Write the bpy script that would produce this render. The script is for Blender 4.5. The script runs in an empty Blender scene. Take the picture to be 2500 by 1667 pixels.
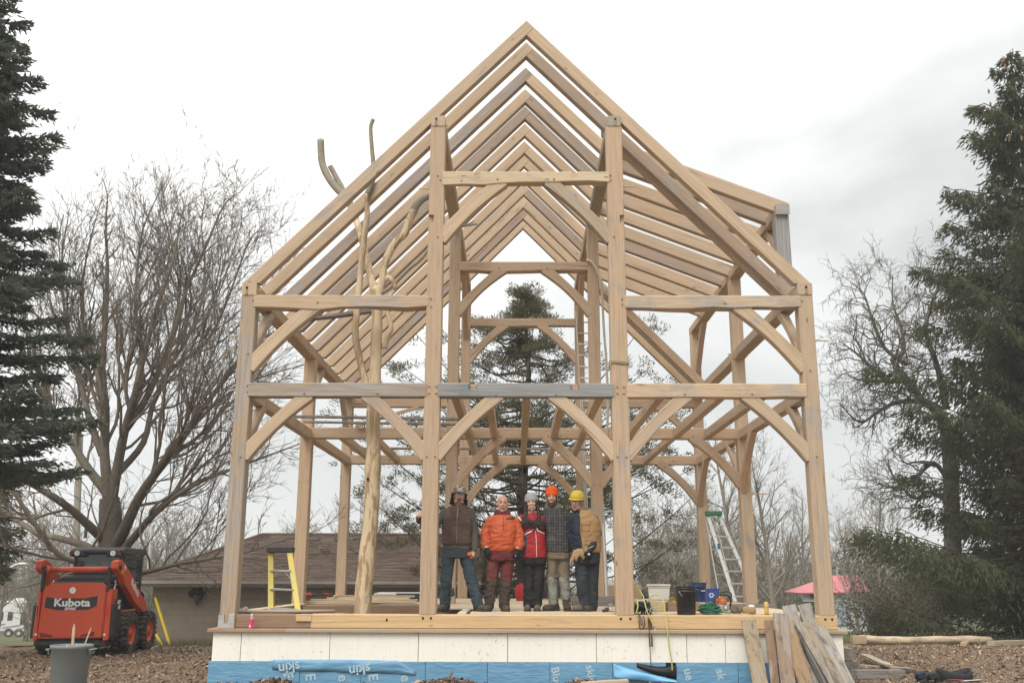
import bpy, bmesh, math, random
import numpy as np
from mathutils import Vector, Matrix, noise as mnoise

random.seed(7)
RNG = np.random.default_rng(11)
SC = bpy.context.scene
COL = SC.collection
rad = math.radians

# ------------------------------------------------------------------ camera
CAM = (-0.1421, -14.0227, 0.5319)
PITCH, YAW, ROLL, FPX = 0.2348, -0.0054, 0.0028, 2382.4
_cy, _sy = math.cos(YAW), math.sin(YAW)
_cp, _sp = math.cos(PITCH), math.sin(PITCH)
_rx = Vector((_cy, -_sy, 0.0))
_ry = Vector((_sy, _cy, 0.0))
_fwd = _ry * _cp + Vector((0, 0, 1)) * _sp
_up = Vector((0, 0, 1)) * _cp - _ry * _sp
_right = _rx * math.cos(ROLL) + _up * math.sin(ROLL)
_up2 = _up * math.cos(ROLL) - _rx * math.sin(ROLL)
cam_data = bpy.data.cameras.new("camera")
cam = bpy.data.objects.new("camera", cam_data)
COL.objects.link(cam)
M = Matrix.Identity(4)
for i in range(3):
    M[i][0], M[i][1], M[i][2], M[i][3] = _right[i], _up2[i], -_fwd[i], CAM[i]
cam.matrix_world = M
cam_data.sensor_width = 36.0
cam_data.lens = FPX * 36.0 / 2500.0
cam_data.clip_start = 0.1
cam_data.clip_end = 2000.0
SC.camera = cam

# ------------------------------------------------------------------ world: overcast sky
world = bpy.data.worlds.new("World")
SC.world = world
world.use_nodes = True
wn = world.node_tree
wn.nodes.clear()
SUN_EL, SUN_ROT = rad(48), rad(205)


def wnode(t, **kw):
    n = wn.nodes.new(t)
    for k, v in kw.items():
        setattr(n, k, v)
    return n


w_out = wnode("ShaderNodeOutputWorld")
w_sky = wnode("ShaderNodeTexSky", sky_type="NISHITA", sun_disc=False, sun_elevation=SUN_EL, sun_rotation=SUN_ROT)
w_bg1 = wnode("ShaderNodeBackground")
w_bg1.inputs["Strength"].default_value = 0.10
wn.links.new(w_sky.outputs[0], w_bg1.inputs["Color"])
w_tc = wnode("ShaderNodeTexCoord")
w_map = wnode("ShaderNodeMapping")
w_map.inputs["Location"].default_value = (0.35, 0.9, 0.2)
w_map.inputs["Scale"].default_value = (1.5, 1.5, 3.2)
wn.links.new(w_tc.outputs["Generated"], w_map.inputs["Vector"])
w_noise = wnode("ShaderNodeTexNoise")
w_noise.inputs["Scale"].default_value = 1.15
w_noise.inputs["Detail"].default_value = 5.0
w_noise.inputs["Roughness"].default_value = 0.48
w_noise.inputs["Distortion"].default_value = 0.25
wn.links.new(w_map.outputs[0], w_noise.inputs["Vector"])
# broad cloud bank: thicker (darker) cloud to the right, thin bright cloud to the left
w_dot = wnode("ShaderNodeVectorMath", operation="DOT_PRODUCT")
wn.links.new(w_tc.outputs["Generated"], w_dot.inputs[0])
w_dot.inputs[1].default_value = (-0.62, -0.12, 0.10)
w_add = wnode("ShaderNodeMath", operation="MULTIPLY_ADD")
wn.links.new(w_dot.outputs["Value"], w_add.inputs[0])
w_add.inputs[1].default_value = 0.42
wn.links.new(w_noise.outputs["Fac"], w_add.inputs[2])
w_ramp = wnode("ShaderNodeValToRGB")
w_ramp.color_ramp.interpolation = "EASE"
e = w_ramp.color_ramp.elements
e[0].position, e[0].color = 0.20, (0.50, 0.52, 0.51, 1)
e[1].position, e[1].color = 0.66, (1.06, 1.06, 1.035, 1)
m_ = w_ramp.color_ramp.elements.new(0.43)
m_.color = (0.80, 0.815, 0.80, 1)
wn.links.new(w_add.outputs[0], w_ramp.inputs[0])
# overcast sky is brighter towards the zenith (CIE overcast)
w_sep = wnode("ShaderNodeSeparateXYZ")
wn.links.new(w_tc.outputs["Generated"], w_sep.inputs[0])
w_sq = wnode("ShaderNodeMath", operation="POWER")
w_abs = wnode("ShaderNodeMath", operation="MAXIMUM")
wn.links.new(w_sep.outputs["Z"], w_abs.inputs[0])
w_abs.inputs[1].default_value = 0.0
wn.links.new(w_abs.outputs[0], w_sq.inputs[0])
w_sq.inputs[1].default_value = 2.0
w_el = wnode("ShaderNodeMath", operation="MULTIPLY_ADD", use_clamp=False)
wn.links.new(w_sq.outputs[0], w_el.inputs[0])
w_el.inputs[1].default_value = 1.6
w_el.inputs[2].default_value = 0.78
w_max = wnode("ShaderNodeMath", operation="MAXIMUM")
wn.links.new(w_el.outputs[0], w_max.inputs[0])
w_max.inputs[1].default_value = 0.6
w_bg2 = wnode("ShaderNodeBackground")
wn.links.new(w_ramp.outputs[0], w_bg2.inputs["Color"])
wn.links.new(w_max.outputs[0], w_bg2.inputs["Strength"])
w_mix = wnode("ShaderNodeMixShader")
w_mix.inputs[0].default_value = 0.96
wn.links.new(w_bg1.outputs[0], w_mix.inputs[1])
wn.links.new(w_bg2.outputs[0], w_mix.inputs[2])
wn.links.new(w_mix.outputs[0], w_out.inputs["Surface"])

sun_data = bpy.data.lights.new("sun", "SUN")
sun_data.energy = 1.5
sun_data.angle = rad(28)
sun_data.color = (1.0, 0.95, 0.88)
sun = bpy.data.objects.new("sun", sun_data)
COL.objects.link(sun)
# light comes from behind the camera, a little to the left
_d = Vector((-0.42 * math.cos(SUN_EL), -0.91 * math.cos(SUN_EL), math.sin(SUN_EL))).normalized()
sun.rotation_euler = _d.to_track_quat("Z", "Y").to_euler()

SC.view_settings.view_transform = "Standard"
SC.view_settings.look = "None"
SC.view_settings.gamma = 1.0
SC.view_settings.exposure = 0.46
SC.render.engine = "CYCLES"
SC.cycles.max_bounces = 6
SC.cycles.transparent_max_bounces = 8


# ------------------------------------------------------------------ helpers
def at(u, v, Y):
    """3-D point at depth Y whose direction from the viewpoint is known from the survey of the photo."""
    du, dv = u - 1250.0, v - 833.5
    c, s = math.cos(ROLL), math.sin(ROLL)
    du, dv = c * du + s * dv, -s * du + c * dv
    d = _rx * (du / FPX) + _fwd + _up * (-dv / FPX)
    t = (Y - CAM[1]) / d.y
    return Vector((CAM[0] + t * d.x, Y, CAM[2] + t * d.z))


def tag(o, label=None, cat=None, group=None, kind=None):
    if label:
        o["label"] = label
    if cat:
        o["category"] = cat
    if group:
        o["group"] = group
    if kind:
        o["kind"] = kind
    return o


def thing(name, label, cat, loc=(0, 0, 0), rz=0.0, group=None):
    o = bpy.data.objects.new(name, None)
    COL.objects.link(o)
    o.empty_display_size = 0.2
    o.location = loc
    o.rotation_euler = (0, 0, rz)
    return tag(o, label, cat, group)


def add(name, me, mat=None, parent=None, loc=None, color=None):
    if mat is not None:
        mats = mat if isinstance(mat, (list, tuple)) else [mat]
        if len(me.materials):
            me.materials.clear()
        for m in mats:
            me.materials.append(m)
    o = bpy.data.objects.new(name, me)
    COL.objects.link(o)
    if parent is not None:
        o.parent = parent
    if loc is not None:
        o.location = loc
    if color is not None:
        o.color = color if len(color) == 4 else (*color, 1.0)
    return o


def copy_tree(o, parent=None):
    c = o.copy()
    COL.objects.link(c)
    if parent is not None:
        c.parent = parent
    for ch in o.children:
        copy_tree(ch, c)
    return c


def smooth(me):
    me.polygons.foreach_set("use_smooth", np.ones(len(me.polygons), dtype=bool))
    return me


class MB:
    """collects simple shapes into one mesh"""

    def __init__(s):
        s.v, s.f, s.m = [], [], []

    def addraw(s, verts, faces, mi=0):
        b = len(s.v)
        s.v.extend([tuple(p) for p in verts])
        s.f.extend([tuple(i + b for i in f) for f in faces])
        s.m.extend([mi] * len(faces))
        return s

    def box(s, x0, x1, y0, y1, z0, z1, mi=0):
        return s.addraw([(x0, y0, z0), (x1, y0, z0), (x1, y1, z0), (x0, y1, z0),
                         (x0, y0, z1), (x1, y0, z1), (x1, y1, z1), (x0, y1, z1)],
                        [(0, 3, 2, 1), (4, 5, 6, 7), (0, 1, 5, 4), (1, 2, 6, 5), (2, 3, 7, 6), (3, 0, 4, 7)], mi)

    def obox(s, c, ax, ay, az, mi=0):
        """oriented box: centre and three half-axis vectors"""
        c, ax, ay, az = Vector(c), Vector(ax), Vector(ay), Vector(az)
        vs = [c + ax * i + ay * j + az * k for k in (-1, 1) for (i, j) in ((-1, -1), (1, -1), (1, 1), (-1, 1))]
        return s.addraw(vs, [(0, 3, 2, 1), (4, 5, 6, 7), (0, 1, 5, 4), (1, 2, 6, 5), (2, 3, 7, 6), (3, 0, 4, 7)], mi)

    def bar(s, p0, p1, w, h, up=(0, 0, 1), mi=0):
        p0, p1, up = Vector(p0), Vector(p1), Vector(up)
        d = (p1 - p0)
        x = d.normalized()
        y = up.cross(x)
        if y.length < 1e-4:
            y = Vector((0, 1, 0)).cross(x)
        y.normalize()
        z = x.cross(y)
        return s.obox((p0 + p1) / 2, d / 2, y * w / 2, z * h / 2, mi)

    def tube(s, pts, r, n=8, caps=True, mi=0, flat=1.0):
        pts = [Vector(p) for p in pts]
        rs = r if isinstance(r, (list, tuple)) else [r] * len(pts)
        b = len(s.v)
        ref = None
        N = len(pts)
        for i, p in enumerate(pts):
            t = (pts[min(i + 1, N - 1)] - pts[max(i - 1, 0)])
            if t.length < 1e-9:
                t = Vector((0, 0, 1))
            t.normalize()
            if ref is None:
                ref = t.orthogonal().normalized()
            ref = (ref - t * ref.dot(t))
            ref = ref.normalized() if ref.length > 1e-6 else t.orthogonal().normalized()
            bi = t.cross(ref)
            for k in range(n):
                a = 2 * math.pi * k / n
                s.v.append(tuple(p + (ref * math.cos(a) + bi * math.sin(a) * flat) * rs[i]))
        for i in range(N - 1):
            for k in range(n):
                k2 = (k + 1) % n
                s.f.append((b + i * n + k, b + i * n + k2, b + (i + 1) * n + k2, b + (i + 1) * n + k))
                s.m.append(mi)
        if caps:
            s.f.append(tuple(b + k for k in reversed(range(n))))
            s.f.append(tuple(b + (N - 1) * n + k for k in range(n)))
            s.m.extend([mi, mi])
        return s

    def lathe(s, prof, n=24, c=(0, 0, 0), axis="z", mi=0, close=True):
        """prof: (radius, height) list"""
        b = len(s.v)
        for r, h in prof:
            for k in range(n):
                a = 2 * math.pi * k / n
                p = (r * math.cos(a), r * math.sin(a), h)
                if axis == "x":
                    p = (h, p[0], p[1])
                elif axis == "y":
                    p = (p[0], h, p[1])
                s.v.append((p[0] + c[0], p[1] + c[1], p[2] + c[2]))
        for i in range(len(prof) - 1):
            for k in range(n):
                k2 = (k + 1) % n
                s.f.append((b + i * n + k, b + i * n + k2, b + (i + 1) * n + k2, b + (i + 1) * n + k))
                s.m.append(mi)
        if close:
            s.f.append(tuple(b + k for k in reversed(range(n))))
            L = (len(prof) - 1) * n
            s.f.append(tuple(b + L + k for k in range(n)))
            s.m.extend([mi, mi])
        return s

    def prism(s, poly, y0, y1, plane="xz", mi=0):
        n = len(poly)

        def P(a, b_, c):
            return {"xz": (a, c, b_), "yz": (c, a, b_), "xy": (a, b_, c)}[plane]
        vs = [P(a, b_, y0) for a, b_ in poly] + [P(a, b_, y1) for a, b_ in poly]
        fs = [tuple(range(n)), tuple(reversed(range(n, 2 * n)))]
        fs += [(i, i + n, (i + 1) % n + n, (i + 1) % n) for i in range(n)]
        return s.addraw(vs, fs, mi)

    def ell(s, c, r, nu=14, nv=9, mi=0, R=None):
        b = len(s.v)
        c = Vector(c)
        for j in range(1, nv):
            th = math.pi * j / nv
            for k in range(nu):
                a = 2 * math.pi * k / nu
                p = Vector((r[0] * math.sin(th) * math.cos(a), r[1] * math.sin(th) * math.sin(a), r[2] * math.cos(th)))
                if R is not None:
                    p = R @ p
                s.v.append(tuple(c + p))
        for j in range(nv - 2):
            for k in range(nu):
                k2 = (k + 1) % nu
                s.f.append((b + j * nu + k, b + (j + 1) * nu + k, b + (j + 1) * nu + k2, b + j * nu + k2))
                s.m.append(mi)
        t = Vector((0, 0, r[2]))
        if R is not None:
            t = R @ t
        top = len(s.v)
        s.v.append(tuple(c + t))
        s.v.append(tuple(c - t))
        for k in range(nu):
            k2 = (k + 1) % nu
            s.f.append((top, b + k, b + k2))
            L = b + (nv - 2) * nu
            s.f.append((top + 1, L + k2, L + k))
            s.m.extend([mi, mi])
        return s

    def mesh(s, name, bevel=0.0, smooth_=False, fix=True, segs=1):
        me = bpy.data.meshes.new(name)
        me.from_pydata(s.v, [], s.f)
        if any(s.m):
            me.polygons.foreach_set("material_index", s.m)
        if fix or bevel:
            bm = bmesh.new()
            bm.from_mesh(me)
            bmesh.ops.recalc_face_normals(bm, faces=bm.faces)
            if bevel:
                es = [e_ for e_ in bm.edges if len(e_.link_faces) == 2 and e_.calc_face_angle(0) > 0.6]
                bmesh.ops.bevel(bm, geom=es, offset=bevel, segments=segs, affect="EDGES", clamp_overlap=True)
            bm.to_mesh(me)
            bm.free()
        me.update()
        if smooth_:
            smooth(me)
        return me

    def obj(s, name, mat, parent=None, bevel=0.0, smooth_=False, color=None, loc=None, segs=1, fix=True):
        return add(name, s.mesh(name, bevel, smooth_, fix, segs), mat, parent, loc, color)


def np_mesh(name, V, F, mat_idx=None):
    """fast mesh from numpy arrays, F all tris or all quads"""
    me = bpy.data.meshes.new(name)
    V = np.asarray(V, dtype=np.float32)
    F = np.asarray(F, dtype=np.int32)
    k = F.shape[1]
    me.vertices.add(len(V))
    me.vertices.foreach_set("co", V.ravel())
    me.loops.add(F.size)
    me.loops.foreach_set("vertex_index", F.ravel())
    me.polygons.add(len(F))
    me.polygons.foreach_set("loop_start", np.arange(0, F.size, k, dtype=np.int32))
    if mat_idx is not None:
        me.polygons.foreach_set("material_index", np.asarray(mat_idx, dtype=np.int32))
    me.update(calc_edges=True)
    return me


def evaluated(o):
    """mesh of o with its modifiers applied"""
    dg = bpy.context.evaluated_depsgraph_get()
    dg.update()
    me = bpy.data.meshes.new_from_object(o.evaluated_get(dg))
    return me


def cut_boxes(o, boxes):
    """recess rectangular pockets (world boxes) into a timber"""
    mb = MB()
    for b in boxes:
        mb.box(*b)
    c = mb.obj("cutter", None)
    bpy.context.view_layer.update()
    md = o.modifiers.new("b", "BOOLEAN")
    md.operation = "DIFFERENCE"
    md.solver = "EXACT"
    md.object = c
    me = evaluated(o)
    o.modifiers.clear()
    mats = [s.material for s in o.material_slots]
    o.data = me
    bpy.data.objects.remove(c)


def text_mesh(body, size, depth=0.001, align="CENTER", shear=0.0, spacing=1.0, bold=0.0):
    cu = bpy.data.curves.new("lettering", "FONT")
    cu.body = body
    cu.size = size
    cu.extrude = depth
    cu.align_x = align
    cu.align_y = "CENTER"
    cu.shear = shear
    cu.space_character = spacing
    cu.offset = bold
    cu.resolution_u = 3
    o = bpy.data.objects.new("lettering", cu)
    COL.objects.link(o)
    bpy.context.view_layer.update()
    me = evaluated(o)
    bpy.data.objects.remove(o)
    bpy.data.curves.remove(cu)
    me.name = "lettering"
    return me


# ------------------------------------------------------------------ materials
class NT:
    def __init__(s, name):
        s.mat = bpy.data.materials.new(name)
        s.mat.use_nodes = True
        s.t = s.mat.node_tree
        s.t.nodes.clear()
        s.out = s.n("ShaderNodeOutputMaterial")
        s.bsdf = s.n("ShaderNodeBsdfPrincipled")
        s.t.links.new(s.bsdf.outputs[0], s.out.inputs["Surface"])

    def n(s, t, **kw):
        n = s.t.nodes.new(t)
        for k, v in kw.items():
            setattr(n, k, v)
        return n

    def set(s, sock, val):
        if hasattr(val, "is_output"):
            s.t.links.new(val, sock)
        else:
            if isinstance(val, (tuple, list)) and sock.type == "RGBA" and len(val) == 3:
                val = (*val, 1.0)
            sock.default_value = val

    def coords(s, kind="Object", scale=(1, 1, 1), loc=(0, 0, 0), jitter=True, rot=(0, 0, 0)):
        tc = s.n("ShaderNodeTexCoord")
        v = tc.outputs[kind]
        if jitter:
            oi = s.n("ShaderNodeObjectInfo")
            mu = s.n("ShaderNodeVectorMath", operation="SCALE")
            mu.inputs[0].default_value = (37.0, 17.0, 53.0)
            s.t.links.new(oi.outputs["Random"], mu.inputs["Scale"])
            ad = s.n("ShaderNodeVectorMath", operation="ADD")
            s.t.links.new(v, ad.inputs[0])
            s.t.links.new(mu.outputs[0], ad.inputs[1])
            v = ad.outputs[0]
        mp = s.n("ShaderNodeMapping")
        s.t.links.new(v, mp.inputs["Vector"])
        mp.inputs["Scale"].default_value = scale
        mp.inputs["Location"].default_value = loc
        mp.inputs["Rotation"].default_value = rot
        return mp.outputs[0]

    def noise(s, vec, scale=1.0, detail=4.0, rough=0.55, dist=0.0):
        n = s.n("ShaderNodeTexNoise")
        s.t.links.new(vec, n.inputs["Vector"])
        n.inputs["Scale"].default_value = scale
        n.inputs["Detail"].default_value = detail
        n.inputs["Roughness"].default_value = rough
        n.inputs["Distortion"].default_value = dist
        return n.outputs["Fac"]

    def voro(s, vec, scale=1.0, feature="F1", out="Distance"):
        n = s.n("ShaderNodeTexVoronoi", feature=feature)
        s.t.links.new(vec, n.inputs["Vector"])
        n.inputs["Scale"].default_value = scale
        return n.outputs[out]

    def ramp(s, fac, stops):
        r = s.n("ShaderNodeValToRGB")
        el = r.color_ramp.elements
        while len(el) < len(stops):
            el.new(0.5)
        for e_, (p, c) in zip(el, stops):
            e_.position = p
            e_.color = (c, c, c, 1) if isinstance(c, (int, float)) else (*c, 1)
        s.t.links.new(fac, r.inputs[0])
        return r.outputs[0]

    def mix(s, fac, a, b, blend="MIX"):
        m = s.n("ShaderNodeMix", data_type="RGBA", blend_type=blend)
        m.clamp_factor = True
        s.set(m.inputs[0], fac)
        s.set(m.inputs[6], a)
        s.set(m.inputs[7], b)
        return m.outputs[2]

    def math(s, op, a, b=0.0, c=0.0):
        m = s.n("ShaderNodeMath", operation=op)
        s.set(m.inputs[0], a)
        s.set(m.inputs[1], b)
        s.set(m.inputs[2], c)
        return m.outputs[0]

    def bump(s, h, strength=0.3, dist=0.01):
        b = s.n("ShaderNodeBump")
        b.inputs["Strength"].default_value = strength
        b.inputs["Distance"].default_value = dist
        s.t.links.new(h, b.inputs["Height"])
        s.t.links.new(b.outputs[0], s.bsdf.inputs["Normal"])

    def done(s, color, rough=0.7, metal=0.0, spec=0.35):
        s.set(s.bsdf.inputs["Base Color"], color)
        s.set(s.bsdf.inputs["Roughness"], rough)
        s.bsdf.inputs["Metallic"].default_value = metal
        s.bsdf.inputs["Specular IOR Level"].default_value = spec
        return s.mat


def plain(name, col, rough=0.6, metal=0.0, var=0.12, scale=6.0, spec=0.35, bump=0.0, dirt=None, dirt_amt=0.35):
    s = NT(name)
    c = s.coords()
    f = s.noise(c, scale, 5, 0.6)
    base = s.mix(f, tuple(x * (1 - var) for x in col), tuple(min(1, x * (1 + var)) for x in col))
    if dirt:
        g = s.ramp(s.noise(c, scale * 0.45, 6, 0.65), [(0.5, 0.0), (0.72, dirt_amt)])
        base = s.mix(g, base, dirt)
    if bump:
        s.bump(s.noise(c, scale * 8, 4), bump, 0.004)
    return s.done(base, rough, metal, spec)


def timber_mat(name="oak_timber", stain=0.0):
    """sawn timber; colour and weathering come from each piece's own object colour"""
    s = NT(name)
    oi = s.n("ShaderNodeObjectInfo")
    col, wea = oi.outputs["Color"], oi.outputs["Alpha"]
    g = s.coords(scale=(0.55, 11, 11))
    grain = s.noise(g, 3.0, 6, 0.6, 0.6)
    g2 = s.coords(scale=(1.2, 45, 45))
    fine = s.noise(g2, 2.0, 3, 0.6)
    b = s.coords(scale=(0.9, 1.6, 1.6))
    blotch = s.noise(b, 1.3, 4, 0.6, 0.8)
    c = s.mix(1.0, col, s.ramp(grain, [(0.28, (0.82, 0.80, 0.77)), (0.5, 1.0), (0.75, (1.08, 1.07, 1.05))]), "MULTIPLY")
    c = s.mix(0.6, c, s.ramp(fine, [(0.3, (0.80, 0.78, 0.76)), (0.6, 1.0), (0.8, 1.06)]), "MULTIPLY")
    # grey-blue weather stains, stronger on pieces with more weathering
    thr = s.math("SUBTRACT", 0.74, s.math("MULTIPLY", wea, 0.42))
    st = s.math("MULTIPLY", s.math("SUBTRACT", s.math("ADD", blotch, s.math("MULTIPLY", grain, 0.18)), thr), 6.0)
    st = s.math("MINIMUM", s.math("MAXIMUM", st, 0.0), 0.55)
    c = s.mix(st, c, s.ramp(grain, [(0.3, (0.19, 0.175, 0.17)), (0.7, (0.38, 0.36, 0.35))]))
    if stain:
        d1 = s.noise(s.coords(scale=(1.6, 5, 5)), 1.5, 6, 0.7, 1.0)
        c = s.mix(s.ramp(d1, [(0.50, 0.0), (0.66, stain)]), c, (0.055, 0.042, 0.032))
        d2 = s.noise(s.coords(scale=(14, 14, 14)), 1.5, 4, 0.7)
        c = s.mix(s.ramp(d2, [(0.62, 0.0), (0.72, stain)]), c, (0.04, 0.032, 0.026))
    # knots
    kv = s.coords(scale=(1.5, 4.2, 4.2))
    kd = s.voro(kv, 1.0)
    kn = s.ramp(kd, [(0.035, 1.0), (0.085, 0.0)])
    c = s.mix(s.math("MULTIPLY", kn, 0.75), c, (0.14, 0.085, 0.055))
    # drying checks: long thin dark lines along the grain
    ck = s.coords(scale=(0.09, 5.0, 5.0))
    cn = s.noise(ck, 1.6, 2.5, 0.45, 0.3)
    cl = s.math("ABSOLUTE", s.math("SUBTRACT", cn, 0.53))
    gate = s.ramp(s.noise(s.coords(scale=(0.5, 1.3, 1.3)), 1.7, 2), [(0.47, 0.0), (0.58, 1.0)])
    crack = s.math("MULTIPLY", s.ramp(cl, [(0.0, 1.0), (0.0055, 0.0)]), gate)
    c = s.mix(s.math("MULTIPLY", crack, 0.8), c, (0.05, 0.032, 0.022))
    h = s.math("SUBTRACT", s.math("MULTIPLY", s.math("ADD", grain, fine), 0.5), s.math("MULTIPLY", crack, 1.5))
    s.bump(h, 0.35, 0.006)
    return s.done(c, 0.78, 0, 0.25)


OAK = timber_mat()


def T(base, wea=0.1, j=0.09):
    """timber colour with a small individual variation"""
    k = 1 + random.uniform(-j, j)
    w = random.uniform(-0.025, 0.025)
    return (base[0] * k * (1 + w), base[1] * k, base[2] * k * (1 - w), max(0, min(1, wea + random.uniform(-0.08, 0.08))))


TAN = (0.475, 0.360, 0.248)
PINK = (0.475, 0.350, 0.240)
DUSK = (0.345, 0.266, 0.203)
GREY = (0.255, 0.222, 0.190)
SLATE = (0.205, 0.222, 0.222)
YELL = (0.54, 0.385, 0.215)
BROWN = (0.275, 0.178, 0.118)
PALE = (0.56, 0.44, 0.30)


def timber(name, p0, p1, w, h, parent=None, color=None, up=(0, 0, 1), wav=0.0, ch=0.012, curve=0.0, seed=None,
           mat=None, both=False, taper=1.0, sec=0.3):
    """squared timber from p0 to p1, w across, h along `up`; local X runs along the grain.
    wav = waviness of the lower arrises, curve = hollow of the lower edge"""
    p0, p1, up = Vector(p0), Vector(p1), Vector(up)
    d = p1 - p0
    L = d.length
    x = d / L
    y = up.cross(x)
    if y.length < 1e-4:
        y = Vector((0, 1, 0)).cross(x)
    y.normalize()
    z = x.cross(y)
    n = max(2, int(L / sec)) if (wav or curve) else (2 if L < 1.2 else int(L / 1.2) + 1)
    if curve:
        n = max(n, 9)
    sd = random.uniform(0, 99) if seed is None else seed
    vs, fs = [], []
    c = min(ch, w * 0.3, h * 0.3)
    for i in range(n + 1):
        t = i / n
        a, b = w / 2, h / 2
        sec8 = [(-a + c, -b), (a - c, -b), (a, -b + c), (a, b - c), (a - c, b), (-a + c, b), (-a, b - c), (-a, -b + c)]
        k = 1 + (taper - 1) * t
        for (yy, zz) in sec8:
            q = 0.0
            if wav and (zz < 0 or both):
                q = wav * (mnoise.noise(Vector((t * L * 1.1 + sd, yy * 3, sd))) +
                           0.45 * mnoise.noise(Vector((t * L * 3.3 + sd, 7.7, sd))))
            if curve and zz < 0:
                q += curve * math.sin(math.pi * t)
            elif curve:
                q += curve * 0.25 * math.sin(math.pi * t)
            yo = 0.0
            if wav:
                yo = 0.25 * wav * mnoise.noise(Vector((t * L * 1.5 + sd, zz * 2, sd + 5)))
            vs.append((t * L, yy * k + yo, zz * k + q))
    for i in range(n):
        for k in range(8):
            k2 = (k + 1) % 8
            fs.append((i * 8 + k, (i + 1) * 8 + k, (i + 1) * 8 + k2, i * 8 + k2))
    fs.append(tuple(range(8)))
    fs.append(tuple(n * 8 + k for k in reversed(range(8))))
    me = bpy.data.meshes.new(name)
    me.from_pydata(vs, [], fs)
    bm = bmesh.new()
    bm.from_mesh(me)
    bmesh.ops.recalc_face_normals(bm, faces=bm.faces)
    bm.to_mesh(me)
    bm.free()
    o = add(name, me, mat or OAK, parent, None, color or T(TAN))
    mw = Matrix.Identity(4)
    for i in range(3):
        mw[i][0], mw[i][1], mw[i][2], mw[i][3] = x[i], y[i], z[i], p0[i]
    o.matrix_basis = mw
    return o


def slab(name, poly, y0, y1, parent=None, color=None, mat=None, along=None, bevel=0.008, plane="xz"):
    """timber of polygonal outline in the x-z plane, grain along `along`"""
    p = [Vector((a, b)) for a, b in poly]
    ax = Vector(along if along else p[1] - p[0]).normalized()
    az = Vector((-ax.y, ax.x))
    o2 = p[0]
    loc = [((q - o2).dot(ax), (q - o2).dot(az)) for q in p]
    mb = MB().prism(loc, 0, y1 - y0)
    o = mb.obj(name, mat or OAK, parent, bevel=bevel, color=color or T(TAN))
    mw = Matrix.Identity(4)
    X, Z, Y = Vector((ax.x, 0, ax.y)), Vector((az.x, 0, az.y)), Vector((0, 1, 0))
    org = Vector((o2.x, y0, o2.y))
    if plane == "xz":
        cols = (X, Y, Z)
    for i in range(3):
        mw[i][0], mw[i][1], mw[i][2], mw[i][3] = X[i], Y[i], Z[i], org[i]
    o.matrix_basis = mw
    return o
# ------------------------------------------------------------------ the timber frame
frame = thing("timber_barn", "unfinished oak timber-framed barn house with open rafters standing on its foundation", "barn")
HW, W = 4.265, 0.22
XO, XL, XR = 4.155, -1.380, 1.363
YF, YM, YB = 0.0, 4.43, 8.83
TT, TB = 3.260, 3.054
UT, UB = 4.594, 4.404
CT, CB = 6.575, 6.389
PT = 4.784
HT = 7.509
AP = 9.184
SL = (AP - PT) / HW
PEG = plain("peg_wood", (0.33, 0.21, 0.13), 0.7)
PEGLIGHT = plain("peg_pale_wood", (0.50, 0.38, 0.24), 0.7)
HOLE = plain("hole_shade", (0.008, 0.006, 0.005), 0.9)  # near-black, paints the shade inside open holes onto flat shapes
_peg = MB().lathe([(0.0135, -0.03), (0.0135, 0.012), (0.010, 0.017)], 8, axis="y").mesh("peg")
_hole = MB().lathe([(0.017, 0.0), (0.017, 0.003)], 10, axis="y").mesh("hole_shade")


def local(parent, p):
    return parent.matrix_basis.inverted() @ Vector(p)


def sub(o, parent, p, rot=None):
    """place o (world position p, world rotation rot) under a timber"""
    m = Matrix.Translation(Vector(p))
    if rot is not None:
        m = m @ rot.to_matrix().to_4x4()
    o.parent = parent
    o.matrix_basis = parent.matrix_basis.inverted() @ m
    return o


def peg(parent, x, y, z, hole=False):
    me = _hole if hole else _peg
    o = add("peg_hole" if hole else "peg", me, None)
    if not me.materials:
        me.materials.append(HOLE if hole else PEG)
    # peg axis towards the camera: mesh is drawn along +y, so flip
    m = Matrix.Translation((x, y, z)) @ Matrix.Rotation(math.pi, 4, "Z")
    o.parent = parent
    o.matrix_basis = parent.matrix_basis.inverted() @ m
    return o


def long_peg(parent, x, y, z, dx, dz=0.0):
    o = MB().tube([(0, 0, 0), (dx * 0.8, 0, dz * 0.8), (dx, 0, dz)], [0.013, 0.012, 0.008], 7).obj("peg", PEGLIGHT)
    return sub(o, parent, (x, y, z))


def post(x, y, z0, z1, col, w=W, d=0.22, wav=0.010, face=0):
    return timber("post", (x, y + d / 2, z0), (x, y + d / 2, z1), w, d, frame, col, up=(0, -1, 0), wav=wav)


# --- front bent posts
pOL = post(-XO, YF, -0.19, PT - 0.19, T((0.395, 0.300, 0.205), 0.42))
pOR = post(XO, YF, 0.0, PT - 0.17, T((0.43, 0.325, 0.225), 0.32))
pIL = post(XL, YF, 0.0, HT - 0.165, T((0.47, 0.345, 0.235), 0.2), w=0.232)
pIR = post(XR, YF, 0.0, HT - 0.17, T((0.455, 0.335, 0.23), 0.28), w=0.25)
# --- middle bent
pML = post(-XO, YM, 0.0, PT - 0.19, T(PINK, 0.12))
pMR = post(XO, YM, 0.0, 6.22, T(PINK, 0.14))
pMIL = post(XL, YM, 0.0, HT - 0.19, T(PINK, 0.12))
pMIR = post(XR, YM, 0.0, HT - 0.19, T(PINK, 0.15))
# --- rear bent
pBL = post(-XO, YB, 0.0, PT - 0.19, T(PINK, 0.1))
pBR = post(XO, YB, 0.0, 6.22, T(PINK, 0.1))
pBIL = post(XL, YB, 0.0, HT - 0.19, T(PINK, 0.1))
pBIR = post(XR, YB, 0.0, HT - 0.19, T(PINK, 0.1))
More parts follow.
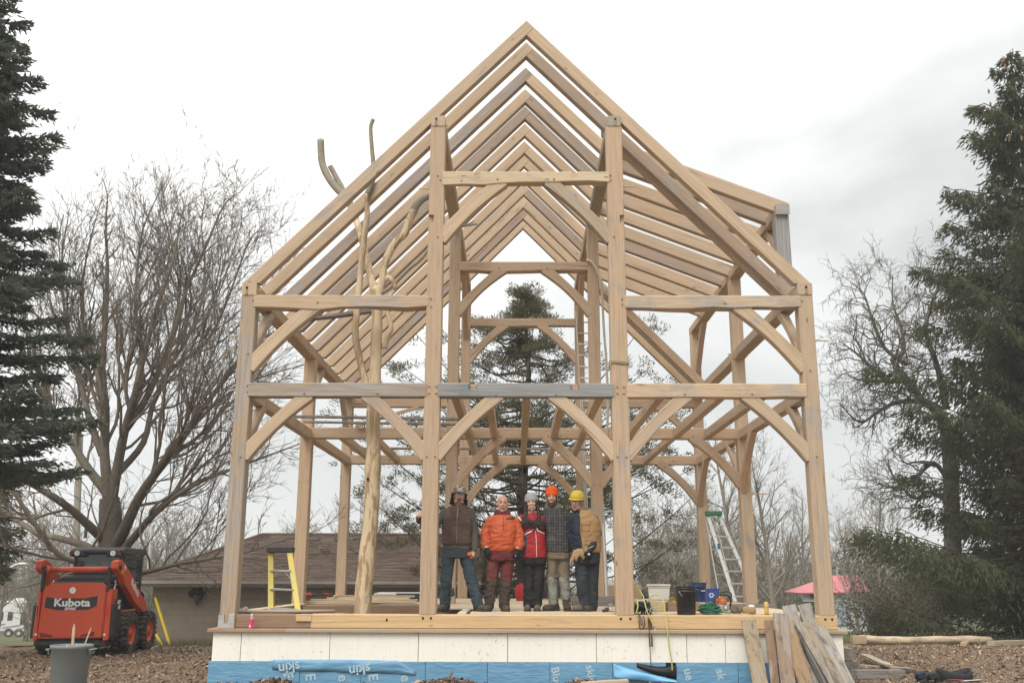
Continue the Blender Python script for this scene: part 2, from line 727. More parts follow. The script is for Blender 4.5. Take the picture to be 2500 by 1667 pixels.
# dormer post that stands on the right eave plate
YD = 0.93
pD = post(XO, YD, PT, 6.22, T((0.25, 0.245, 0.235), 0.75))

# --- plates and purlins (their end grain shows at the front)


def tongue(parent, x, z, w=0.036):
    """slot with a round top that shows the post's tongue in a plate end"""
    pts = [(-w / 2, 0.0), (w / 2, 0.0), (w / 2, 0.115)]
    pts += [(w / 2 * math.cos(a), 0.115 + w / 2 * math.sin(a)) for a in (rad(30), rad(60), rad(90), rad(120), rad(150))]
    pts += [(-w / 2, 0.115)]
    o = MB().prism(pts, 0.0, 0.02).obj("tongue_slot", HOLE)
    sub(o, parent, (x, -0.014, z))
    o2 = MB().box(-w / 2 + 0.003, w / 2 - 0.003, 0, 0.02, 0.0, 0.095).obj("tongue", OAK, color=T((0.30, 0.22, 0.15)))
    sub(o2, parent, (x, -0.018, z - 0.002))


plate_l = timber("eave_plate", (-XO, -0.012, PT - 0.095), (-XO, YM + 0.6, PT - 0.095), 0.22, 0.19, frame, T(TAN, 0.2))
plate_l2 = timber("eave_plate", (-XO, YM + 0.6, PT - 0.10), (-XO, YB + 0.24, PT - 0.10), 0.20, 0.19, frame, T(TAN, 0.15), wav=0.035)
plate_r = timber("eave_plate", (XO, -0.012, PT - 0.085), (XO, YM - 0.25, PT - 0.085), 0.22, 0.175, frame, T((0.40, 0.31, 0.22), 0.2))
plate_r2 = timber("eave_plate", (XO, YM - 0.25, PT - 0.095), (XO, YB + 0.24, PT - 0.095), 0.21, 0.19, frame, T(TAN, 0.15))
purlin_l = timber("purlin", (XL, -0.012, HT - 0.085), (XL, YM + 0.5, HT - 0.085), 0.215, 0.17, frame, T((0.45, 0.36, 0.26), 0.15))
purlin_l2 = timber("purlin", (XL, YM + 0.5, HT - 0.09), (XL, YB + 0.24, HT - 0.09), 0.2, 0.19, frame, T(PINK))
purlin_r = timber("purlin", (XR, -0.012, HT - 0.085), (XR, YM + 0.5, HT - 0.085), 0.21, 0.17, frame, T((0.34, 0.30, 0.24), 0.3))
purlin_r2 = timber("purlin", (XR, YM + 0.5, HT - 0.09), (XR, YB + 0.24, HT - 0.09), 0.2, 0.19, frame, T(PINK))
plate_d = timber("dormer_plate", (XO, YD - 0.05, 6.305), (XO, YB + 0.24, 6.305), 0.22, 0.17, frame, T(TAN, 0.15))
sub(MB().box(-.113, .113, 0, .012, -.088, .088).obj('plate_end', OAK, color=(0.30, 0.285, 0.25, 0.5)), plate_d, (XO, YD - 0.062, 6.305))
for pl, x, z in ((plate_l, -XO - 0.035, PT - 0.19), (plate_r, XO + 0.02, PT - 0.17), (purlin_l, XL - 0.03, HT - 0.168), (purlin_r, XR + 0.02, HT - 0.17)):
    tongue(pl, x, z)

# --- rafters: the left one runs through at the ridge, the right one butts against it
RV = 0.262          # vertical depth of a rafter
XI = 0.5 * RV / SL


def rafter_left(y0, t, col, dz=0.0):
    b = AP - RV
    xe = (PT - b) / SL
    poly = [(-HW, PT + dz), (xe, PT + dz), (XI, AP - SL * XI + dz), (0, AP + dz)]
    return slab("rafter", poly, y0, y0 + t, frame, col, along=(1, SL))


def rafter_right(y0, t, col, x0=None, dz=0.0):
    b = AP - RV
    xe = (b - PT) / SL
    if x0 is None:
        poly = [(XI, AP - SL * XI + dz), (HW, PT + dz), (xe, PT + dz), (0, b + dz)]
    else:
        poly = [(x0, AP - SL * x0 + dz), (HW, PT + dz), (xe, PT + dz), (x0, b - SL * x0 + dz)]
    return slab("rafter", poly, y0, y0 + t, frame, col, along=(1, -SL))


def rafter_upper(y0, t, col, x1=1.62):
    b = AP - RV
    poly = [(XI, AP - SL * XI), (x1, AP - SL * x1), (x1, b - SL * x1), (0, b)]
    return slab("rafter", poly, y0, y0 + t, frame, col, along=(1, -SL))


RY = [0.008, 0.66, 1.50, 2.28, 2.95, 3.68, 4.48, 5.16, 5.96, 6.74, 7.53, 8.27, 8.95]
RCL = [(TAN, .25), (TAN, .08), (PINK, .02), (DUSK, .62), (DUSK, .35), (TAN, .15), (PINK, .1), (TAN, .08), (TAN, .12), (TAN, .1), (TAN, .1), (DUSK, .2), (TAN, .1)]
RCR = [(TAN, .12), (TAN, .1), (TAN, .08), (DUSK, .22), (DUSK, .12), (PINK, .1), (TAN, .08), (TAN, .1), (TAN, .1), (DUSK, .15), (PINK, .08), (TAN, .1), (TAN, .1)]
RCR[1] = (DUSK, .2)
RCL[2] = (DUSK, .55)
RCL[3] = (PINK, .03)
for i, y in enumerate(RY):
    t = 0.15
    col = T(*RCL[i], 0.05)
    rafter_left(y, t, col, 0.0)
    col = T(*RCR[i], 0.05)
    if i in (0, 1, 11, 12):
        rafter_right(y, t, col)
    else:
        rafter_upper(y, t, T(*RCR[i], 0.05))
rafter_right(0.66 + 0.24, 0.13, T(TAN, .1), x0=1.25)
rafter_right(8.02, 0.13, T(PINK, .1), x0=1.25)
# dormer rafters from the purlin down to the dormer plate
for i, y in enumerate([YD + 0.03] + RY[2:11]):
    x0, z0, x1, z1 = 1.30, 7.62, 4.275, 6.455
    sl = (z0 - z1) / (x1 - x0)
    v = 0.245
    poly = [(x0, z0), (x1, z1), (x1, z1 - 0.065), (x1 - 0.22, z1 - 0.065), (x1 - 0.22, z1 + sl * 0.22 - v), (x0, z0 - v)]
    slab("dormer_rafter", poly, y + 0.006, y + 0.142, frame, T(*((TAN, .06), (DUSK, .15), (TAN, .08), (TAN, .05), (TAN, .1), (TAN, .05), (DUSK, .2), (TAN, .08), (TAN, .1), (PINK, .1))[i]), along=(1, -sl))

# --- beams across the bents


def beam(name, x0, x1, y, zb, zt, col, d=0.20, wav=0.0, ex=0.03, dy=0.006):
    return timber(name, (x0 - ex, y + dy + d / 2, (zb + zt) / 2), (x1 + ex, y + dy + d / 2, (zb + zt) / 2), d, zt - zb, frame, col, wav=wav)


iOL, iIL0, iIL1, iIR0, iIR1, iOR = -XO + W / 2, XL - 0.116, XL + 0.116, XR - 0.125, XR + 0.125, XO - W / 2
t1 = beam("tie_beam", iOL, iIL0, YF, TB, TT, T((0.345, 0.275, 0.20), 0.5), dy=-0.012)
t2 = beam("tie_beam", iIL1, iIR0, YF, TB, TT, T(SLATE, 0.55), dy=-0.016)
t3 = beam("tie_beam", iIR1, iOR, YF, TB, TT, T((0.475, 0.36, 0.245), 0.33), wav=0.012, dy=-0.012)
u1 = beam("collar_beam", iOL, iIL0, YF, UB, UT, T((0.50, 0.375, 0.255), 0.25), wav=0.06, dy=-0.012)
u2 = beam("collar_beam", iIR1, iOR, YF, UB, UT, T((0.455, 0.35, 0.245), 0.42), wav=0.04, dy=-0.012)
c1 = beam("collar_beam", iIL1, iIR0, YF, CB, CT, T((0.53, 0.42, 0.28), 0.25), wav=0.075, dy=-0.012)
m1 = beam("tie_beam", iOL, XL - 0.11, YM, TB, TT, T(PINK, 0.12))
m2 = beam("tie_beam", XL + 0.11, XR - 0.11, YM, TB, TT, T(PINK, 0.1))
m3 = beam("tie_beam", XR + 0.11, iOR, YM, TB, TT, T(PINK, 0.12))
mc = beam("collar_beam", XL + 0.11, XR - 0.11, YM, CB, CT, T(PINK, 0.15), wav=0.04)
b1 = beam("tie_beam", iOL, XL - 0.11, YB, TB, TT, T(PINK, 0.12))
b2 = beam("tie_beam", XL + 0.11, XR - 0.11, YB, TB, TT, T(PINK, 0.1))
b3 = beam("tie_beam", XR + 0.11, iOR, YB, TB, TT, T(PINK, 0.15))
bc = beam("collar_beam", XL + 0.11, XR - 0.11, YB, CB, CT, T(PINK, 0.12), wav=0.045)
bu1 = beam("collar_beam", iOL, XL - 0.11, YB, UB, UT, T(PINK, 0.1))
bu2 = beam("collar_beam", XR + 0.11, iOR, YB, UB, UT, T(PINK, 0.1))
bpy.context.view_layer.update()
for x in (-0.755, 0.735):
    cut_boxes(c1, [(x - 0.045, x + 0.045, -0.1, 0.07, CT - 0.085, CT + 0.1)])
    cut_boxes(t2, [(x - 0.05 - 0.05, x + 0.03, -0.1, 0.06, TT - 0.095, TT + 0.1)])
cut_boxes(u1, [(-2.745, -2.665, -0.1, 0.06, UT - 0.03, UT + 0.1)])
cut_boxes(pIL, [(XL - 0.2, XL - 0.035, -0.1, 0.055, 5.75, 5.87)])
cut_boxes(pIR, [(XR + 0.055, XR + 0.2, -0.1, 0.055, 5.75, 5.87)])
# fresh-cut faces inside the pockets of the weathered beam
for x in (-0.78, 0.71):
    o = MB().box(-0.0385, 0.0385, 0, 0.004, -0.088, 0.0).obj("pocket_face", OAK, color=T((0.46, 0.31, 0.2), 0.0))
    sub(o, t2, (x - 0.0, 0.055, TT - 0.006))

# --- braces in the plane of a bent


def brace(x, y, zt, sgn, leg=1.0, d=0.19, th=0.15, col=None, dy=0.004, curve=0.05, legz=None):
    """x = post face, zt = underside of the beam; runs from the post up to the beam"""
    legz = legz or leg
    k = d / 2 / math.sqrt(2)
    p0 = Vector((x - sgn * 0.05, y + dy + th / 2, zt - legz + k - 0.05))
    p1 = Vector((x + sgn * (leg - k + 0.05), y + dy + th / 2, zt + 0.05))
    dn = (p1 - p0).normalized()
    up = Vector((0, 1, 0)).cross(dn)
    if up.z < 0:
        up = -up
    # hollow side faces the open corner below
    return timber("brace", p0, p1, th, d, frame, col or T(TAN, 0.12), up=up, curve=curve)


def bo(x, y, zt, sgn, **k):
    kw = dict(leg=0.88, d=0.21)
    kw.update(k)
    return brace(x, y, zt, sgn, **kw)


for x, s, z, kw in ((iOL, 1, TB, {}), (iIL0, -1, TB, {"col": T((0.42, 0.31, 0.215), 0.35)}), (iIL1, 1, TB, {}), (iIR0, -1, TB, {}), (iIR1, 1, TB, {"col": T((0.455, 0.34, 0.235), .2)}), (iOR, -1, TB, {}),
                    (iOL, 1, UB, {"leg": .93, "d": 0.22}), (iOR, -1, UB, {"leg": .93, "d": 0.215}),
                    (iIL1, 1, CB, {"leg": .92, "d": 0.22}), (iIR0, -1, CB, {"leg": .92, "d": 0.20, "col": T((0.40, 0.315, 0.225), .3)})):
    bo(x, YF, z, s, **kw)
for x, s, z in ((iOR, -1, TB), (XL + 0.11, 1, TB), (XR - 0.11, -1, TB), (XR + 0.11, 1, TB), (XL + 0.11, 1, CB), (XR - 0.11, -1, CB)):
    bo(x, YM, z, s, col=T(PINK, 0.1), curve=0.07)
for x, s, z in ((iOR, -1, TB), (XL + 0.11, 1, TB), (XR - 0.11, -1, TB), (XL + 0.11, 1, CB), (XR - 0.11, -1, CB), (iOR, -1, UB)):
    bo(x, YB, z, s, col=T(PINK, 0.1), curve=0.07)


def ybrace(x, y, zt, sgn, leg=1.0, d=0.17, th=0.12, col=None, curve=0.07):
    """brace lengthwise: from the post at y up towards y + sgn*leg"""
    p0 = Vector((x, y - sgn * 0.05, zt - leg + d / 2 - 0.05))
    p1 = Vector((x, y + sgn * (leg - d / 2 + 0.05), zt + 0.05))
    dn = (p1 - p0).normalized()
    up = Vector((1, 0, 0)).cross(dn)
    if up.z < 0:
        up = -up
    return timber("brace", p0, p1, th, d, frame, col or T(PINK, 0.1), up=up, curve=curve)


GT = TT - 0.03
for x in (-XO, XO):
    xi = x - math.copysign(0.04, x)
    ybrace(xi, 0.22, PT - 0.19, 1, 1.0)
    ybrace(xi, 0.22, GT - 0.17, 1, 0.85)
    if x > 0:
        ybrace(xi, YM, GT - 0.17, -1, 1.0, d=0.2)
        ybrace(xi, YM + 0.22, GT - 0.17, 1, 0.95)
        ybrace(xi, YB, GT - 0.17, -1, 0.95, d=0.19)
ybrace(-XO, YM + 0.22, PT - 0.19, 1, 1.0)
ybrace(-XO, YB, PT - 0.19, -1, 1.0)
ybrace(XO, YB, 6.22, -1, 1.2, d=0.19)
ybrace(XO, YD + 0.22, 6.22, 1, 0.75)
for x in (XL, XR):
    ybrace(x, YB, HT - 0.19, -1, 1.25, d=0.19)
    ybrace(x, YM + 0.22, HT - 0.19, 1, 1.0)

# --- girts and joists that run front to back


def joist(name, x, y0, y1, w=0.12, h=0.17, col=None, top=GT, wav=0.0):
    return timber(name, (x, y0 - 0.03, top - h / 2), (x, y1 + 0.03, top - h / 2), w, h, frame, col or T(PINK, 0.1), wav=wav)


for x in (-XO - 0.02, XO + 0.02):
    joist("girt", x - math.copysign(0.04, x), YF + 0.22, YM, 0.15, 0.18)
    joist("girt", x - math.copysign(0.04, x), YM + 0.22, YB, 0.15, 0.18, wav=0.01)
for x in (-1.06, -0.57, 0.0, 0.56, 1.08, 1.98, 2.88, 3.48):
    joist("floor_joist", x, YF + 0.19, YM + 0.02, col=T(PINK, 0.08))
for x in (-3.55, -2.96, -2.27, -1.75, -1.06, -0.63, 0.0, 0.61, 1.12, 1.98, 2.88):
    joist("floor_joist", x, YM + 0.2, YB + 0.02, col=T(PINK, 0.08), h=0.15)

# --- pegs
for x in (-1.43, -1.325):
    for z in (TB + 0.055, TB + 0.155):
        peg(pIL, x, -0.001, z)
for x in (1.32, 1.415):
    for z in (TB + 0.06, TB + 0.155):
        peg(pIR, x, -0.001, z)
for p_, pts in ((pIL, [(-1.44, 2.19), (-1.32, 2.19), (-1.37, CB + 0.12), (-1.33, CB + 0.05), (-1.43, 4.54), (-1.425, 4.42), (-1.35, 5.52)]),
                (pIR, [(1.30, 2.19), (1.43, 2.19), (1.29, CB + 0.13), (1.295, CB + 0.05), (1.42, 4.54), (1.42, 4.46), (1.32, 5.52)]),
                (pOL, [(-4.09, 4.52), (-4.11, 3.70), (-4.085, 3.13), (-4.09, 3.22), (-4.12, 2.18)]),
                (pOR, [(4.15, 3.46), (4.1, 4.52), (4.16, 2.2)])):
    for x, z in pts:
        peg(p_, x, -0.001, z)
for p_, pts in ((t1, [(-3.25, TB + 0.05), (-2.18, TB + 0.05)]), (t3, [(2.30, TB + 0.05), (3.28, TB + 0.05)]), (t2, [(-0.45, TB + 0.04), (0.42, TB + 0.04)]),
                (u1, [(-3.12, UB + 0.08)]), (u2, [(2.95, UB + 0.07)]), (c1, [(-0.45, CB + 0.06), (0.42, CB + 0.06), (-1.0, CB + 0.03)])):
    for x, z in pts:
        peg(p_, x, -0.014, z)
long_peg(pOL, -4.26, 0.1, 4.0, -0.19, -0.015)
long_peg(pOL, -4.26, 0.1, 3.17, -0.09)
long_peg(pOL, -4.26, 0.12, 3.24, -0.05)
long_peg(pOR, 4.26, 0.12, 3.94, 0.24, -0.01)
long_peg(pIL, -1.49, 0.1, 6.34, -0.17)
long_peg(pIR, 1.48, 0.1, 6.37, 0.2, 0.005)
long_peg(plate_l, -4.26, 0.06, 4.67, -0.04)
long_peg(plate_l, -4.05, 0.06, 4.69, 0.06)
long_peg(purlin_l, -1.28, 0.06, 7.37, 0.05)
long_peg(pMR, 4.26, YM + 0.1, 2.03, 0.36)
long_peg(pMR, 4.05, YM - 0.0, 4.7, -0.12)
long_peg(pMR, 4.05, YM - 0.0, 4.62, -0.1)
for p_, Y, pts in ((m1, YM, [(-3.0, 3.1), (-1.95, 3.1)]), (m2, YM, [(-0.45, 3.1), (0.45, 3.1)]), (m3, YM, [(3.2, 3.1), (2.2, 3.1)]),
                   (mc, YM, [(-0.5, CB + 0.05), (0.45, CB + 0.05)]), (bc, YB, [(-0.5, CB + 0.05), (0.45, CB + 0.05)]), (b3, YB, [(3.2, 3.1)]),
                   (pMIR, YM, [(1.31, 2.18), (1.42, 2.18), (1.3, 5.5)]), (pMIL, YM, [(-1.32, 6.42), (-1.32, 6.5), (-1.33, 5.5), (-1.33, 3.15)]),
                   (pBIL, YB, [(-1.32, 3.1), (-1.42, 3.1), (-1.32, 3.2), (-1.42, 3.2)])):
    for x, z in pts:
        peg(p_, x, Y - 0.001, z)

# --- sills on the foundation
sill = timber("sill_beam", (-2.99, 0.115, -0.095), (HW + 0.02, 0.115, -0.095), 0.23, 0.19, frame, T(YELL, 0.0, 0.0))
sill2 = timber("sill_beam", (-XO + 0.11, 0.118, -0.098), (-2.995, 0.118, -0.098), 0.20, 0.184, frame, T(BROWN, 0.1))
# scarf joint: the pale sill laps over the dark one
sill_lap = timber("scarf_lap", (-3.20, 0.0, -0.049), (-2.985, 0.0, -0.049), 0.024, 0.098, frame, (*YELL, 0.0))
shoe = MB().prism([(-0.112, -0.19), (0.112, -0.19), (0.112, 0.0), (0.03, 0.0), (0.03, -0.11), (0.018, -0.128), (0, -0.134), (-0.018, -0.128), (-0.03, -0.11), (-0.03, 0.0), (-0.112, 0.0)], -0.022, 0.012).obj(
    "sill_end", OAK, None, bevel=0.004, color=(0.40, 0.395, 0.38, 0.25))
sub(shoe, sill2, (-XO - 0.005, 0, 0))
sill_b = timber("sill_beam", (-XO - 0.1, YM + 0.0, -0.13), (XO + 0.1, YM + 0.0, -0.13), 0.24, 0.25, frame, T(BROWN, 0.05))
timber("sill_beam", (-XO, 0.23, -0.1), (-XO, YB + 0.2, -0.1), 0.22, 0.2, frame, T(BROWN, 0.1))
timber("sill_beam", (XO, 0.235, -0.1), (XO, YB + 0.2, -0.1), 0.22, 0.2, frame, T(BROWN, 0.1))
timber("sill_beam", (-XO - 0.1, YB + 0.11, -0.13), (XO + 0.1, YB + 0.11, -0.13), 0.22, 0.2, frame, T(BROWN, 0.1))
for x in (-1.44, -1.33, 1.30, 1.43, 4.12, 4.215):
    peg(sill, x, -0.001, -0.05, hole=True)
# dark plate painted in for the shaded mortice in the sill front
o = MB().box(-0.012, 0.012, 0, 0.004, -0.018, 0.018).obj("mortice", HOLE)
sub(o, sill, (-1.94, -0.003, -0.075))
# ------------------------------------------------------------------ ground
def sstep(a, b, x):
    t = np.clip((np.asarray(x, dtype=float) - a) / (b - a), 0, 1)
    return t * t * (3 - 2 * t)


def fnoise(x, y, s, k=0.0):
    x, y = np.asarray(x, float), np.asarray(y, float)
    return (np.sin(x * s * 1.7 + 1.3 + k) * np.cos(y * s * 1.3 - .7 + k) + 0.6 * np.sin(x * s * 3.9 - y * s * 2.1 + k * 2) + 0.35 * np.cos(x * s * 7.3 + y * s * 6.1 + k)) / 1.95


MOUNDS = [(-3.3, -0.52, 0.38, 0.34, 0.20), (-1.0, -0.55, 0.62, 0.30, 0.235), (-2.15, -0.5, 0.35, 0.4, 0.135), (0.78, -0.5, 0.48, 0.30, 0.205),
          (1.75, -0.45, 0.5, 0.22, 0.15), (2.6, -0.45, 0.35, 0.2, 0.13), (-4.0, -0.5, 0.35, 0.18, 0.14), (3.3, -0.5, 0.4, 0.2, 0.12),
          (-9.95, 4.4, 0.6, 0.6, 0.14), (10.6, 3.4, 0.9, 0.7, 0.08)]


def gz(x, y):
    x, y = np.asarray(x, float), np.asarray(y, float)
    near = 1 - sstep(14, 30, np.hypot(x, y))
    z = -1.02 + 0.035 * fnoise(x, y, 0.9) * near + 0.018 * fnoise(x, y, 3.1, 2) * near
    for mx, my, sx, sy, h in MOUNDS:
        z = z + h * np.exp(-((x - mx) / sx) ** 2 - ((y - my) / sy) ** 2)
    # the lot ends behind the loader: land falls away gently to the left and behind
    left = 1 - sstep(-3.0, 3.0, x)
    z = z - left * (0.22 * sstep(8, 11.5, y) + 1.15 * sstep(12.3, 15.5, y) * sstep(-14, -11.5, x) + 0.062 * np.clip(y - 12, 0, 70) * (1 - sstep(-14, -11.5, x)) + 1.2 * sstep(20, 60, y) * sstep(-14, -11, x))
    z = z - (1 - left) * (0.30 * sstep(9, 16, y) + 1.6 * sstep(18, 50, y))
    z = z + 0.5 * fnoise(x, y, 0.05, 5) * sstep(60, 140, np.hypot(x, y))
    return z


def axis_pts(a, b, c, d, fine, coarse):
    l = -np.geomspace(1, 1 + (b - a), coarse)[::-1] + 1 + b
    r = np.geomspace(1, 1 + (d - c), coarse) - 1 + c
    return np.unique(np.concatenate([l, np.linspace(b, c, fine), r]))


gx = axis_pts(-600, -14, 14, 600, 240, 40)
gy = axis_pts(-60, -1.2, 18, 900, 180, 45)
X, Y = np.meshgrid(gx, gy)
Z = gz(X, Y)
# keep the soil out of the foundation
nx, ny = len(gx), len(gy)
V = np.stack([X.ravel(), Y.ravel(), Z.ravel()], 1)
idx = np.arange(nx * ny).reshape(ny, nx)
F = np.stack([idx[:-1, :-1].ravel(), idx[:-1, 1:].ravel(), idx[1:, 1:].ravel(), idx[1:, :-1].ravel()], 1)


def ground_mat():
    s = NT("bark_mulch_soil")
    c = s.coords("Object", jitter=False)
    big = s.noise(c, 0.35, 5, 0.6)
    mid = s.noise(c, 3.0, 6, 0.65)
    fine = s.noise(c, 26.0, 5, 0.7)
    chip = s.voro(c, 34.0, out="Color")
    sep = s.n("ShaderNodeSeparateColor")
    s.t.links.new(chip, sep.inputs[0])
    soil = s.mix(s.ramp(mid, [(0.35, 0.0), (0.65, 1.0)]), (0.092, 0.063, 0.043), (0.20, 0.143, 0.098))
    soil = s.mix(s.ramp(sep.outputs[0], [(0.55, 0.0), (0.95, 0.65)]), soil, (0.30, 0.215, 0.14))
    soil = s.mix(s.ramp(fine, [(0.3, 0.5), (0.5, 0.0)]), soil, (0.045, 0.030, 0.022))
    # grass takes over away from the building site
    geo = s.n("ShaderNodeNewGeometry")
    spx = s.n("ShaderNodeSeparateXYZ")
    s.t.links.new(geo.outputs["Position"], spx.inputs[0])
    far = s.math("ADD", spx.outputs["Y"], s.math("MULTIPLY", big, 6.0))
    gr = s.ramp(s.math("MULTIPLY", far, 0.02), [(0.29, 0.0), (0.40, 1.0)])
    grass = s.mix(mid, (0.055, 0.070, 0.026), (0.115, 0.125, 0.05))
    grass = s.mix(s.ramp(big, [(0.45, 0.0), (0.7, 0.6)]), grass, (0.13, 0.11, 0.065))
    c2 = s.mix(gr, soil, grass)
    s.bump(s.math("ADD", s.math("MULTIPLY", fine, 0.6), sep.outputs[1]), 0.7, 0.03)
    return s.done(c2, 0.95, 0, 0.15)


me = np_mesh("ground", V, F)
smooth(me)
ground = tag(add("ground", me, ground_mat()), kind="structure")


def gzf(x, y):
    return float(gz(x, y))


# bark and wood chips scattered over the soil (uncountable)
N = 90000
u_ = RNG.random(N)
cx_ = np.where(u_ < 0.36, RNG.uniform(-10.5, -4.4, N), np.where(u_ < 0.72, RNG.uniform(4.4, 11.5, N), RNG.uniform(-4.6, 4.6, N)))
cy_ = np.where(u_ < 0.72, RNG.uniform(-1.0, 9.5, N), RNG.uniform(-1.0, -0.2, N))
cz_ = gz(cx_, cy_)
ang = RNG.uniform(0, 2 * np.pi, N)
tilt = RNG.normal(0, 0.35, N)
ln = RNG.gamma(2.0, 0.0055, N) + 0.005
wd = ln * RNG.uniform(0.25, 0.6, N)
dx = np.stack([np.cos(ang) * np.cos(tilt), np.sin(ang) * np.cos(tilt), np.sin(tilt)], 1) * ln[:, None]
dy = np.stack([-np.sin(ang), np.cos(ang), RNG.normal(0, 0.35, N)], 1) * wd[:, None]
cc = np.stack([cx_, cy_, cz_ + 0.008 + np.abs(np.sin(tilt)) * ln], 1)
Vc = np.stack([cc - dx - dy, cc + dx - dy * 0.6, cc + dx * 0.9 + dy, cc - dx * 0.8 + dy * 0.8], 1).reshape(-1, 3)
Fc = np.arange(4 * N).reshape(-1, 4)
CHIPS = [plain("bark_chip", c_, 0.9, var=0.3, scale=3) for c_ in ((0.12, 0.078, 0.05), (0.20, 0.135, 0.085), (0.33, 0.24, 0.155), (0.45, 0.35, 0.24), (0.075, 0.052, 0.038))]
me = np_mesh("bark_mulch", Vc, Fc, RNG.choice(5, N, p=[.34, .35, .19, .06, .06]))
tag(add("bark_mulch", me, CHIPS), kind="stuff")


def grass_patch(name, pts_fn, n, h=(0.06, 0.16), cols=((0.06, 0.08, 0.025), (0.12, 0.13, 0.05), (0.24, 0.20, 0.11))):
    p = pts_fn(n)
    n = len(p)
    z = gz(p[:, 0], p[:, 1])
    hh = RNG.uniform(*h, n)
    a = RNG.uniform(0, 2 * np.pi, n)
    w = RNG.uniform(0.003, 0.007, n)
    lean = RNG.normal(0, 0.35, (n, 2)) * hh[:, None]
    base = np.stack([p[:, 0], p[:, 1], z - 0.01], 1)
    side = np.stack([np.cos(a) * w, np.sin(a) * w, np.zeros(n)], 1)
    tip = base + np.stack([lean[:, 0], lean[:, 1], hh], 1)
    Vg = np.stack([base - side, base + side, tip], 1).reshape(-1, 3)
    me = np_mesh(name, Vg, np.arange(3 * n).reshape(-1, 3), RNG.integers(0, len(cols), n))
    ms = [plain("grass_blade", c_, 0.8, var=0.25, scale=0.6) for c_ in cols]
    return tag(add(name, me, ms), kind="stuff")


def weeds(n):
    x = RNG.uniform(-11.5, -4.0, n)
    y = RNG.normal(11.2, 0.55, n)
    return np.stack([x, y], 1)


grass_patch("weeds", weeds, 9000, (0.05, 0.24), ((0.10, 0.11, 0.055), (0.17, 0.16, 0.085), (0.25, 0.21, 0.13)))
grass_patch("grass", lambda n: np.stack([RNG.uniform(-2.0, 16.0, n), RNG.uniform(9.5, 13.5, n)], 1), 9000, (0.05, 0.2))
grass_patch("sprouts", lambda n: np.stack([RNG.uniform(-4.3, 4.2, n), RNG.normal(-0.22, 0.04, n)], 1), 240, (0.05, 0.15), ((0.08, 0.10, 0.03), (0.30, 0.25, 0.15)))

# ------------------------------------------------------------------ foundation
found = thing("foundation", "low house foundation clad in white foam panels over a blue membrane", "foundation")


def foam_mat():
    s = NT("white_foam_board")
    c = s.coords(jitter=True)
    n1 = s.noise(c, 2.2, 6, 0.65)
    n2 = s.noise(s.coords(scale=(38, 1, 0.6)), 1.5, 3, 0.6)
    n3 = s.noise(c, 17, 5, 0.75)
    col = s.mix(n1, (0.82, 0.80, 0.735), (0.74, 0.715, 0.64))
    col = s.mix(s.ramp(n2, [(0.52, 0.0), (0.66, 0.16)]), col, (0.52, 0.47, 0.37))
    speck = s.math("MULTIPLY", s.ramp(n3, [(0.60, 0.0), (0.66, 0.9)]), s.ramp(n1, [(0.42, 0.0), (0.58, 0.9)]))
    col = s.mix(speck, col, (0.24, 0.19, 0.14))
    scr = s.noise(s.coords(scale=(3, 1, 9), rot=(0, 0.8, 0)), 2.5, 2, 0.4, 2.0)
    scm = s.math("MULTIPLY", s.ramp(s.math("ABSOLUTE", s.math("SUBTRACT", scr, 0.5)), [(0.0, 1.0), (0.006, 0.0)]), s.ramp(n1, [(0.56, 0.0), (0.66, 0.6)]))
    col = s.mix(scm, col, (0.40, 0.35, 0.28))
    s.bump(s.math("ADD", n2, n3), 0.15, 0.004)
    return s.done(col, 0.85, 0, 0.2)


FOAM = foam_mat()


def blue_mat():
    s = NT("blue_membrane")
    c = s.coords(jitter=True)
    n1 = s.noise(s.coords(scale=(1, 1, 2.6)), 2.4, 5, 0.6, 1.0)
    n2 = s.noise(s.coords(scale=(3, 1, 14)), 1.6, 3, 0.55, 0.6)
    col = s.mix(n1, (0.080, 0.220, 0.372), (0.165, 0.335, 0.472))
    col = s.mix(s.ramp(n2, [(0.5, 0.0), (0.75, 0.35)]), col, (0.21, 0.42, 0.58))
    d = s.noise(c, 9, 6, 0.7)
    col = s.mix(s.ramp(d, [(0.6, 0.0), (0.78, 0.5)]), col, (0.23, 0.19, 0.15))
    s.bump(s.math("ADD", n1, n2), 0.5, 0.02)
    return s.done(col, 0.42, 0, 0.4)


BLUE = blue_mat()
PRINT = plain("pale_print", (0.34, 0.475, 0.545), 0.5, var=0.2, scale=25)
CONC = plain("concrete_core", (0.33, 0.32, 0.30), 0.9, dirt=(0.2, 0.18, 0.15))
BLACKM = plain("black_membrane", (0.012, 0.013, 0.014), 0.45, bump=0.2)
FX0, FX1, FYF, FYB = -4.305, 4.315, -0.10, 9.15
ZF0, ZF1 = -0.617, -0.238
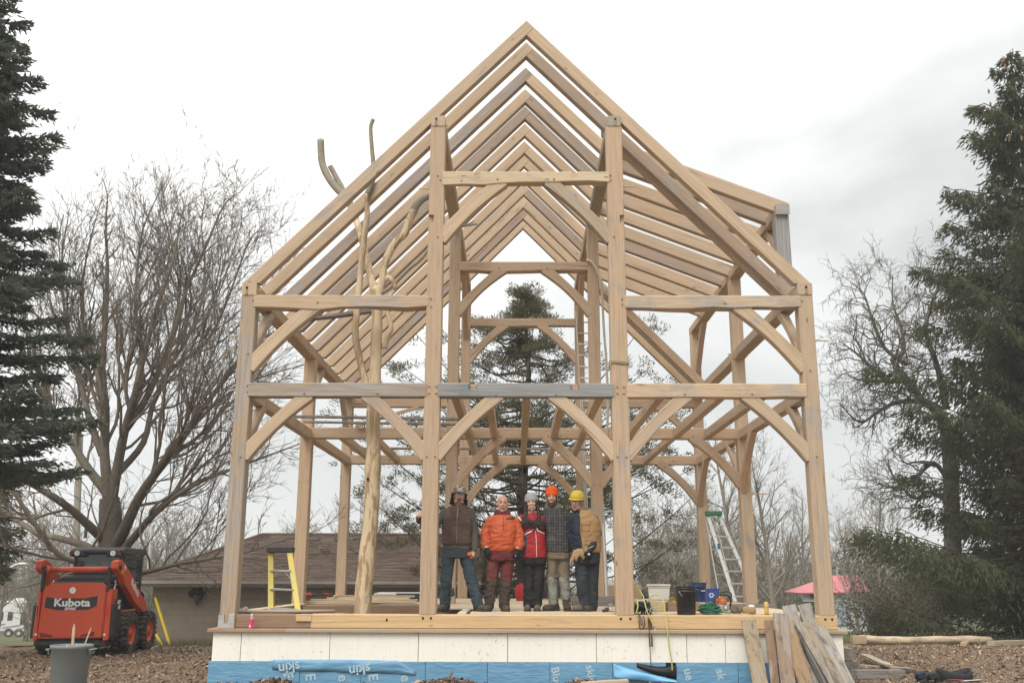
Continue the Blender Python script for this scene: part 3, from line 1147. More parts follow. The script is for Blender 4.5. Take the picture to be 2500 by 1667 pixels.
# concrete stem wall inside the cladding
mb = MB()
mb.box(FX0 + 0.07, FX1 - 0.07, FYF + 0.07, FYF + 0.27, -2.4, -0.242)
mb.box(FX0 + 0.07, FX1 - 0.07, FYB - 0.27, FYB - 0.07, -2.4, -0.242)
mb.box(FX0 + 0.07, FX0 + 0.27, FYF + 0.275, FYB - 0.275, -2.4, -0.242)
mb.box(FX1 - 0.27, FX1 - 0.07, FYF + 0.275, FYB - 0.275, -2.4, -0.242)
mb.obj("stem_wall", CONC, found)
tag(MB().box(FX0 + 0.28, FX1 - 0.28, FYF + 0.28, FYB - 0.28, -2.5, -2.3).obj("cellar_floor", CONC, found))
jx = [FX0] + [at(u, 1575, FYF).x for u in (588, 805, 1021.5, 1239.5, 1456, 1676.5, 1771)] + [at(1990, 1575, FYF).x, FX1]
for i in range(len(jx) - 1):
    a, b = jx[i] + 0.0035, jx[i + 1] - 0.0035
    j = random.uniform(-0.003, 0.003)
    me = MB().box(-(b - a) / 2, (b - a) / 2, 0, 0.06, -(ZF1 - ZF0) / 2, (ZF1 - ZF0) / 2).mesh("foam_panel", bevel=0.003)
    add("foam_panel", me, FOAM, found, ((a + b) / 2, FYF + j, (ZF0 + ZF1) / 2))
for sx in (-1, 1):
    for k in range(8):
        y0, y1 = FYF + 0.065 + k * 1.145, FYF + 0.06 + (k + 1) * 1.145
        x = FX0 if sx < 0 else FX1 - 0.06
        me = MB().box(0, 0.06, -(y1 - y0) / 2 + 0.003, (y1 - y0) / 2 - 0.003, -0.19, 0.19).mesh("foam_panel", bevel=0.003)
        add("foam_panel", me, FOAM, found, (x, (y0 + y1) / 2, (ZF0 + ZF1) / 2))
bj = [-4.335] + [at(u, 1640, -0.115).x for u in (732, 882, 1039, 1190, 1343, 1496, 1627)]
for i in range(len(bj) - 1):
    a, b = bj[i], bj[i + 1] - 0.005
    me = MB().box(-(b - a) / 2, (b - a) / 2, 0, 0.03, -0.38, 0.0).mesh("blue_panel", bevel=0.003)
    tilt_ = random.uniform(-0.02, 0.02)
    o = add("blue_panel", me, BLUE, found, ((a + b) / 2, -0.112 + random.uniform(-0.004, 0.004), ZF0 - 0.003))
# panel right of the torn one, then behind the planks
bj2 = [at(1651, 1640, -0.115).x, at(1803, 1640, -0.115).x, at(1905, 1640, -.115).x]
for a, b in zip(bj2[:-1], bj2[1:]):
    me = MB().box(-(b - a) / 2, (b - a) / 2 - 0.005, 0, 0.03, -0.38, 0.0).mesh("blue_panel", bevel=0.003)
    add("blue_panel", me, BLUE, found, ((a + b) / 2, -0.112, ZF0 - 0.003))
MB().box(bj2[2], FX1 - 0.005, -0.098, -0.045, -1.05, ZF0 - 0.004).obj("foam_panel", FOAM, found)
# blue sheet wrapped round the left corner and a long lapped strip on top
MB().box(-4.338, -4.312, -0.075, 9.1, -1.05, ZF0 - 0.003).obj("blue_sheet", BLUE, found)
pts = []
n = 40
sx0, sx1 = at(664, 1640, -0.13).x, at(1015, 1640, -0.13).x
ve, fe = [], []
for i in range(n + 1):
    t = i / n
    x = sx0 + (sx1 - sx0) * t
    top = ZF0 + 0.02 * math.sin(t * 2.2 + 0.5) - 0.012 * t + 0.012
    bot = ZF0 - 0.105 - 0.055 * t
    if t > 0.88:
        top -= (t - 0.88) / 0.12 * 0.135
    for k in range(4):
        z = top + (bot - top) * k / 3
        ve.append((x, -0.127 - 0.006 * math.sin(t * 17 + k * 1.3) - 0.004 * math.sin(t * 41), z))
for i in range(n):
    for k in range(3):
        fe.append((i * 4 + k, i * 4 + k + 1, (i + 1) * 4 + k + 1, (i + 1) * 4 + k))
me = bpy.data.meshes.new("lap_strip")
me.from_pydata(ve, [], fe)
smooth(me)
o = add("lap_strip", me, BLUE, found)
md = o.modifiers.new("s", "SOLIDIFY")
md.thickness = 0.003
strip = o
# torn membrane peeling away near the ropes: black backing exposed, blue flap sagging
bx0, bx1 = at(1343, 1640, -0.11).x, at(1651, 1640, -0.11).x
MB().box(bx0 + 0.02, bx1, -0.075, -0.045, -1.0, ZF0 - 0.003).obj("black_sheet", BLACKM, found)
ve, fe = [], []
n = 30
fx0, fx1 = at(1499, 1630, -0.15).x, at(1648, 1640, -0.2).x
for i in range(n + 1):
    t = i / n
    x = fx0 + (fx1 - fx0) * t
    top = ZF0 - 0.012 - 0.195 * t ** 0.8
    out = -0.118 - 0.14 * t ** 1.3
    for k in range(6):
        q = k / 5
        z = top - 0.18 * q * (1 - 0.75 * t)
        y = out - 0.05 * math.sin(q * 3.0) * t + 0.012 * math.sin(t * 9 + q * 4) - 0.02 * q * (1 - t)
        ve.append((x + 0.02 * q * t, y, z))
for i in range(n):
    for k in range(5):
        fe.append((i * 6 + k, i * 6 + k + 1, (i + 1) * 6 + k + 1, (i + 1) * 6 + k))
me = bpy.data.meshes.new("torn_flap")
me.from_pydata(ve, [], fe)
smooth(me)
BLUE2 = plain("membrane_back", (0.15, 0.37, 0.58), 0.4, var=0.12, scale=5)
o = add("torn_flap", me, BLUE2, found)
o.modifiers.new("s", "SOLIDIFY").thickness = 0.006
# black curl above it
ve, fe = [], []
kx0, kx1 = at(1555, 1620, -0.14).x, at(1652, 1620, -0.14).x
for i in range(25):
    t = i / 24
    x = kx0 + (kx1 - kx0) * t
    top = ZF0 - 0.0 - 0.03 * math.sin(t * math.pi) - 0.03 * t
    for k in range(6):
        q = k / 5
        ve.append((x, -0.115 - 0.05 * math.sin(q * math.pi * 0.9) * math.sin(t * math.pi) ** 0.6 - 0.004, top - 0.16 * q * (0.35 + 0.65 * t)))
for i in range(24):
    for k in range(5):
        fe.append((i * 6 + k, i * 6 + k + 1, (i + 1) * 6 + k + 1, (i + 1) * 6 + k))
me = bpy.data.meshes.new("torn_flap")
me.from_pydata(ve, [], fe)
smooth(me)
o = add("torn_flap", me, BLACKM, found)
o.modifiers.new("s", "SOLIDIFY").thickness = 0.004


def printed(body, u, v, size, rz, parent=found, y=-0.1155):
    me = text_mesh(body, size, 0.0006, bold=0.004)
    o = add("lettering", me, PRINT, parent)
    p = at(u, v, y)
    o.matrix_basis = Matrix.Translation(p) @ Matrix.Rotation(rad(rz), 4, "Y") @ Matrix.Rotation(rad(90), 4, "X")
    return o


printed("skin", 706, 1628, 0.19, 172, y=-0.139)
printed("skin", 878, 1633, 0.19, 172, y=-0.139)
printed("E", 703, 1648, 0.18, 78)
printed("E", 757, 1652, 0.19, 83)
printed("e", 837, 1654, 0.19, 78)
printed("E", 910, 1652, 0.18, 83)
printed("e", 990, 1654, 0.19, 80)
printed("Blue", 1358, 1652, 0.15, 80)
printed("skin", 1442, 1645, 0.15, 80)
printed("ue", 1681, 1645, 0.16, 80, y=-0.1145)
printed("sk", 1759, 1645, 0.16, 80, y=-0.1145)
printed("in", 1522, 1642, 0.15, 84)
# ledger board capping the foam
LEDGE = timber_mat("weathered_ledger")
lx = [-4.375, at(696, 1540, -0.15).x, 1.0, 4.37]
for i in range(3):
    timber("ledger_board", (lx[i] + 0.002, -0.04, -0.214), (lx[i + 1] - 0.002, -0.04, -0.214), 0.235, 0.044, found, T((0.37, 0.225, 0.14) if i == 0 else (0.36, 0.275, 0.185), 0.3), ch=0.004)
for x in (-4.26, 4.255):
    timber("ledger_board", (x, 0.085, -0.214), (x, 9.15, -0.214), 0.235, 0.044, found, T((0.36, 0.26, 0.17), 0.3), ch=0.004)

# ------------------------------------------------------------------ plank floor on the joists
floor = thing("plank_floor", "pale plywood and plank subfloor laid over the joists inside the frame", "floor")
y = 0.245
k = 0
while y < 4.30:
    w = random.uniform(0.30, 0.42)
    x0 = -0.80 if y < 1.75 else -1.45
    seam = random.uniform(0.5, 2.2)
    for a, b in ((x0, seam), (seam + 0.004, 4.03)):
        timber("floor_board", (a, y + w / 2, 0.006), (b, y + w / 2, 0.006), w - 0.006, 0.022, floor, T((0.58, 0.47, 0.335), 0.03), ch=0.002, sec=9)
    y += w
y = 4.69
while y < 8.75:
    w = random.uniform(0.28, 0.42)
    seam = random.uniform(-1.5, 1.5)
    for a, b in ((-4.03, seam), (seam + 0.004, 4.03)):
        timber("floor_board", (a, y + w / 2, 0.006), (b, y + w / 2, 0.006), w - 0.006, 0.022, floor, T((0.56, 0.45, 0.315), 0.05), ch=0.002, sec=9)
    y += w
timber("joist", (-0.92, 0.26, -0.03), (-0.92, 1.72, -0.03), 0.12, 0.10, floor, (0.68, 0.62, 0.50, 0.0))
for x in (-3.2, -2.3, -1.5):
    timber("joist", (x, 0.23, -0.24), (x, 4.43, -0.24), 0.06, 0.2, floor, T(BROWN, 0.1))
for x in (-0.3, 0.6, 1.5, 2.4, 3.3):
    timber("joist", (x, 0.245, -0.12), (x, 4.42, -0.12), 0.06, 0.2, floor, T(BROWN, 0.1))
for x in (-3.2, -2.2, -1.2, -0.3, 0.6, 1.5, 2.4, 3.3):
    timber("joist", (x, 4.68, -0.12), (x, 8.9, -0.12), 0.06, 0.2, floor, T(BROWN, 0.1))

# ------------------------------------------------------------------ peeled tree used as a post
BARKLESS = NT("peeled_trunk")
_c = BARKLESS.coords(scale=(1.3, 1.3, 0.22))
_n1 = BARKLESS.noise(_c, 9, 5, 0.65, 0.8)
_n2 = BARKLESS.noise(BARKLESS.coords(scale=(1, 1, 0.25)), 30, 4, 0.6)
_n3 = BARKLESS.noise(BARKLESS.coords(scale=(1, 1, 0.6)), 1.6, 3, 0.5)
_col = BARKLESS.mix(_n2, (0.57, 0.465, 0.315), (0.50, 0.39, 0.255))
_st = BARKLESS.math("MULTIPLY", BARKLESS.ramp(_n1, [(0.50, 0.0), (0.55, 1.0)]), BARKLESS.ramp(_n3, [(0.34, 0.2), (0.6, 0.9)]))
_col = BARKLESS.mix(_st, _col, (0.30, 0.185, 0.10))
BARKLESS.bump(BARKLESS.math("SUBTRACT", _n2, _n1), 0.5, 0.012)
BARKLESS = BARKLESS.done(_col, 0.75, 0, 0.25)
GREYBARK = NT("branch_bark")
_c = GREYBARK.coords()
_n1 = GREYBARK.noise(_c, 14, 6, 0.65)
_n2 = GREYBARK.voro(_c, 22)
_col = GREYBARK.mix(_n1, (0.15, 0.13, 0.095), (0.34, 0.30, 0.23))
_col = GREYBARK.mix(GREYBARK.ramp(_n2, [(0.1, 0.5), (0.25, 0.0)]), _col, (0.42, 0.40, 0.33))
GREYBARK.bump(_n1, 0.6, 0.012)
GREYBARK = GREYBARK.done(_col, 0.85, 0, 0.2)
YT = 0.62
tree = thing("tree_post", "peeled tree trunk with forked branches standing as a post in the left bay", "tree trunk", at(887, 1500, YT))
torg = Vector(tree.location)


def limb(name, pts, mat, n=10, sub_=5, rough=0.05):
    """pts: (u, v, Y, radius) control points from the survey; smooth curve through them"""
    P = [at(u, v, yy) - torg for u, v, yy, r in pts]
    R = [r for *_, r in pts]
    out, rr = [], []
    for i in range(len(P) - 1):
        p0, p1, p2, p3 = P[max(i - 1, 0)], P[i], P[i + 1], P[min(i + 2, len(P) - 1)]
        for k in range(sub_):
            t = k / sub_
            q = 0.5 * ((2 * p1) + (p2 - p0) * t + (2 * p0 - 5 * p1 + 4 * p2 - p3) * t * t + (3 * p1 - p0 - 3 * p2 + p3) * t ** 3)
            out.append(q)
            rr.append((R[i] + (R[i + 1] - R[i]) * t) * (1 + rough * mnoise.noise(q * 6)))
    out.append(P[-1])
    rr.append(R[-1])
    return MB().tube(out, rr, n).obj(name, mat, tree, smooth_=True)


limb("trunk", [(886, 1530, YT, .128), (887, 1450, YT, .125), (895, 1380, YT, .122), (897, 1350, YT, .126), (903, 1290, YT, .118), (909, 1200, YT, .118), (909, 1168, YT, .125), (912, 1100, YT, .112),
               (911, 1010, YT, .102), (915, 930, YT, .096), (918, 850, YT, .090), (921, 760, YT, .088), (920, 715, YT, .088), (922, 700, YT, .06)], BARKLESS, 16, 6, 0.12)
MB().ell((0, 0, 0), (0.018, 0.014, 0.024)).obj("knot", plain("knot_hole", (0.02, 0.015, 0.01), 0.9), tree, loc=at(898, 1169, YT - 0.118) - torg)
limb("branch", [(897, 950, YT, .055), (880, 885, YT - .02, .053), (868, 820, YT - .03, .054), (871, 765, YT - .03, .05), (878, 690, YT - .03, .05), (887, 600, YT - .02, .048), (897, 520, YT, .045), (893, 490, YT, .044),
                (898, 470, YT, .043)], BARKLESS, 12)
limb("branch", [(897, 474, YT, .048), (906, 450, YT, .047), (913, 425, YT, .042), (911, 395, YT, .036), (907, 350, YT, .034), (905, 312, YT, .032), (911, 292, YT, .033)], GREYBARK, 12)
limb("branch", [(918, 720, YT, .07), (908, 690, YT + .05, .062), (897, 640, YT + .2, .058), (885, 590, YT + .45, .055), (872, 545, YT + .7, .055), (863, 520, YT + .85, .055)], BARKLESS, 12)
limb("branch", [(863, 522, YT + .86, .06), (850, 490, YT + .95, .062), (822, 460, YT + 1.0, .064), (800, 430, YT + 1.05, .062), (786, 395, YT + 1.1, .062), (783, 342, YT + 1.1, .062)], GREYBARK, 12)
limb("branch", [(845, 484, YT + .98, .05), (833, 455, YT + 1.05, .048), (818, 428, YT + 1.1, .046), (806, 406, YT + 1.1, .046)], GREYBARK, 12)
limb("branch", [(925, 718, YT, .06), (934, 680, YT + .0, .058), (940, 640, YT, .06), (964, 594, YT, .062), (988, 570, YT, .062), (1000, 537, YT + .02, .062), (1010, 515, YT + .03, .062)], BARKLESS, 12)
limb("branch", [(1008, 520, YT + .03, .064), (1016, 502, YT + .05, .062), (1030, 488, YT + .12, .056), (1048, 478, YT + .22, .05), (1066, 466, YT + .3, .045)], GREYBARK, 12)
limb("branch", [(932, 716, YT, .034), (955, 700, YT, .032), (975, 680, YT, .030), (1000, 655, YT, .030), (1030, 630, YT + .05, .028), (1060, 590, YT + .2, .024), (1100, 562, YT + .35, .022), (1135, 552, YT + .4, .018), (1166, 547, YT + .4, .012)], GREYBARK, 9)
limb("branch", [(1120, 554, YT + .38, .014), (1140, 548, YT + .4, .012), (1158, 541, YT + .4, .007)], GREYBARK, 7, 3)
limb("branch", [(938, 850, YT, .045), (946, 820, YT, .040), (955, 800, YT, .038), (947, 765, YT, .036), (948, 730, YT + .02, .034), (966, 705, YT + .03, .028)], BARKLESS, 10)
limb("branch", [(935, 690, YT + .02, .045), (948, 678, YT, .045), (962, 690, YT, .04), (964, 705, YT, .03)], BARKLESS, 10)

# ------------------------------------------------------------------ brick-block house with brown shingles, behind on the left
house = thing("house", "low beige concrete block house with a brown shingle hip roof behind the loader", "house")
HY = 12.6
p_l = at(319, 1405, HY - 0.45)
p_l.x += 0.45
hxl, hxr = p_l.x, at(1130, 1420, HY).x
hz_e = at(760, 1416, HY).z
hz_b = hz_e - 2.5
BLOCK = NT("concrete_block")
_c = BLOCK.coords()
_n = BLOCK.noise(_c, 3.0, 5, 0.6)
_oi = BLOCK.n("ShaderNodeObjectInfo")
_rv = BLOCK.ramp(_oi.outputs["Random"], [(0.0, 0.95), (1.0, 1.03)])
_col = BLOCK.mix(1.0, BLOCK.mix(_n, (0.285, 0.24, 0.185), (0.345, 0.295, 0.23)), _rv, "MULTIPLY")
BLOCK.bump(BLOCK.noise(_c, 40, 4), 0.3, 0.006)
BLOCK = BLOCK.done(_col, 0.9, 0, 0.2)
MORTAR = plain("mortar", (0.285, 0.24, 0.187), 0.95)
GUTTER = plain("gutter_paint", (0.46, 0.44, 0.40), 0.5, dirt=(0.25, 0.22, 0.18))
BW, BH = 0.40, 0.20
wall = MB().box(hxl, hxr, HY + 0.006, HY + 0.3, hz_b, hz_e - 0.02).box(hxl, hxl + 0.3, HY + 0.3, HY + 8.0, hz_b, hz_e - 0.02).box(hxr - 0.3, hxr, HY + 0.3, HY + 8.0, hz_b, hz_e - 0.02).obj("wall", MORTAR, house)
bme = MB().box(-BW / 2 + 0.004, BW / 2 - 0.004, 0, 0.02, -BH / 2 + 0.004, BH / 2 - 0.004).mesh("block", bevel=0.003)
bme.materials.append(BLOCK)
rest = MB()
nb = 0
rows = int((hz_e - 0.1 - hz_b) / BH)
for r_ in range(rows):
    z = hz_e - 0.10 - (r_ + 0.5) * BH
    x = hxl + BW / 2 + (0.0 if r_ % 2 else -BW / 2)
    while x < hxr - BW / 2:
        if x > hxl + BW / 2 - 0.01:
            if nb < 300 and r_ < 9 and x < at(1020, 1450, HY).x:
                o = bpy.data.objects.new("block", bme)
                COL.objects.link(o)
                o.parent = wall
                o.location = (x, HY + 0.001 + random.uniform(-0.002, 0.002), z)
                nb += 1
            else:
                rest.box(x - BW / 2 + 0.005, x + BW / 2 - 0.005, HY + 0.001, HY + 0.014, z - BH / 2 + 0.005, z + BH / 2 - 0.005)
        x += BW
tag(rest.obj("block_courses", BLOCK, wall), kind="stuff")
# hip roof: courses of shingle tabs as real strips
SH = NT("brown_shingle")
_c = SH.coords("Object", jitter=False)
_br = SH.n("ShaderNodeTexWhiteNoise", noise_dimensions="3D")
_sn = SH.n("ShaderNodeVectorMath", operation="SNAP")
SH.t.links.new(_c, _sn.inputs[0])
_sn.inputs[1].default_value = (0.32, 0.14, 50)
SH.t.links.new(_sn.outputs[0], _br.inputs["Vector"])
_n = SH.noise(_c, 1.2, 4)
_col = SH.mix(_br.outputs["Value"], (0.118, 0.083, 0.065), (0.160, 0.114, 0.091))
_col = SH.mix(SH.ramp(_n, [(0.4, 0.0), (0.7, 0.4)]), _col, (0.19, 0.15, 0.125))
SH.bump(SH.noise(_c, 60, 3), 0.5, 0.006)
SH = SH.done(_col, 0.95, 0, 0.15)
hr_y = HY + 4.0
rx0 = at(640, 1308, hr_y).x
hz_r = at(760, 1306, hr_y).z
ex = 0.45
roof = MB()
E0 = (hxl - ex, HY - ex)
roof.addraw([(hxl - ex, HY - ex, hz_e - 0.03), (hxr + 0.5, HY - ex, hz_e - 0.03), (hxr + 0.5, hr_y, hz_r - 0.03), (rx0, hr_y, hz_r - 0.03)], [(0, 1, 2, 3)])
roof.addraw([(hxl - ex, HY - ex, hz_e - 0.03), (rx0, hr_y, hz_r - 0.03), (hxl - ex, hr_y + (hr_y - HY + ex), hz_e - 0.03)], [(0, 1, 2)])
roof.addraw([(rx0, hr_y, hz_r - 0.03), (hxr + 0.5, hr_y, hz_r - 0.03), (hxr + 0.5, 2 * hr_y - HY + ex, hz_e - 0.03), (hxl - ex, 2 * hr_y - HY + ex, hz_e - 0.03)], [(0, 1, 2, 3)])
roof.addraw([(hxr + 0.5, HY - ex, hz_e - 0.03), (hxr + 0.5, 2 * hr_y - HY + ex, hz_e - 0.03), (hxr + 0.5, hr_y, hz_r - 0.03)], [(0, 1, 2)])
roof = roof.obj("roof", SH, house)
run = hr_y - (HY - ex)
rise = hz_r - hz_e
ncr = 34
sm = MB()
for i in range(ncr):
    t0, t1_ = i / ncr, (i + 1) / ncr
    y0, y1 = HY - ex + run * t0, HY - ex + run * t1_
    z0, z1 = hz_e + rise * t0, hz_e + rise * t1_
    xa = hxl - ex + (rx0 - (hxl - ex)) * t0
    x = xa + random.uniform(-0.3, 0)
    while x < hxr + 0.5:
        w = 0.31
        a, b = max(x, xa), min(x + w - 0.008, hxr + 0.5)
        lift = random.choice((0.016, 0.018, 0.022, 0.030))
        if b > a + 0.02:
            sm.addraw([(a, y0 - 0.02, z0 + lift), (b, y0 - 0.02, z0 + lift), (b, y1, z1 + 0.004), (a, y1, z1 + 0.004), (a, y0 - 0.02, z0 - 0.006), (b, y0 - 0.02, z0 - 0.006)], [(0, 1, 2, 3), (4, 5, 1, 0)])
        x += w
tag(sm.obj("shingles", SH, roof, fix=False), kind="stuff")
MB().tube([(hxl - ex, HY - ex, hz_e + 0.01), (rx0, hr_y, hz_r + 0.02)], 0.05, 6).tube([(rx0, hr_y, hz_r + 0.02), (hxr + 0.5, hr_y, hz_r + 0.02)], 0.05, 6).obj("ridge_cap", SH, roof)
g = MB()
gy_ = HY - ex - 0.01
g.prism([(gy_ - 0.11, hz_e - 0.0), (gy_ - 0.10, hz_e - 0.025), (gy_ - 0.085, hz_e - 0.09), (gy_, hz_e - 0.105), (gy_, hz_e - 0.0), (gy_ - 0.01, hz_e), (gy_ - 0.01, hz_e - 0.09), (gy_ - 0.078, hz_e - 0.08), (gy_ - 0.095, hz_e - 0.0)], hxl - ex, hxr + 0.5, "yz")
g.obj("gutter", GUTTER, house)
MB().box(hxl - ex, hxr + 0.5, gy_ + 0.002, gy_ + 0.03, hz_e - 0.17, hz_e - 0.035).box(hxl - ex, hxl - ex + 0.03, gy_ + 0.032, gy_ + 8, hz_e - 0.17, hz_e - 0.035).obj("fascia", plain("fascia_paint", (0.30, 0.26, 0.21), 0.7), house)
MB().box(hxl - ex + 0.035, hxr + 0.49, gy_ + 0.035, HY - 0.01, hz_e - 0.10, hz_e - 0.09).obj("soffit", plain("soffit_paint", (0.30, 0.265, 0.22), 0.8), house)
for u in (765, 851):
    p = at(u, 1313, hr_y - 0.45)
    MB().box(-0.17, 0.17, -0.17, 0.17, 0.0, 0.14).box(-0.2, 0.2, -0.2, 0.2, 0.14, 0.17).obj("roof_vent", plain("vent_metal", (0.33, 0.33, 0.32), 0.5), roof, loc=(p.x, p.y, hz_r - 0.28))
p = at(368, 1330, hr_y - 0.5)
MB().tube([(0, 0, -0.8), (0, 0, 0.55), (0.06, 0, 0.62)], 0.05, 10).obj("vent_pipe", plain("white_pipe", (0.55, 0.54, 0.50), 0.5), roof, loc=p)
# dark hanging ornament on the wall, and a small lantern
p = at(482, 1457, HY - 0.06)
pl = thing("wall_planter", "dark leafy hanging planter fixed to the beige block wall", "planter", p)
DKLEAF = plain("dark_leaf", (0.030, 0.036, 0.036), 0.6)
mb = MB()
for k in range(46):
    a, r_ = random.uniform(0, 6.28), random.uniform(0.02, 0.17)
    q = Vector((math.cos(a) * r_ * 1.15, random.uniform(-0.06, 0.02), 0.1 + math.sin(a) * r_ * 0.6))
    R_ = Matrix.Rotation(random.uniform(0, 6), 3, "Y") @ Matrix.Rotation(random.uniform(-0.6, 0.6), 3, "X")
    mb.ell(q, (0.045, 0.008, 0.075), 7, 4, R=R_)
mb.obj("foliage", DKLEAF, pl)
MB().lathe([(0.005, -0.22), (0.05, -0.16), (0.10, -0.05), (0.12, 0.06), (0.10, 0.07), (0.02, -0.02)], 12).obj("pot", plain("grey_pot", (0.085, 0.085, 0.085), 0.6), pl)
p = at(345, 1458, HY - 0.08)
ln_ = thing("wall_lantern", "small black lantern on the house wall beside the loader arm", "lantern", p)
MB().box(-0.05, 0.05, -0.05, 0.05, -0.1, 0.08).lathe([(0.07, 0.08), (0.01, 0.16)], 8).obj("lamp_body", plain("black_iron", (0.02, 0.02, 0.02), 0.5), ln_)
MB().box(-0.06, 0.06, 0.03, 0.085, -0.22, -0.11).obj("bracket", plain("black_iron2", (0.02, 0.02, 0.02), 0.5), ln_)
# driveway strip behind the loader
dv = []
for i, x in enumerate(np.linspace(-40, -9.2, 24)):
    for yy in (8.2, 9.9):
        dv.append((x, yy, gzf(x, yy) + 0.02))
me = bpy.data.meshes.new("driveway")
me.from_pydata(dv, [], [(2 * i, 2 * i + 1, 2 * i + 3, 2 * i + 2) for i in range(23)])
DRV = plain("driveway_concrete", (0.46, 0.42, 0.36), 0.9, var=0.1, dirt=(0.3, 0.25, 0.2))
tag(add("driveway", me, DRV), kind="structure")
# ------------------------------------------------------------------ trees
def bark(name, a, b, scale=10):
    s = NT(name)
    c = s.coords("Object", jitter=True)
    n1 = s.noise(s.coords("Object", scale=(1, 1, 0.3)), scale, 6, 0.65)
    col = s.mix(n1, a, b)
    s.bump(n1, 0.7, 0.02)
    return s.done(col, 0.92, 0, 0.12)


MAPLE = bark("maple_bark", (0.066, 0.056, 0.044), (0.19, 0.162, 0.126), 9)
TWIG = bark("grey_twig", (0.135, 0.112, 0.088), (0.25, 0.215, 0.172), 5)
TWIG2 = bark("pale_twig", (0.150, 0.128, 0.102), (0.265, 0.23, 0.185), 5)
CATB = bark("catalpa_bark", (0.080, 0.072, 0.058), (0.22, 0.20, 0.16), 8)


class Limbs:
    """collects tapered branch segments, builds them all at once"""

    def __init__(s):
        s.a, s.b, s.ra, s.rb = [], [], [], []

    def seg(s, p, q, r0, r1):
        s.a.append(p)
        s.b.append(q)
        s.ra.append(r0)
        s.rb.append(r1)

    def build(s, name, rmin=0.0, rmax=9.0):
        A, B = np.array(s.a), np.array(s.b)
        R0, R1 = np.array(s.ra), np.array(s.rb)
        sel = (R0 >= rmin) & (R0 < rmax)
        A, B, R0, R1 = A[sel], B[sel], R0[sel], R1[sel]
        Vs, Fs, off = [], [], 0
        for lo, hi, n in ((0, 0.012, 3), (0.012, 0.05, 5), (0.05, 99, 9)):
            m = (R0 >= lo) & (R0 < hi)
            if not m.any():
                continue
            a, b, r0, r1 = A[m], B[m], R0[m], R1[m]
            d = b - a
            d /= np.maximum(np.linalg.norm(d, axis=1, keepdims=True), 1e-9)
            ref = np.where(np.abs(d[:, 2:3]) > 0.9, np.array([[1.0, 0, 0]]), np.array([[0, 0, 1.0]]))
            u = np.cross(d, ref)
            u /= np.linalg.norm(u, axis=1, keepdims=True)
            w = np.cross(d, u)
            k = len(a)
            th = 2 * np.pi * np.arange(n) / n
            ring = u[:, None, :] * np.cos(th)[None, :, None] + w[:, None, :] * np.sin(th)[None, :, None]
            b2 = b + d * (r1 * 0.6)[:, None]
            V0 = a[:, None, :] + ring * r0[:, None, None]
            V1 = b2[:, None, :] + ring * r1[:, None, None]
            V_ = np.concatenate([V0, V1], 1).reshape(-1, 3)
            base = off + np.arange(k)[:, None] * (2 * n)
            i = np.arange(n)[None, :]
            j = (np.arange(n)[None, :] + 1) % n
            F_ = np.stack([base + i, base + j, base + n + j, base + n + i], 2).reshape(-1, 4)
            Vs.append(V_)
            Fs.append(F_)
            off += len(V_)
        me = np_mesh(name, np.concatenate(Vs), np.concatenate(Fs))
        return smooth(me)


def grow(L, p, d, length, r, lvl, rnd, up=0.12, wander=0.16, minr=0.0035, spread=0.75, nch=(3, 5), ratio=(0.45, 0.75), taper=0.45, pos=(0.25, 1.0), seglen=0.35, droop=0.0, maxlvl=6):
    n = max(2, min(9, int(length / seglen) + 1))
    p = np.array(p, float)
    d = np.array(d, float)
    d /= np.linalg.norm(d)
    pts, dirs, rs = [p], [d], [r]
    for i in range(n):
        t = (i + 1) / n
        d = d + rnd.normal(0, wander, 3) + np.array([0, 0, up * (1 if lvl < 4 else 0.6) - droop * lvl * 0.1])
        d /= np.linalg.norm(d)
        q = p + d * (length / n)
        r1 = r * (1 - (1 - taper) * t)
        L.seg(p, q, rs[-1], r1)
        p = q
        pts.append(p)
        dirs.append(d)
        rs.append(r1)
    if lvl >= maxlvl:
        return
    k = rnd.integers(nch[0], nch[1] + 1)
    for c in range(k):
        t = pos[0] + (pos[1] - pos[0]) * ((c + rnd.random() * 0.8) / k)
        i = min(n, max(1, int(t * n + 0.5)))
        rr = rs[i] * rnd.uniform(0.5, 0.75)
        if rr < minr:
            rr = minr
            if lvl > 2 and rnd.random() < 0.3:
                continue
        dd = dirs[i]
        o = np.cross(dd, rnd.normal(0, 1, 3))
        o /= np.linalg.norm(o)
        a = rnd.uniform(0.35, 1.0) * spread
        nd = dd * math.cos(a) + o * math.sin(a)
        grow(L, pts[i], nd, length * rnd.uniform(*ratio), rr, lvl + 1, rnd, up, wander, minr, spread, nch, ratio, taper, (0.12, 1.0), seglen, droop, maxlvl)


def smooth_path(P, R, sub_=4):
    out, rr = [], []
    for i in range(len(P) - 1):
        p0, p1, p2, p3 = P[max(i - 1, 0)], P[i], P[i + 1], P[min(i + 2, len(P) - 1)]
        for k in range(sub_):
            t = k / sub_
            out.append(0.5 * ((2 * p1) + (p2 - p0) * t + (2 * p0 - 5 * p1 + 4 * p2 - p3) * t * t + (3 * p1 - p0 - 3 * p2 + p3) * t ** 3))
            rr.append(R[i] + (R[i + 1] - R[i]) * t)
    out.append(P[-1])
    rr.append(R[-1])
    return out, rr


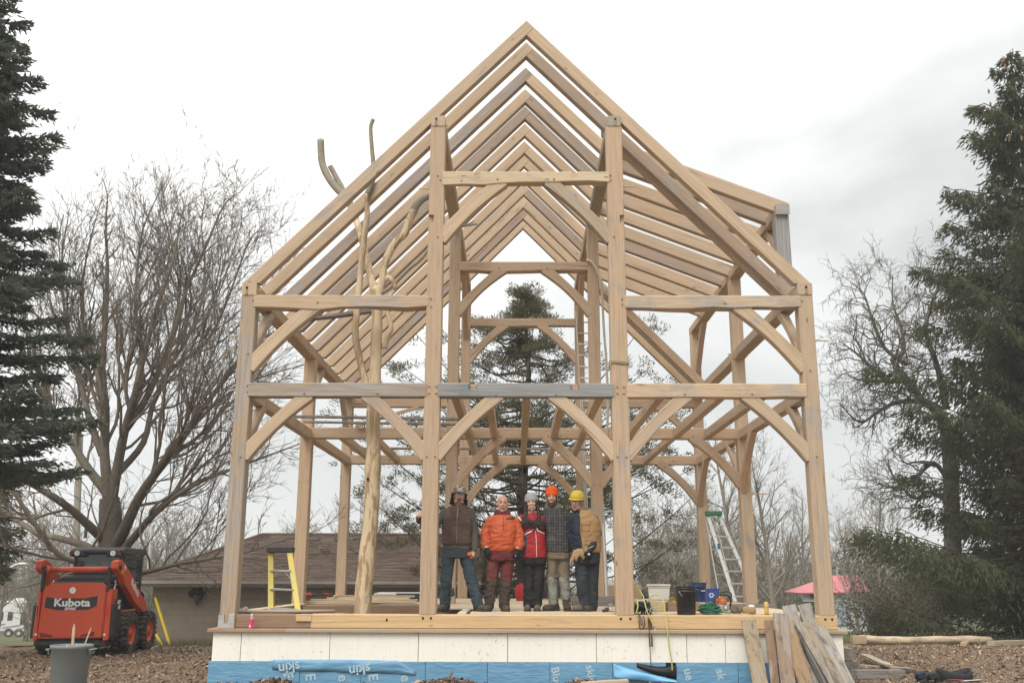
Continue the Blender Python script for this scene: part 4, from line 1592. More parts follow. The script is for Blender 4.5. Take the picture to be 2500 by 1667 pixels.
# --- the big bare maple behind the loader: main limbs surveyed from the photo
rnd = np.random.default_rng(5)
MY = 9.6
ma = thing("bare_maple_tree", "big bare spreading maple tree behind the orange loader", "tree", at(280, 1560, MY))
morg = np.array(ma.location)
L = Limbs()
MAIN = [
    # (list of (u, v, dY), r0, r1)
    ([(280, 1575, 0), (278, 1480, 0), (275, 1390, 0), (272, 1310, 0), (268, 1230, 0)], 0.46, 0.30),
    ([(268, 1240, 0), (262, 1180, 0), (255, 1100, .2), (258, 1000, .4), (250, 900, .6), (258, 760, .8), (262, 620, 1), (258, 500, 1.1), (262, 420, 1.1)], 0.24, 0.02),
    ([(270, 1230, 0), (285, 1150, 0), (305, 1050, -.2), (330, 960, -.4), (352, 860, -.6), (385, 720, -.8), (420, 600, -.9), (440, 480, -1)], 0.22, 0.02),
    ([(305, 1050, -.2), (350, 985, -.1), (390, 900, .1), (425, 800, .1), (450, 690, .2), (500, 560, .2), (545, 440, .3), (585, 400, .3)], 0.16, 0.012),
    ([(262, 1200, 0), (220, 1150, .3), (175, 1080, .6), (130, 1010, .9), (95, 900, 1.1), (60, 760, 1.2), (40, 600, 1.3)], 0.2, 0.02),
    ([(250, 1110, .2), (215, 1010, .4), (190, 900, .6), (160, 760, .7), (150, 600, .8), (165, 480, .8)], 0.15, 0.015),
    ([(272, 1350, 0), (300, 1300, -.3), (340, 1215, -.6), (390, 1140, -.8), (440, 1070, -1), (500, 990, -1.1), (560, 910, -1.2), (620, 830, -1.2), (680, 790, -1.2)], 0.25, 0.015),
    ([(280, 1370, 0), (320, 1320, -.5), (380, 1250, -.9), (430, 1210, -1.1), (500, 1170, -1.2), (580, 1140, -1.2), (660, 1110, -1.2), (740, 1080, -1.1)], 0.17, 0.014),
    ([(300, 1300, -.3), (350, 1200, .3), (420, 1110, .8), (480, 1030, 1), (560, 960, 1.2), (640, 920, 1.2), (740, 890, 1.2)], 0.16, 0.014),
    ([(268, 1330, 0), (225, 1290, -.4), (170, 1240, -.8), (110, 1200, -1.1), (50, 1165, -1.3), (-20, 1120, -1.5)], 0.19, 0.05),
    ([(265, 1370, 0), (215, 1335, .5), (150, 1315, .8), (90, 1300, 1), (20, 1255, 1.2), (-30, 1230, 1.2)], 0.17, 0.05),
    ([(262, 1390, 0), (200, 1375, -.6), (140, 1350, -1), (80, 1270, -1.3), (20, 1180, -1.5)], 0.14, 0.04),
    ([(290, 1405, 0), (330, 1400, -.8), (380, 1390, -1.2), (440, 1375, -1.4), (520, 1362, -1.5), (610, 1345, -1.4), (680, 1320, -1.3), (760, 1300, -1.2)], 0.12, 0.012),
    ([(283, 1160, 0), (350, 1080, .2), (375, 980, .4), (420, 900, .5), (500, 830, .5), (550, 720, .5), (600, 560, .5), (620, 520, .5)], 0.14, 0.012),
    ([(255, 1000, .4), (235, 900, .4), (205, 800, .5), (200, 680, .5), (215, 560, .5), (240, 450, .5)], 0.11, 0.012),
    ([(330, 960, -.4), (345, 850, -.3), (330, 740, -.2), (335, 620, -.1), (350, 500, 0), (400, 375, 0)], 0.11, 0.012),
    ([(390, 900, .1), (440, 850, .1), (490, 720, .0), (500, 600, .0), (492, 500, 0), (500, 420, 0)], 0.085, 0.01),
]
for li, (pts, r0, r1) in enumerate(MAIN):
    P = [np.array(at(u, v if v > 900 else 900 - (900 - v) * .86, MY + dy)) - morg for u, v, dy in pts]
    R = np.linspace(0, 1, len(P)) ** 0.8
    R = [0.66 * r0 + (r1 - 0.66 * r0) * t for t in R]
    if li == 0:
        R = [0.44, 0.37, 0.33, 0.29, 0.23]
    out, rr = smooth_path(P, R)
    n = len(out)
    for i in range(n - 1):
        L.seg(out[i], out[i + 1], rr[i], rr[i + 1])
    if li == 0:
        continue
    total = sum(np.linalg.norm(out[i + 1] - out[i]) for i in range(n - 1))
    k = int(total * 3.7)
    for c in range(k):
        t = 0.22 + 0.78 * (c + rnd.random()) / k
        i = min(n - 2, int(t * (n - 1)))
        d = out[i + 1] - out[i]
        d /= np.linalg.norm(d)
        o = np.cross(d, rnd.normal(0, 1, 3))
        o /= np.linalg.norm(o)
        a = rnd.uniform(0.4, 1.05)
        nd = d * math.cos(a) + o * math.sin(a)
        big = rnd.random() < (0.5 if t < .72 else 0.1)
        if .25 < t < .6 and rnd.random() < .16:
            grow(L, out[i], nd * .6 + d * .4 + np.array([0, 0, .25]), rnd.uniform(2.4, 3.8) * (1.1 - .3 * t), max(.02, min(rr[i] * .55, .05)), 2, rnd, up=.13, wander=.15, minr=.0058, spread=.7, nch=(4, 6), ratio=(.42, .66), seglen=.35, maxlvl=6)
            continue
        grow(L, out[i], nd, (rnd.uniform(1.4, 2.8) if big else rnd.uniform(0.6, 1.4)) * (1.1 - 0.72 * t), max(0.010, min(rr[i] * 0.5, 0.04 if big else 0.022)), 3, rnd, up=0.13, wander=0.2, minr=0.0064,
             spread=0.85, nch=(3, 4), ratio=(0.45, 0.72), seglen=0.28, maxlvl=6 if big else 5)
    # run-out of the limb tip
    grow(L, out[-1], out[-1] - out[-3], .75, max(r1, 0.010), 3, rnd, up=0.1, wander=0.15, minr=0.0064, spread=0.6, nch=(3, 4), ratio=(0.5, 0.8), seglen=0.25, maxlvl=5)
add("trunk", L.build("trunk", 0.08, 9), MAPLE, ma)
add("crown", L.build("crown", 0.0, 0.08), TWIG, ma)
print("maple segs", len(L.a))

# --- catalpa on the right, with hanging pods
rnd = np.random.default_rng(8)
CY = 18.5
ca = thing("bare_catalpa_tree", "bare catalpa tree with thin hanging pods partly hidden by the tall spruce", "tree", at(2330, 1500, CY))
corg = np.array(ca.location)
L = Limbs()
CMAIN = [
    ([(2330, 1500, 0), (2325, 1300, 0), (2320, 1150, 0), (2310, 1050, 0)], 0.30, 0.2),
    ([(2310, 1060, 0), (2290, 1000, 0), (2250, 975, 0), (2210, 920, -.2), (2165, 930, -.4), (2100, 870, -.5), (2060, 840, -.5)], 0.17, 0.02),
    ([(2310, 1040, 0), (2260, 985, .3), (2200, 980, .5), (2150, 1000, .6), (2100, 1030, .7), (2050, 985, .7)], 0.12, 0.015),
    ([(2230, 960, 0), (2180, 880, .1), (2205, 860, .1), (2200, 800, .2), (2180, 740, .3), (2180, 670, .3)], 0.11, 0.015),
    ([(2215, 890, .1), (2160, 850, -.1), (2130, 780, -.3), (2110, 720, -.4), (2080, 690, -.5)], 0.08, 0.015),
    ([(2310, 1000, 0), (2290, 900, -.2), (2260, 800, -.3), (2290, 700, -.3), (2310, 640, -.3)], 0.12, 0.02),
    ([(2180, 930, -.3), (2120, 930, -.4), (2080, 920, -.5), (2060, 900, -.5)], 0.05, 0.012),
    ([(2320, 1180, 0), (2280, 1130, -.2), (2240, 1160, -.3), (2190, 1190, -.4), (2140, 1180, -.4)], 0.09, 0.015),
    ([(2320, 1230, 0), (2270, 1200, .2), (2230, 1215, .3), (2180, 1160, .4), (2170, 1130, .4)], 0.08, 0.015),
]
for li, (pts, r0, r1) in enumerate(CMAIN):
    P = [np.array(at(u, v, CY + dy)) - corg for u, v, dy in pts]
    R = [r0 + (r1 - r0) * t for t in np.linspace(0, 1, len(P))]
    out, rr = smooth_path(P, R)
    n = len(out)
    for i in range(n - 1):
        L.seg(out[i], out[i + 1], rr[i], rr[i + 1])
    if li == 0:
        continue
    total = sum(np.linalg.norm(out[i + 1] - out[i]) for i in range(n - 1))
    k = int(total * 6.5)
    for c in range(k):
        t = 0.2 + 0.8 * (c + rnd.random()) / k
        i = min(n - 2, int(t * (n - 1)))
        d = out[i + 1] - out[i]
        d /= np.linalg.norm(d)
        o = np.cross(d, rnd.normal(0, 1, 3))
        o /= np.linalg.norm(o)
        a = rnd.uniform(0.5, 1.2)
        grow(L, out[i], d * math.cos(a) + o * math.sin(a), rnd.uniform(0.9, 2.0) * (1.15 - 0.4 * t), max(0.012, min(rr[i] * 0.5, 0.028)), 3, rnd, up=0.02, wander=0.34, minr=0.0065, spread=0.95, nch=(3, 4),
             ratio=(0.4, 0.7), seglen=0.2, droop=0.05, maxlvl=6)
add("trunk", L.build("trunk", 0.07, 9), CATB, ca)
add("crown", L.build("crown", 0.0, 0.07), CATB, ca)
tips = np.array(L.b)[np.array(L.rb) < 0.008]
print("catalpa", len(L.a), len(tips))
pods = MB()
for q in tips[rnd.choice(len(tips), 420, replace=False)]:
    ln2 = rnd.uniform(0.2, 0.36)
    q = Vector(q)
    bend = Vector((rnd.normal(0, 0.05), rnd.normal(0, 0.05), 0))
    pods.tube([q, q + Vector((0, 0, -ln2 * 0.5)) + bend, q + Vector((0, 0, -ln2)) + bend * 0.6], [0.006, 0.009, 0.005], 3, caps=False)
tag(pods.obj("seed_pods", plain("pod_brown", (0.10, 0.082, 0.06), 0.8), ca, fix=False), kind="stuff")

# --- generic bare trees: four shapes, placed one by one


def bare_tree_meshes(seed, h, spread, lean=0.0, nmain=7, dens=1.0, tw=0.0075):
    rnd = np.random.default_rng(seed)
    L = Limbs()
    p = np.zeros(3)
    d = np.array([lean, 0, 1.0])
    n = 12
    r = h * 0.016
    pts, rs = [p], [r]
    for i in range(n):
        d = d + rnd.normal(0, 0.05, 3) * np.array([1, 1, 0])
        d /= np.linalg.norm(d)
        q = p + d * h * 0.92 / n
        r1 = r * (1 - 0.93 * (i + 1) / n)
        L.seg(p, q, rs[-1], r1)
        p = q
        pts.append(p)
        rs.append(r1)
    k = int(26 * dens)
    for c in range(k):
        t = 0.20 + 0.78 * (c + rnd.random()) / k
        i = min(n - 1, int(t * n))
        a = rnd.uniform(0, 6.283)
        el = rnd.uniform(0.45, 1.15)
        nd = np.array([math.cos(a) * math.cos(el), math.sin(a) * math.cos(el), math.sin(el)])
        grow(L, pts[i], nd, h * spread * (1.1 - 0.75 * t) * rnd.uniform(0.7, 1.15), max(rs[i] * 0.45, 0.02), 2, rnd, up=0.12, wander=0.13, minr=tw, spread=0.7, nch=(3, 5), ratio=(0.42, 0.68), seglen=0.5, maxlvl=5)
    return L.build("trunk", 0.04, 9), L.build("crown", 0.0, 0.04), len(L.a)


KINDS = [bare_tree_meshes(21, 11, 0.30), bare_tree_meshes(22, 10, 0.24, 0.05), bare_tree_meshes(23, 9, 0.40, -0.04), bare_tree_meshes(24, 8, 0.34, 0.03)]
print("bare", [k[2] for k in KINDS])
placed = 0


def bare(label, u, Y, vtop, kind, rz, mat=TWIG2, group=None, base=None, sx=1.0):
    tr, cr, _ = KINDS[kind]
    x = at(u, 1400, Y).x
    zb = gzf(x, Y) - 0.1 if base is None else base
    top = at(u, vtop, Y).z
    hh = float(max(v.co.z for v in cr.vertices)) if kind not in _H else _H[kind]
    _H[kind] = hh
    s_ = (top - zb) / hh
    t = thing("bare_tree", label, "tree", (x, Y, zb), rz, group)
    t.scale = (s_ * sx, s_ * sx, s_)
    for nm, me in (("trunk", tr), ("crown", cr)):
        o = bpy.data.objects.new(nm, me)
        if not me.materials:
            me.materials.append(mat)
        COL.objects.link(o)
        o.parent = t
    return t


_H = {}
bare("bare tree with pale forked trunk behind the aluminium stepladder", 1790, 34, 985, 1, 0.4)
bare("tall bare tree just left of the right corner post of the frame", 1890, 33, 1015, 0, 2.1)
bare("bare tree seen between the stepladder and the middle right post", 1745, 40, 1120, 2, 1.0, sx=0.8)
bare("bushy bare tree right of the cedar and behind the white bucket", 1665, 42, 1195, 3, 3.3, sx=1.1)
bare("low bare tree behind the blue buckets", 1625, 46, 1230, 2, 5.0)
bare("slender bare tree behind the shed with the red roof", 1965, 62, 1165, 1, 2.7)
bare("bare tree right of the right corner post beside the street light", 2085, 40, 1195, 2, 0.3, sx=.8)
bare("wispy bare tree rising behind the lower spruce boughs", 2150, 44, 1170, 3, 1.9)
bare("small bare tree above the house roof left of the peeled trunk", 842, 24, 1165, 3, 0.9)
bare("small bare tree between the left rear post and the corner post", 700, 27, 1240, 2, 4.0)
bare("bare tree rising behind the house roof left of the corner post", 480, 36, 1225, 3, 2.0)
bare("bare tree behind the left end of the house roof", 395, 40, 1225, 2, 5.6)
bare("bare tree behind the limbs of the maple near the utility pole", 110, 36, 1190, 0, 0.7)
bare("bare tree at the far left edge behind the blue spruce", 10, 38, 1200, 1, 3.7)

# --- distant bare woods: one mass on both sides
rnd = np.random.default_rng(31)
L = Limbs()


def brushwood(u0, u1, Ya, Yb, vt, n, hmin=0.55):
    for i in range(n):
        u = rnd.uniform(u0, u1)
        Yy = rnd.uniform(Ya, Yb)
        x = at(u, 1400, Yy).x
        zb = gzf(x, Yy) - 0.3
        zt = at(u, vt(u) + rnd.normal(0, 14), Yy).z
        h = (zt - zb) * rnd.uniform(hmin, 1.0)
        r = 0.012 * h ** 0.8
        p = np.array([x, Yy, zb])
        d = np.array([rnd.normal(0, .08), rnd.normal(0, .08), 1.0])
        m = 5
        prev = r
        pts = [p]
        for k in range(m):
            d = d + rnd.normal(0, .09, 3)
            d /= np.linalg.norm(d)
            q = p + d * h / m
            L.seg(p, q, prev, r * (1 - .88 * (k + 1) / m))
            prev = r * (1 - .88 * (k + 1) / m)
            p = q
            pts.append(p)
        for k in range(14):
            i0 = rnd.integers(1, m + 1)
            a = rnd.uniform(0, 6.28)
            el = rnd.uniform(0.3, 1.2)
            nd = np.array([math.cos(a) * math.cos(el), math.sin(a) * math.cos(el), math.sin(el)])
            grow(L, pts[i0], nd, h * rnd.uniform(.14, .3), 0.022, 4, rnd, up=0.1, wander=.2, minr=0.011, spread=.8, nch=(3, 5), ratio=(.4, .7), seglen=.8, maxlvl=5)


brushwood(1560, 1905, 48, 75, lambda u: 1268 + 22 * math.sin(u * .02), 100)
brushwood(1905, 2320, 55, 80, lambda u: 1300 + 20 * math.sin(u * .02), 75)
brushwood(1560, 1720, 46, 60, lambda u: 1215, 26)
brushwood(70, 480, 44, 70, lambda u: 1262 + 22 * math.sin(u * .03), 120)
brushwood(-60, 90, 92, 110, lambda u: 1300, 40)
brushwood(480, 1160, 46, 70, lambda u: 1330, 40)
tag(add("far_woods", L.build("far_woods"), bark("woods_twig", (0.115, 0.096, 0.077), (0.215, 0.185, 0.15), 5)), kind="stuff")
print("far woods segs", len(L.a))
# undergrowth between the trunks
n = 60000
uu = np.concatenate([rnd.uniform(1540, 2330, n // 2), rnd.uniform(-60, 560, n // 2)])
yy = np.where((uu > 1895) & (uu < 2330), rnd.uniform(54, 78, n), np.where(uu < 95, rnd.uniform(90, 110, n), rnd.uniform(44, 72, n)))
vt = np.where(uu > 1000, 1385, 1390) + rnd.normal(0, 20, n)
xx = CAM[0] + (uu - 1250) / FPX * (yy - CAM[1])
zb = gz(xx, yy)
zt = CAM[2] + (1404 - vt) / FPX * (yy - CAM[1])
zz = zb + (zt - zb) * rnd.random(n) ** 0.7
c = np.stack([xx, yy, zz], 1)
dv_ = rnd.normal(0, 1, (n, 3))
dv_[:, 2] = np.abs(dv_[:, 2]) + .5
dv_ /= np.linalg.norm(dv_, axis=1, keepdims=True)
ln3 = rnd.uniform(.2, .75, n)[:, None]
sd_ = np.cross(dv_, rnd.normal(0, 1, (n, 3)))
sd_ /= np.linalg.norm(sd_, axis=1, keepdims=True)
sd_ *= .03
Vb = np.stack([c - sd_, c + sd_, c + dv_ * ln3], 1).reshape(-1, 3)
tag(add("undergrowth", np_mesh("undergrowth", Vb, np.arange(3 * n).reshape(-1, 3), rnd.integers(0, 3, n)),
        [plain("brush_brown", (0.16, 0.13, 0.10), .9, var=.3, scale=.3), plain("brush_grey", (0.205, 0.18, 0.15), .9, var=.3, scale=.3), plain("brush_olive", (0.13, 0.125, 0.07), .9, var=.3, scale=.3)]), kind="stuff")


# --- conifers
def needle_mat(name, dark, light, tipc):
    s = NT(name)
    c = s.coords("Object", jitter=False)
    n1 = s.noise(c, 0.8, 4, 0.6)
    n2 = s.noise(c, 9.0, 3, 0.6)
    col = s.mix(s.math("ADD", s.math("MULTIPLY", n1, 0.6), s.math("MULTIPLY", n2, 0.4)), dark, light)
    col = s.mix(s.ramp(n2, [(0.58, 0.0), (0.75, 0.7)]), col, tipc)
    m = s.done(col, 0.7, 0, 0.2)
    tl = s.n("ShaderNodeBsdfTranslucent")
    s.t.links.new(col, tl.inputs["Color"])
    mx = s.n("ShaderNodeMixShader")
    mx.inputs[0].default_value = 0.45
    s.t.links.new(s.bsdf.outputs[0], mx.inputs[1])
    s.t.links.new(tl.outputs[0], mx.inputs[2])
    s.t.links.new(mx.outputs[0], s.out.inputs["Surface"])
    return m


def conifer(root, h, rbase, n_whorl, seed, droop, sprays, ln=(0.12, 0.24), wd=0.02, start=0.03, hang=0.5, shape=1.0, lift=0.0, gap=0.2, top_thin=1.0, xmax=None, rmod=None):
    """foliage as many needle sprays carried on whorled, drooping boughs"""
    rnd = np.random.default_rng(seed)
    L = Limbs()
    L.seg(np.zeros(3), np.array([0, 0, h * 0.5]), h * 0.014, h * 0.009)
    L.seg(np.array([0, 0, h * 0.5]), np.array([0, 0, h * 0.99]), h * 0.009, 0.015)
    C, D, S = [], [], []
    for wi in range(n_whorl):
        t = start + (1 - start) * (wi + rnd.random() * 0.6) / n_whorl
        z = t * h
        rad_ = rbase * (1 - t) ** shape * top_thin + 0.25
        nb_ = rnd.integers(4, 7) if t < 0.9 else rnd.integers(2, 4)
        a0 = rnd.uniform(0, 6.28)
        for b in range(nb_):
            a = a0 + b * 6.283 / nb_ + rnd.normal(0, .25)
            rr = rad_ * rnd.uniform(0.55, 1.12)
            if rmod is not None:
                rr *= rmod(a, z)
            if rnd.random() < gap:
                rr *= 0.6
            out = np.array([math.cos(a), math.sin(a), 0.0])
            m = max(4, int(rr / 0.22))
            pts = []
            for k in range(m + 1):
                s = k / m
                zz = z + rr * (lift * s - droop * s * (1 - 0.35 * s) + 0.30 * droop * max(0, s - .55) ** 1.0 * 2)
                pts.append(np.array([out[0] * rr * s, out[1] * rr * s, zz]) + rnd.normal(0, .03, 3))
            for k in range(m):
                L.seg(pts[k], pts[k + 1], 0.012 + 0.028 * (1 - k / m) * min(1, rr / 3), 0.010 + 0.026 * (1 - (k + 1) / m) * min(1, rr / 3))
            side = np.array([-out[1], out[0], 0])
            nsp = int(sprays * rr)
            for q in range(nsp):
                s = rnd.random() ** 0.75
                k = min(m - 1, int(s * m))
                base = pts[k] + (pts[k + 1] - pts[k]) * (s * m - k)
                lat = (rnd.random() - .5) * 2
                bl = rr * (0.30 * (1 - s * .65)) + .12        # branchlet reach
                sg = lat * bl
                off = side * sg + out * abs(sg) * 0.45 + np.array([0, 0, -hang * abs(sg) * (0.4 + rnd.random())])
                hangd = rnd.random() * hang
                p = base + off * rnd.uniform(.3, 1.0) + np.array([0, 0, -hangd * 0.35 * rnd.random()])
                dd = side * np.sign(sg + 1e-6) * 0.6 + out * 0.7 + np.array([0, 0, -hang * rnd.uniform(.2, 1.6) + 0.15]) + rnd.normal(0, .35, 3)
                C.append(p)
                D.append(dd)
                S.append(1.0 if s < .85 else .8)
    C, D = np.array(C), np.array(D)
    D /= np.linalg.norm(D, axis=1, keepdims=True)
    n = len(C)
    ll = rnd.uniform(ln[0], ln[1], n)[:, None]
    sd = np.cross(D, rnd.normal(0, 1, (n, 3)))
    sd /= np.linalg.norm(sd, axis=1, keepdims=True)
    sd2 = np.cross(D, sd)
    w = wd * rnd.uniform(.7, 1.3, n)[:, None]
    Vq = []
    for s_ in (sd, sd2):
        Vq.append(np.stack([C, C + D * ll * .35 + s_ * w, C + D * ll, C + D * ll * .35 - s_ * w], 1))
    V_ = np.concatenate(Vq, 0).reshape(-1, 3)
    F_ = np.arange(len(V_)).reshape(-1, 4)
    return L, np_mesh("foliage", V_, F_), n


SPRUCE = needle_mat("spruce_needles", (0.066, 0.078, 0.040), (0.138, 0.150, 0.076), (0.19, 0.185, 0.09))
BLUESP = needle_mat("blue_spruce_needles", (0.095, 0.114, 0.084), (0.19, 0.215, 0.165), (0.285, 0.315, 0.24))
CEDAR = needle_mat("cedar_needles", (0.075, 0.072, 0.038), (0.155, 0.142, 0.076), (0.225, 0.18, 0.09))
RUST = needle_mat("rusty_needles", (0.055, 0.045, 0.024), (0.115, 0.088, 0.046), (0.17, 0.115, 0.055))
CONBARK = bark("conifer_bark", (0.03, 0.024, 0.018), (0.10, 0.08, 0.06), 8)


def place_conifer(name, label, u, Y, vtop, mat, **kw):
    x = at(u, 1400, Y).x
    zb = gzf(x, Y) - 0.1
    zt = at(u, vtop, Y).z
    t = thing(name, label, "tree", (x, Y, zb))
    L, fol, n = conifer(t, zt - zb, **kw)
    tk = 0.06 if zt - zb > 8 else 0.02
    add("trunk", L.build("trunk", tk, 9), CONBARK, t)
    tag(add("boughs", L.build("boughs", 0, tk), CONBARK, t), kind="stuff")
    fo = add("foliage", fol, mat, t)
    print(label, n, round(zt - zb, 1))
    return t, L, fo


sp, Ls, _ = place_conifer("spruce_tree", "tall dark green drooping spruce at the right edge of the photo", 2629, 14.0, 122, SPRUCE, rbase=6.9, n_whorl=42, seed=3, droop=0.42, sprays=280, ln=(.12, .27), wd=.020,
                          start=.02, hang=1.0, shape=0.82, lift=0.22, gap=.36)
sp2, _, _ = place_conifer("spruce_tree", "second drooping spruce behind the tall one at the right edge", 2800, 18.0, 240, SPRUCE, rbase=5.2, n_whorl=34, seed=9, droop=0.42, sprays=210, ln=(.15, .3), wd=.026, start=.02, hang=1.0,
                          shape=0.9, lift=0.2)
# brown cones hanging near the top
rnd = np.random.default_rng(4)
cones = MB()
hz = at(2474, 122, 14).z - sp.location.z
for i in range(70):
    t = 1 - 0.5 * rnd.random() ** 1.6
    a = rnd.uniform(0, 6.28)
    r_ = (6.5 * (1 - t) ** .82 + .2) * rnd.uniform(.5, .95)
    z = hz * t - 0.1 - r_ * 0.15
    cones.ell((r_ * math.cos(a), r_ * math.sin(a), z), (.035, .035, .085), 6, 5)
tag(cones.obj("cones", plain("cone_brown", (0.20, 0.105, 0.055), .8), sp, smooth_=True, fix=False), kind="stuff")
place_conifer("cedar_tree", "rust brown cedar against the spruce at the right edge", 2640, 10.5, 860, RUST, rbase=1.7, n_whorl=26, seed=12, droop=-.3, sprays=260, ln=(.08, .16), wd=.016, start=.25, hang=.15, shape=.6)
place_conifer("blue_spruce_tree", "blue green spruce whose boughs enter at the left edge", -228, 3.2, -90, BLUESP, rbase=3.3, n_whorl=52, seed=17, droop=.26, sprays=330, ln=(.09, .17), wd=.018, start=.24, hang=.25, shape=.74, lift=.10, gap=.35)
place_conifer("spruce_tree", "small dark spruce low at the left edge behind the trailer", -55, 12.5, 1080, SPRUCE, rbase=1.25, n_whorl=14, seed=19, droop=.3, sprays=200, ln=(.1, .2), wd=.02, start=.36, hang=.8, shape=.5, gap=.4)


# the red cedar behind the frame: leaning limbs carrying separate clumps
def cedar(name, label, u, Y, vtop, seed, profile, n_clump, dens, mat):
    rnd = np.random.default_rng(seed)
    x = at(u, 1400, Y).x
    zb = gzf(x, Y) - .1
    zt = at(u, vtop, Y).z
    h = zt - zb
    t = thing(name, label, "tree", (x, Y, zb))
    L = Limbs()
    m = 12
    p = np.zeros(3)
    pts, rs = [p], [.26]
    for k in range(m):
        q = np.array([rnd.normal(0, .10) * (k > 1), rnd.normal(0, .1), h * .97 * (k + 1) / m])
        r1 = .26 * (1 - .96 * (k + 1) / m)
        L.seg(p, q, rs[-1], r1)
        p = q
        pts.append(p)
        rs.append(r1)
    C, D = [], []
    for c in range(n_clump):
        s = (c + rnd.random()) / n_clump
        z0 = h * (0.03 + 0.95 * s)
        if s > .62 and rnd.random() < .5:
            continue
        a = rnd.uniform(0, 6.283)
        R_ = profile(s) * (rnd.uniform(.22, 1.18) if s > .55 else rnd.uniform(.45, 1.15))
        k = min(m - 1, int(z0 / h * m))
        b0 = pts[k] + (pts[k + 1] - pts[k]) * (z0 / h * m - k)
        e_ = b0 + np.array([math.cos(a) * R_, math.sin(a) * R_, R_ * rnd.uniform(.10, .55)])
        prev = b0
        nn = 5
        for q in range(nn):
            nx_ = b0 + (e_ - b0) * (q + 1) / nn + rnd.normal(0, .05, 3) + np.array([0, 0, -.12 * R_ * math.sin(math.pi * (q + 1) / nn)])
            L.seg(prev, nx_, .03 * (1 - q / nn) + .008, .03 * (1 - (q + 1) / nn) + .008)
            if q >= (2 if R_ > 1.4 else 1):
                for sub_i in range(2 + (q >= 3) * 2):
                    cen = nx_ + rnd.normal(0, .13 + .10 * R_ / 3, 3) * np.array([1, 1, .6])
                    cr = rnd.uniform(.10, .25)
                    nd_ = int(dens * cr * 4)
                    pp = rnd.normal(0, 1, (nd_, 3))
                    pp /= np.linalg.norm(pp, axis=1, keepdims=True)
                    rr = rnd.random((nd_, 1)) ** .5 * cr
                    C.append(cen + pp * rr * np.array([1.2, 1.2, .7]))
                    dd = pp * .6 + (e_ - b0) / max(R_, .2) * .6 + np.array([0, 0, .35]) + rnd.normal(0, .3, (nd_, 3))
                    D.append(dd)
            prev = nx_
    C, D = np.concatenate(C), np.concatenate(D)
    D /= np.linalg.norm(D, axis=1, keepdims=True)
    n = len(C)
    ll = rnd.uniform(.06, .14, n)[:, None]
    sd = np.cross(D, rnd.normal(0, 1, (n, 3)))
    sd /= np.linalg.norm(sd, axis=1, keepdims=True)
    w = .012 * rnd.uniform(.7, 1.4, n)[:, None]
    V_ = np.stack([C, C + D * ll * .4 + sd * w, C + D * ll, C + D * ll * .4 - sd * w], 1).reshape(-1, 3)
    add("trunk", L.build("trunk", .05, 9), CONBARK, t)
    tag(add("boughs", L.build("boughs", 0, .05), CONBARK, t), kind="stuff")
    add("foliage", np_mesh("foliage", V_, np.arange(len(V_)).reshape(-1, 4)), mat, t)
    print(label, n)
    return t


cedar("cedar_tree", "ragged red cedar standing behind the middle of the timber frame", 1285, 15.5, 672, 41,
      lambda s: 4.8 * min(1, 2.0 * (1 - s)) + .12, 290, 84, CEDAR)

# shrubs right of the deck
def shrub(label, u, Y, vtop, wdt, seed, mat, dens=2600):
    rnd = np.random.default_rng(seed)
    x = at(u, 1400, Y).x
    zb = gzf(x, Y)
    h = at(u, vtop, Y).z - zb
    t = thing("shrub", label, "shrub", (x, Y, zb))
    L = Limbs()
    C, D = [], []
    for i in range(60):
        a = rnd.uniform(0, 6.28)
        el = rnd.uniform(.5, 1.4)
        d = np.array([math.cos(a) * math.cos(el) * wdt / h, math.sin(a) * math.cos(el) * wdt / h, math.sin(el)])
        grow(L, np.array([rnd.normal(0, wdt * .2), rnd.normal(0, .2), 0]), d, h * rnd.uniform(.5, .95), .012, 4, rnd, up=.04, wander=.22, minr=.005, spread=.8, nch=(3, 5), seglen=.3, maxlvl=5)
    bb = np.array(L.b)
    pick = rnd.integers(0, len(bb), dens)
    C = bb[pick] + rnd.normal(0, .05, (dens, 3))
    D = rnd.normal(0, 1, (dens, 3))
    D /= np.linalg.norm(D, axis=1, keepdims=True)
    sd = np.cross(D, rnd.normal(0, 1, (dens, 3)))
    sd /= np.linalg.norm(sd, axis=1, keepdims=True)
    V_ = np.stack([C, C + D * .05 + sd * .014, C + D * .1, C + D * .05 - sd * .014], 1).reshape(-1, 3)
    add("stems", L.build("stems"), TWIG, t)
    add("foliage", np_mesh("foliage", V_, np.arange(len(V_)).reshape(-1, 4)), mat, t)
    return t


OLIVE = needle_mat("olive_leaves", (0.040, 0.045, 0.022), (0.085, 0.088, 0.042), (0.14, 0.13, 0.065))
shrub("twiggy olive shrub just right of the foundation corner", 2125, 13.5, 1420, 1.0, 51, OLIVE)
shrub("low twiggy shrub under the lowest spruce bough", 2190, 14.5, 1350, 1.5, 52, OLIVE, 1500)
shrub("olive shrub in front of the far woods under the spruce boughs", 2270, 19, 1380, 1.6, 53, OLIVE, 2500)
# ------------------------------------------------------------------ skid steer loader
def paint(name, col, rough=0.38, dust=(0.22, 0.17, 0.12), amt=0.35):
    s = NT(name)
    c = s.coords("Object", jitter=True)
    n1 = s.noise(c, 2.2, 5, 0.6)
    n2 = s.noise(c, 14, 5, 0.7)
    base = s.mix(n1, tuple(x * .92 for x in col), tuple(min(1, x * 1.06) for x in col))
    d = s.ramp(s.math("ADD", s.math("MULTIPLY", n1, .5), s.math("MULTIPLY", n2, .5)), [(0.50, 0.0), (0.72, amt)])
    base = s.mix(d, base, dust)
    rr = s.math("ADD", rough, s.math("MULTIPLY", d, 0.5))
    return s.done(base, rr, 0, 0.5)


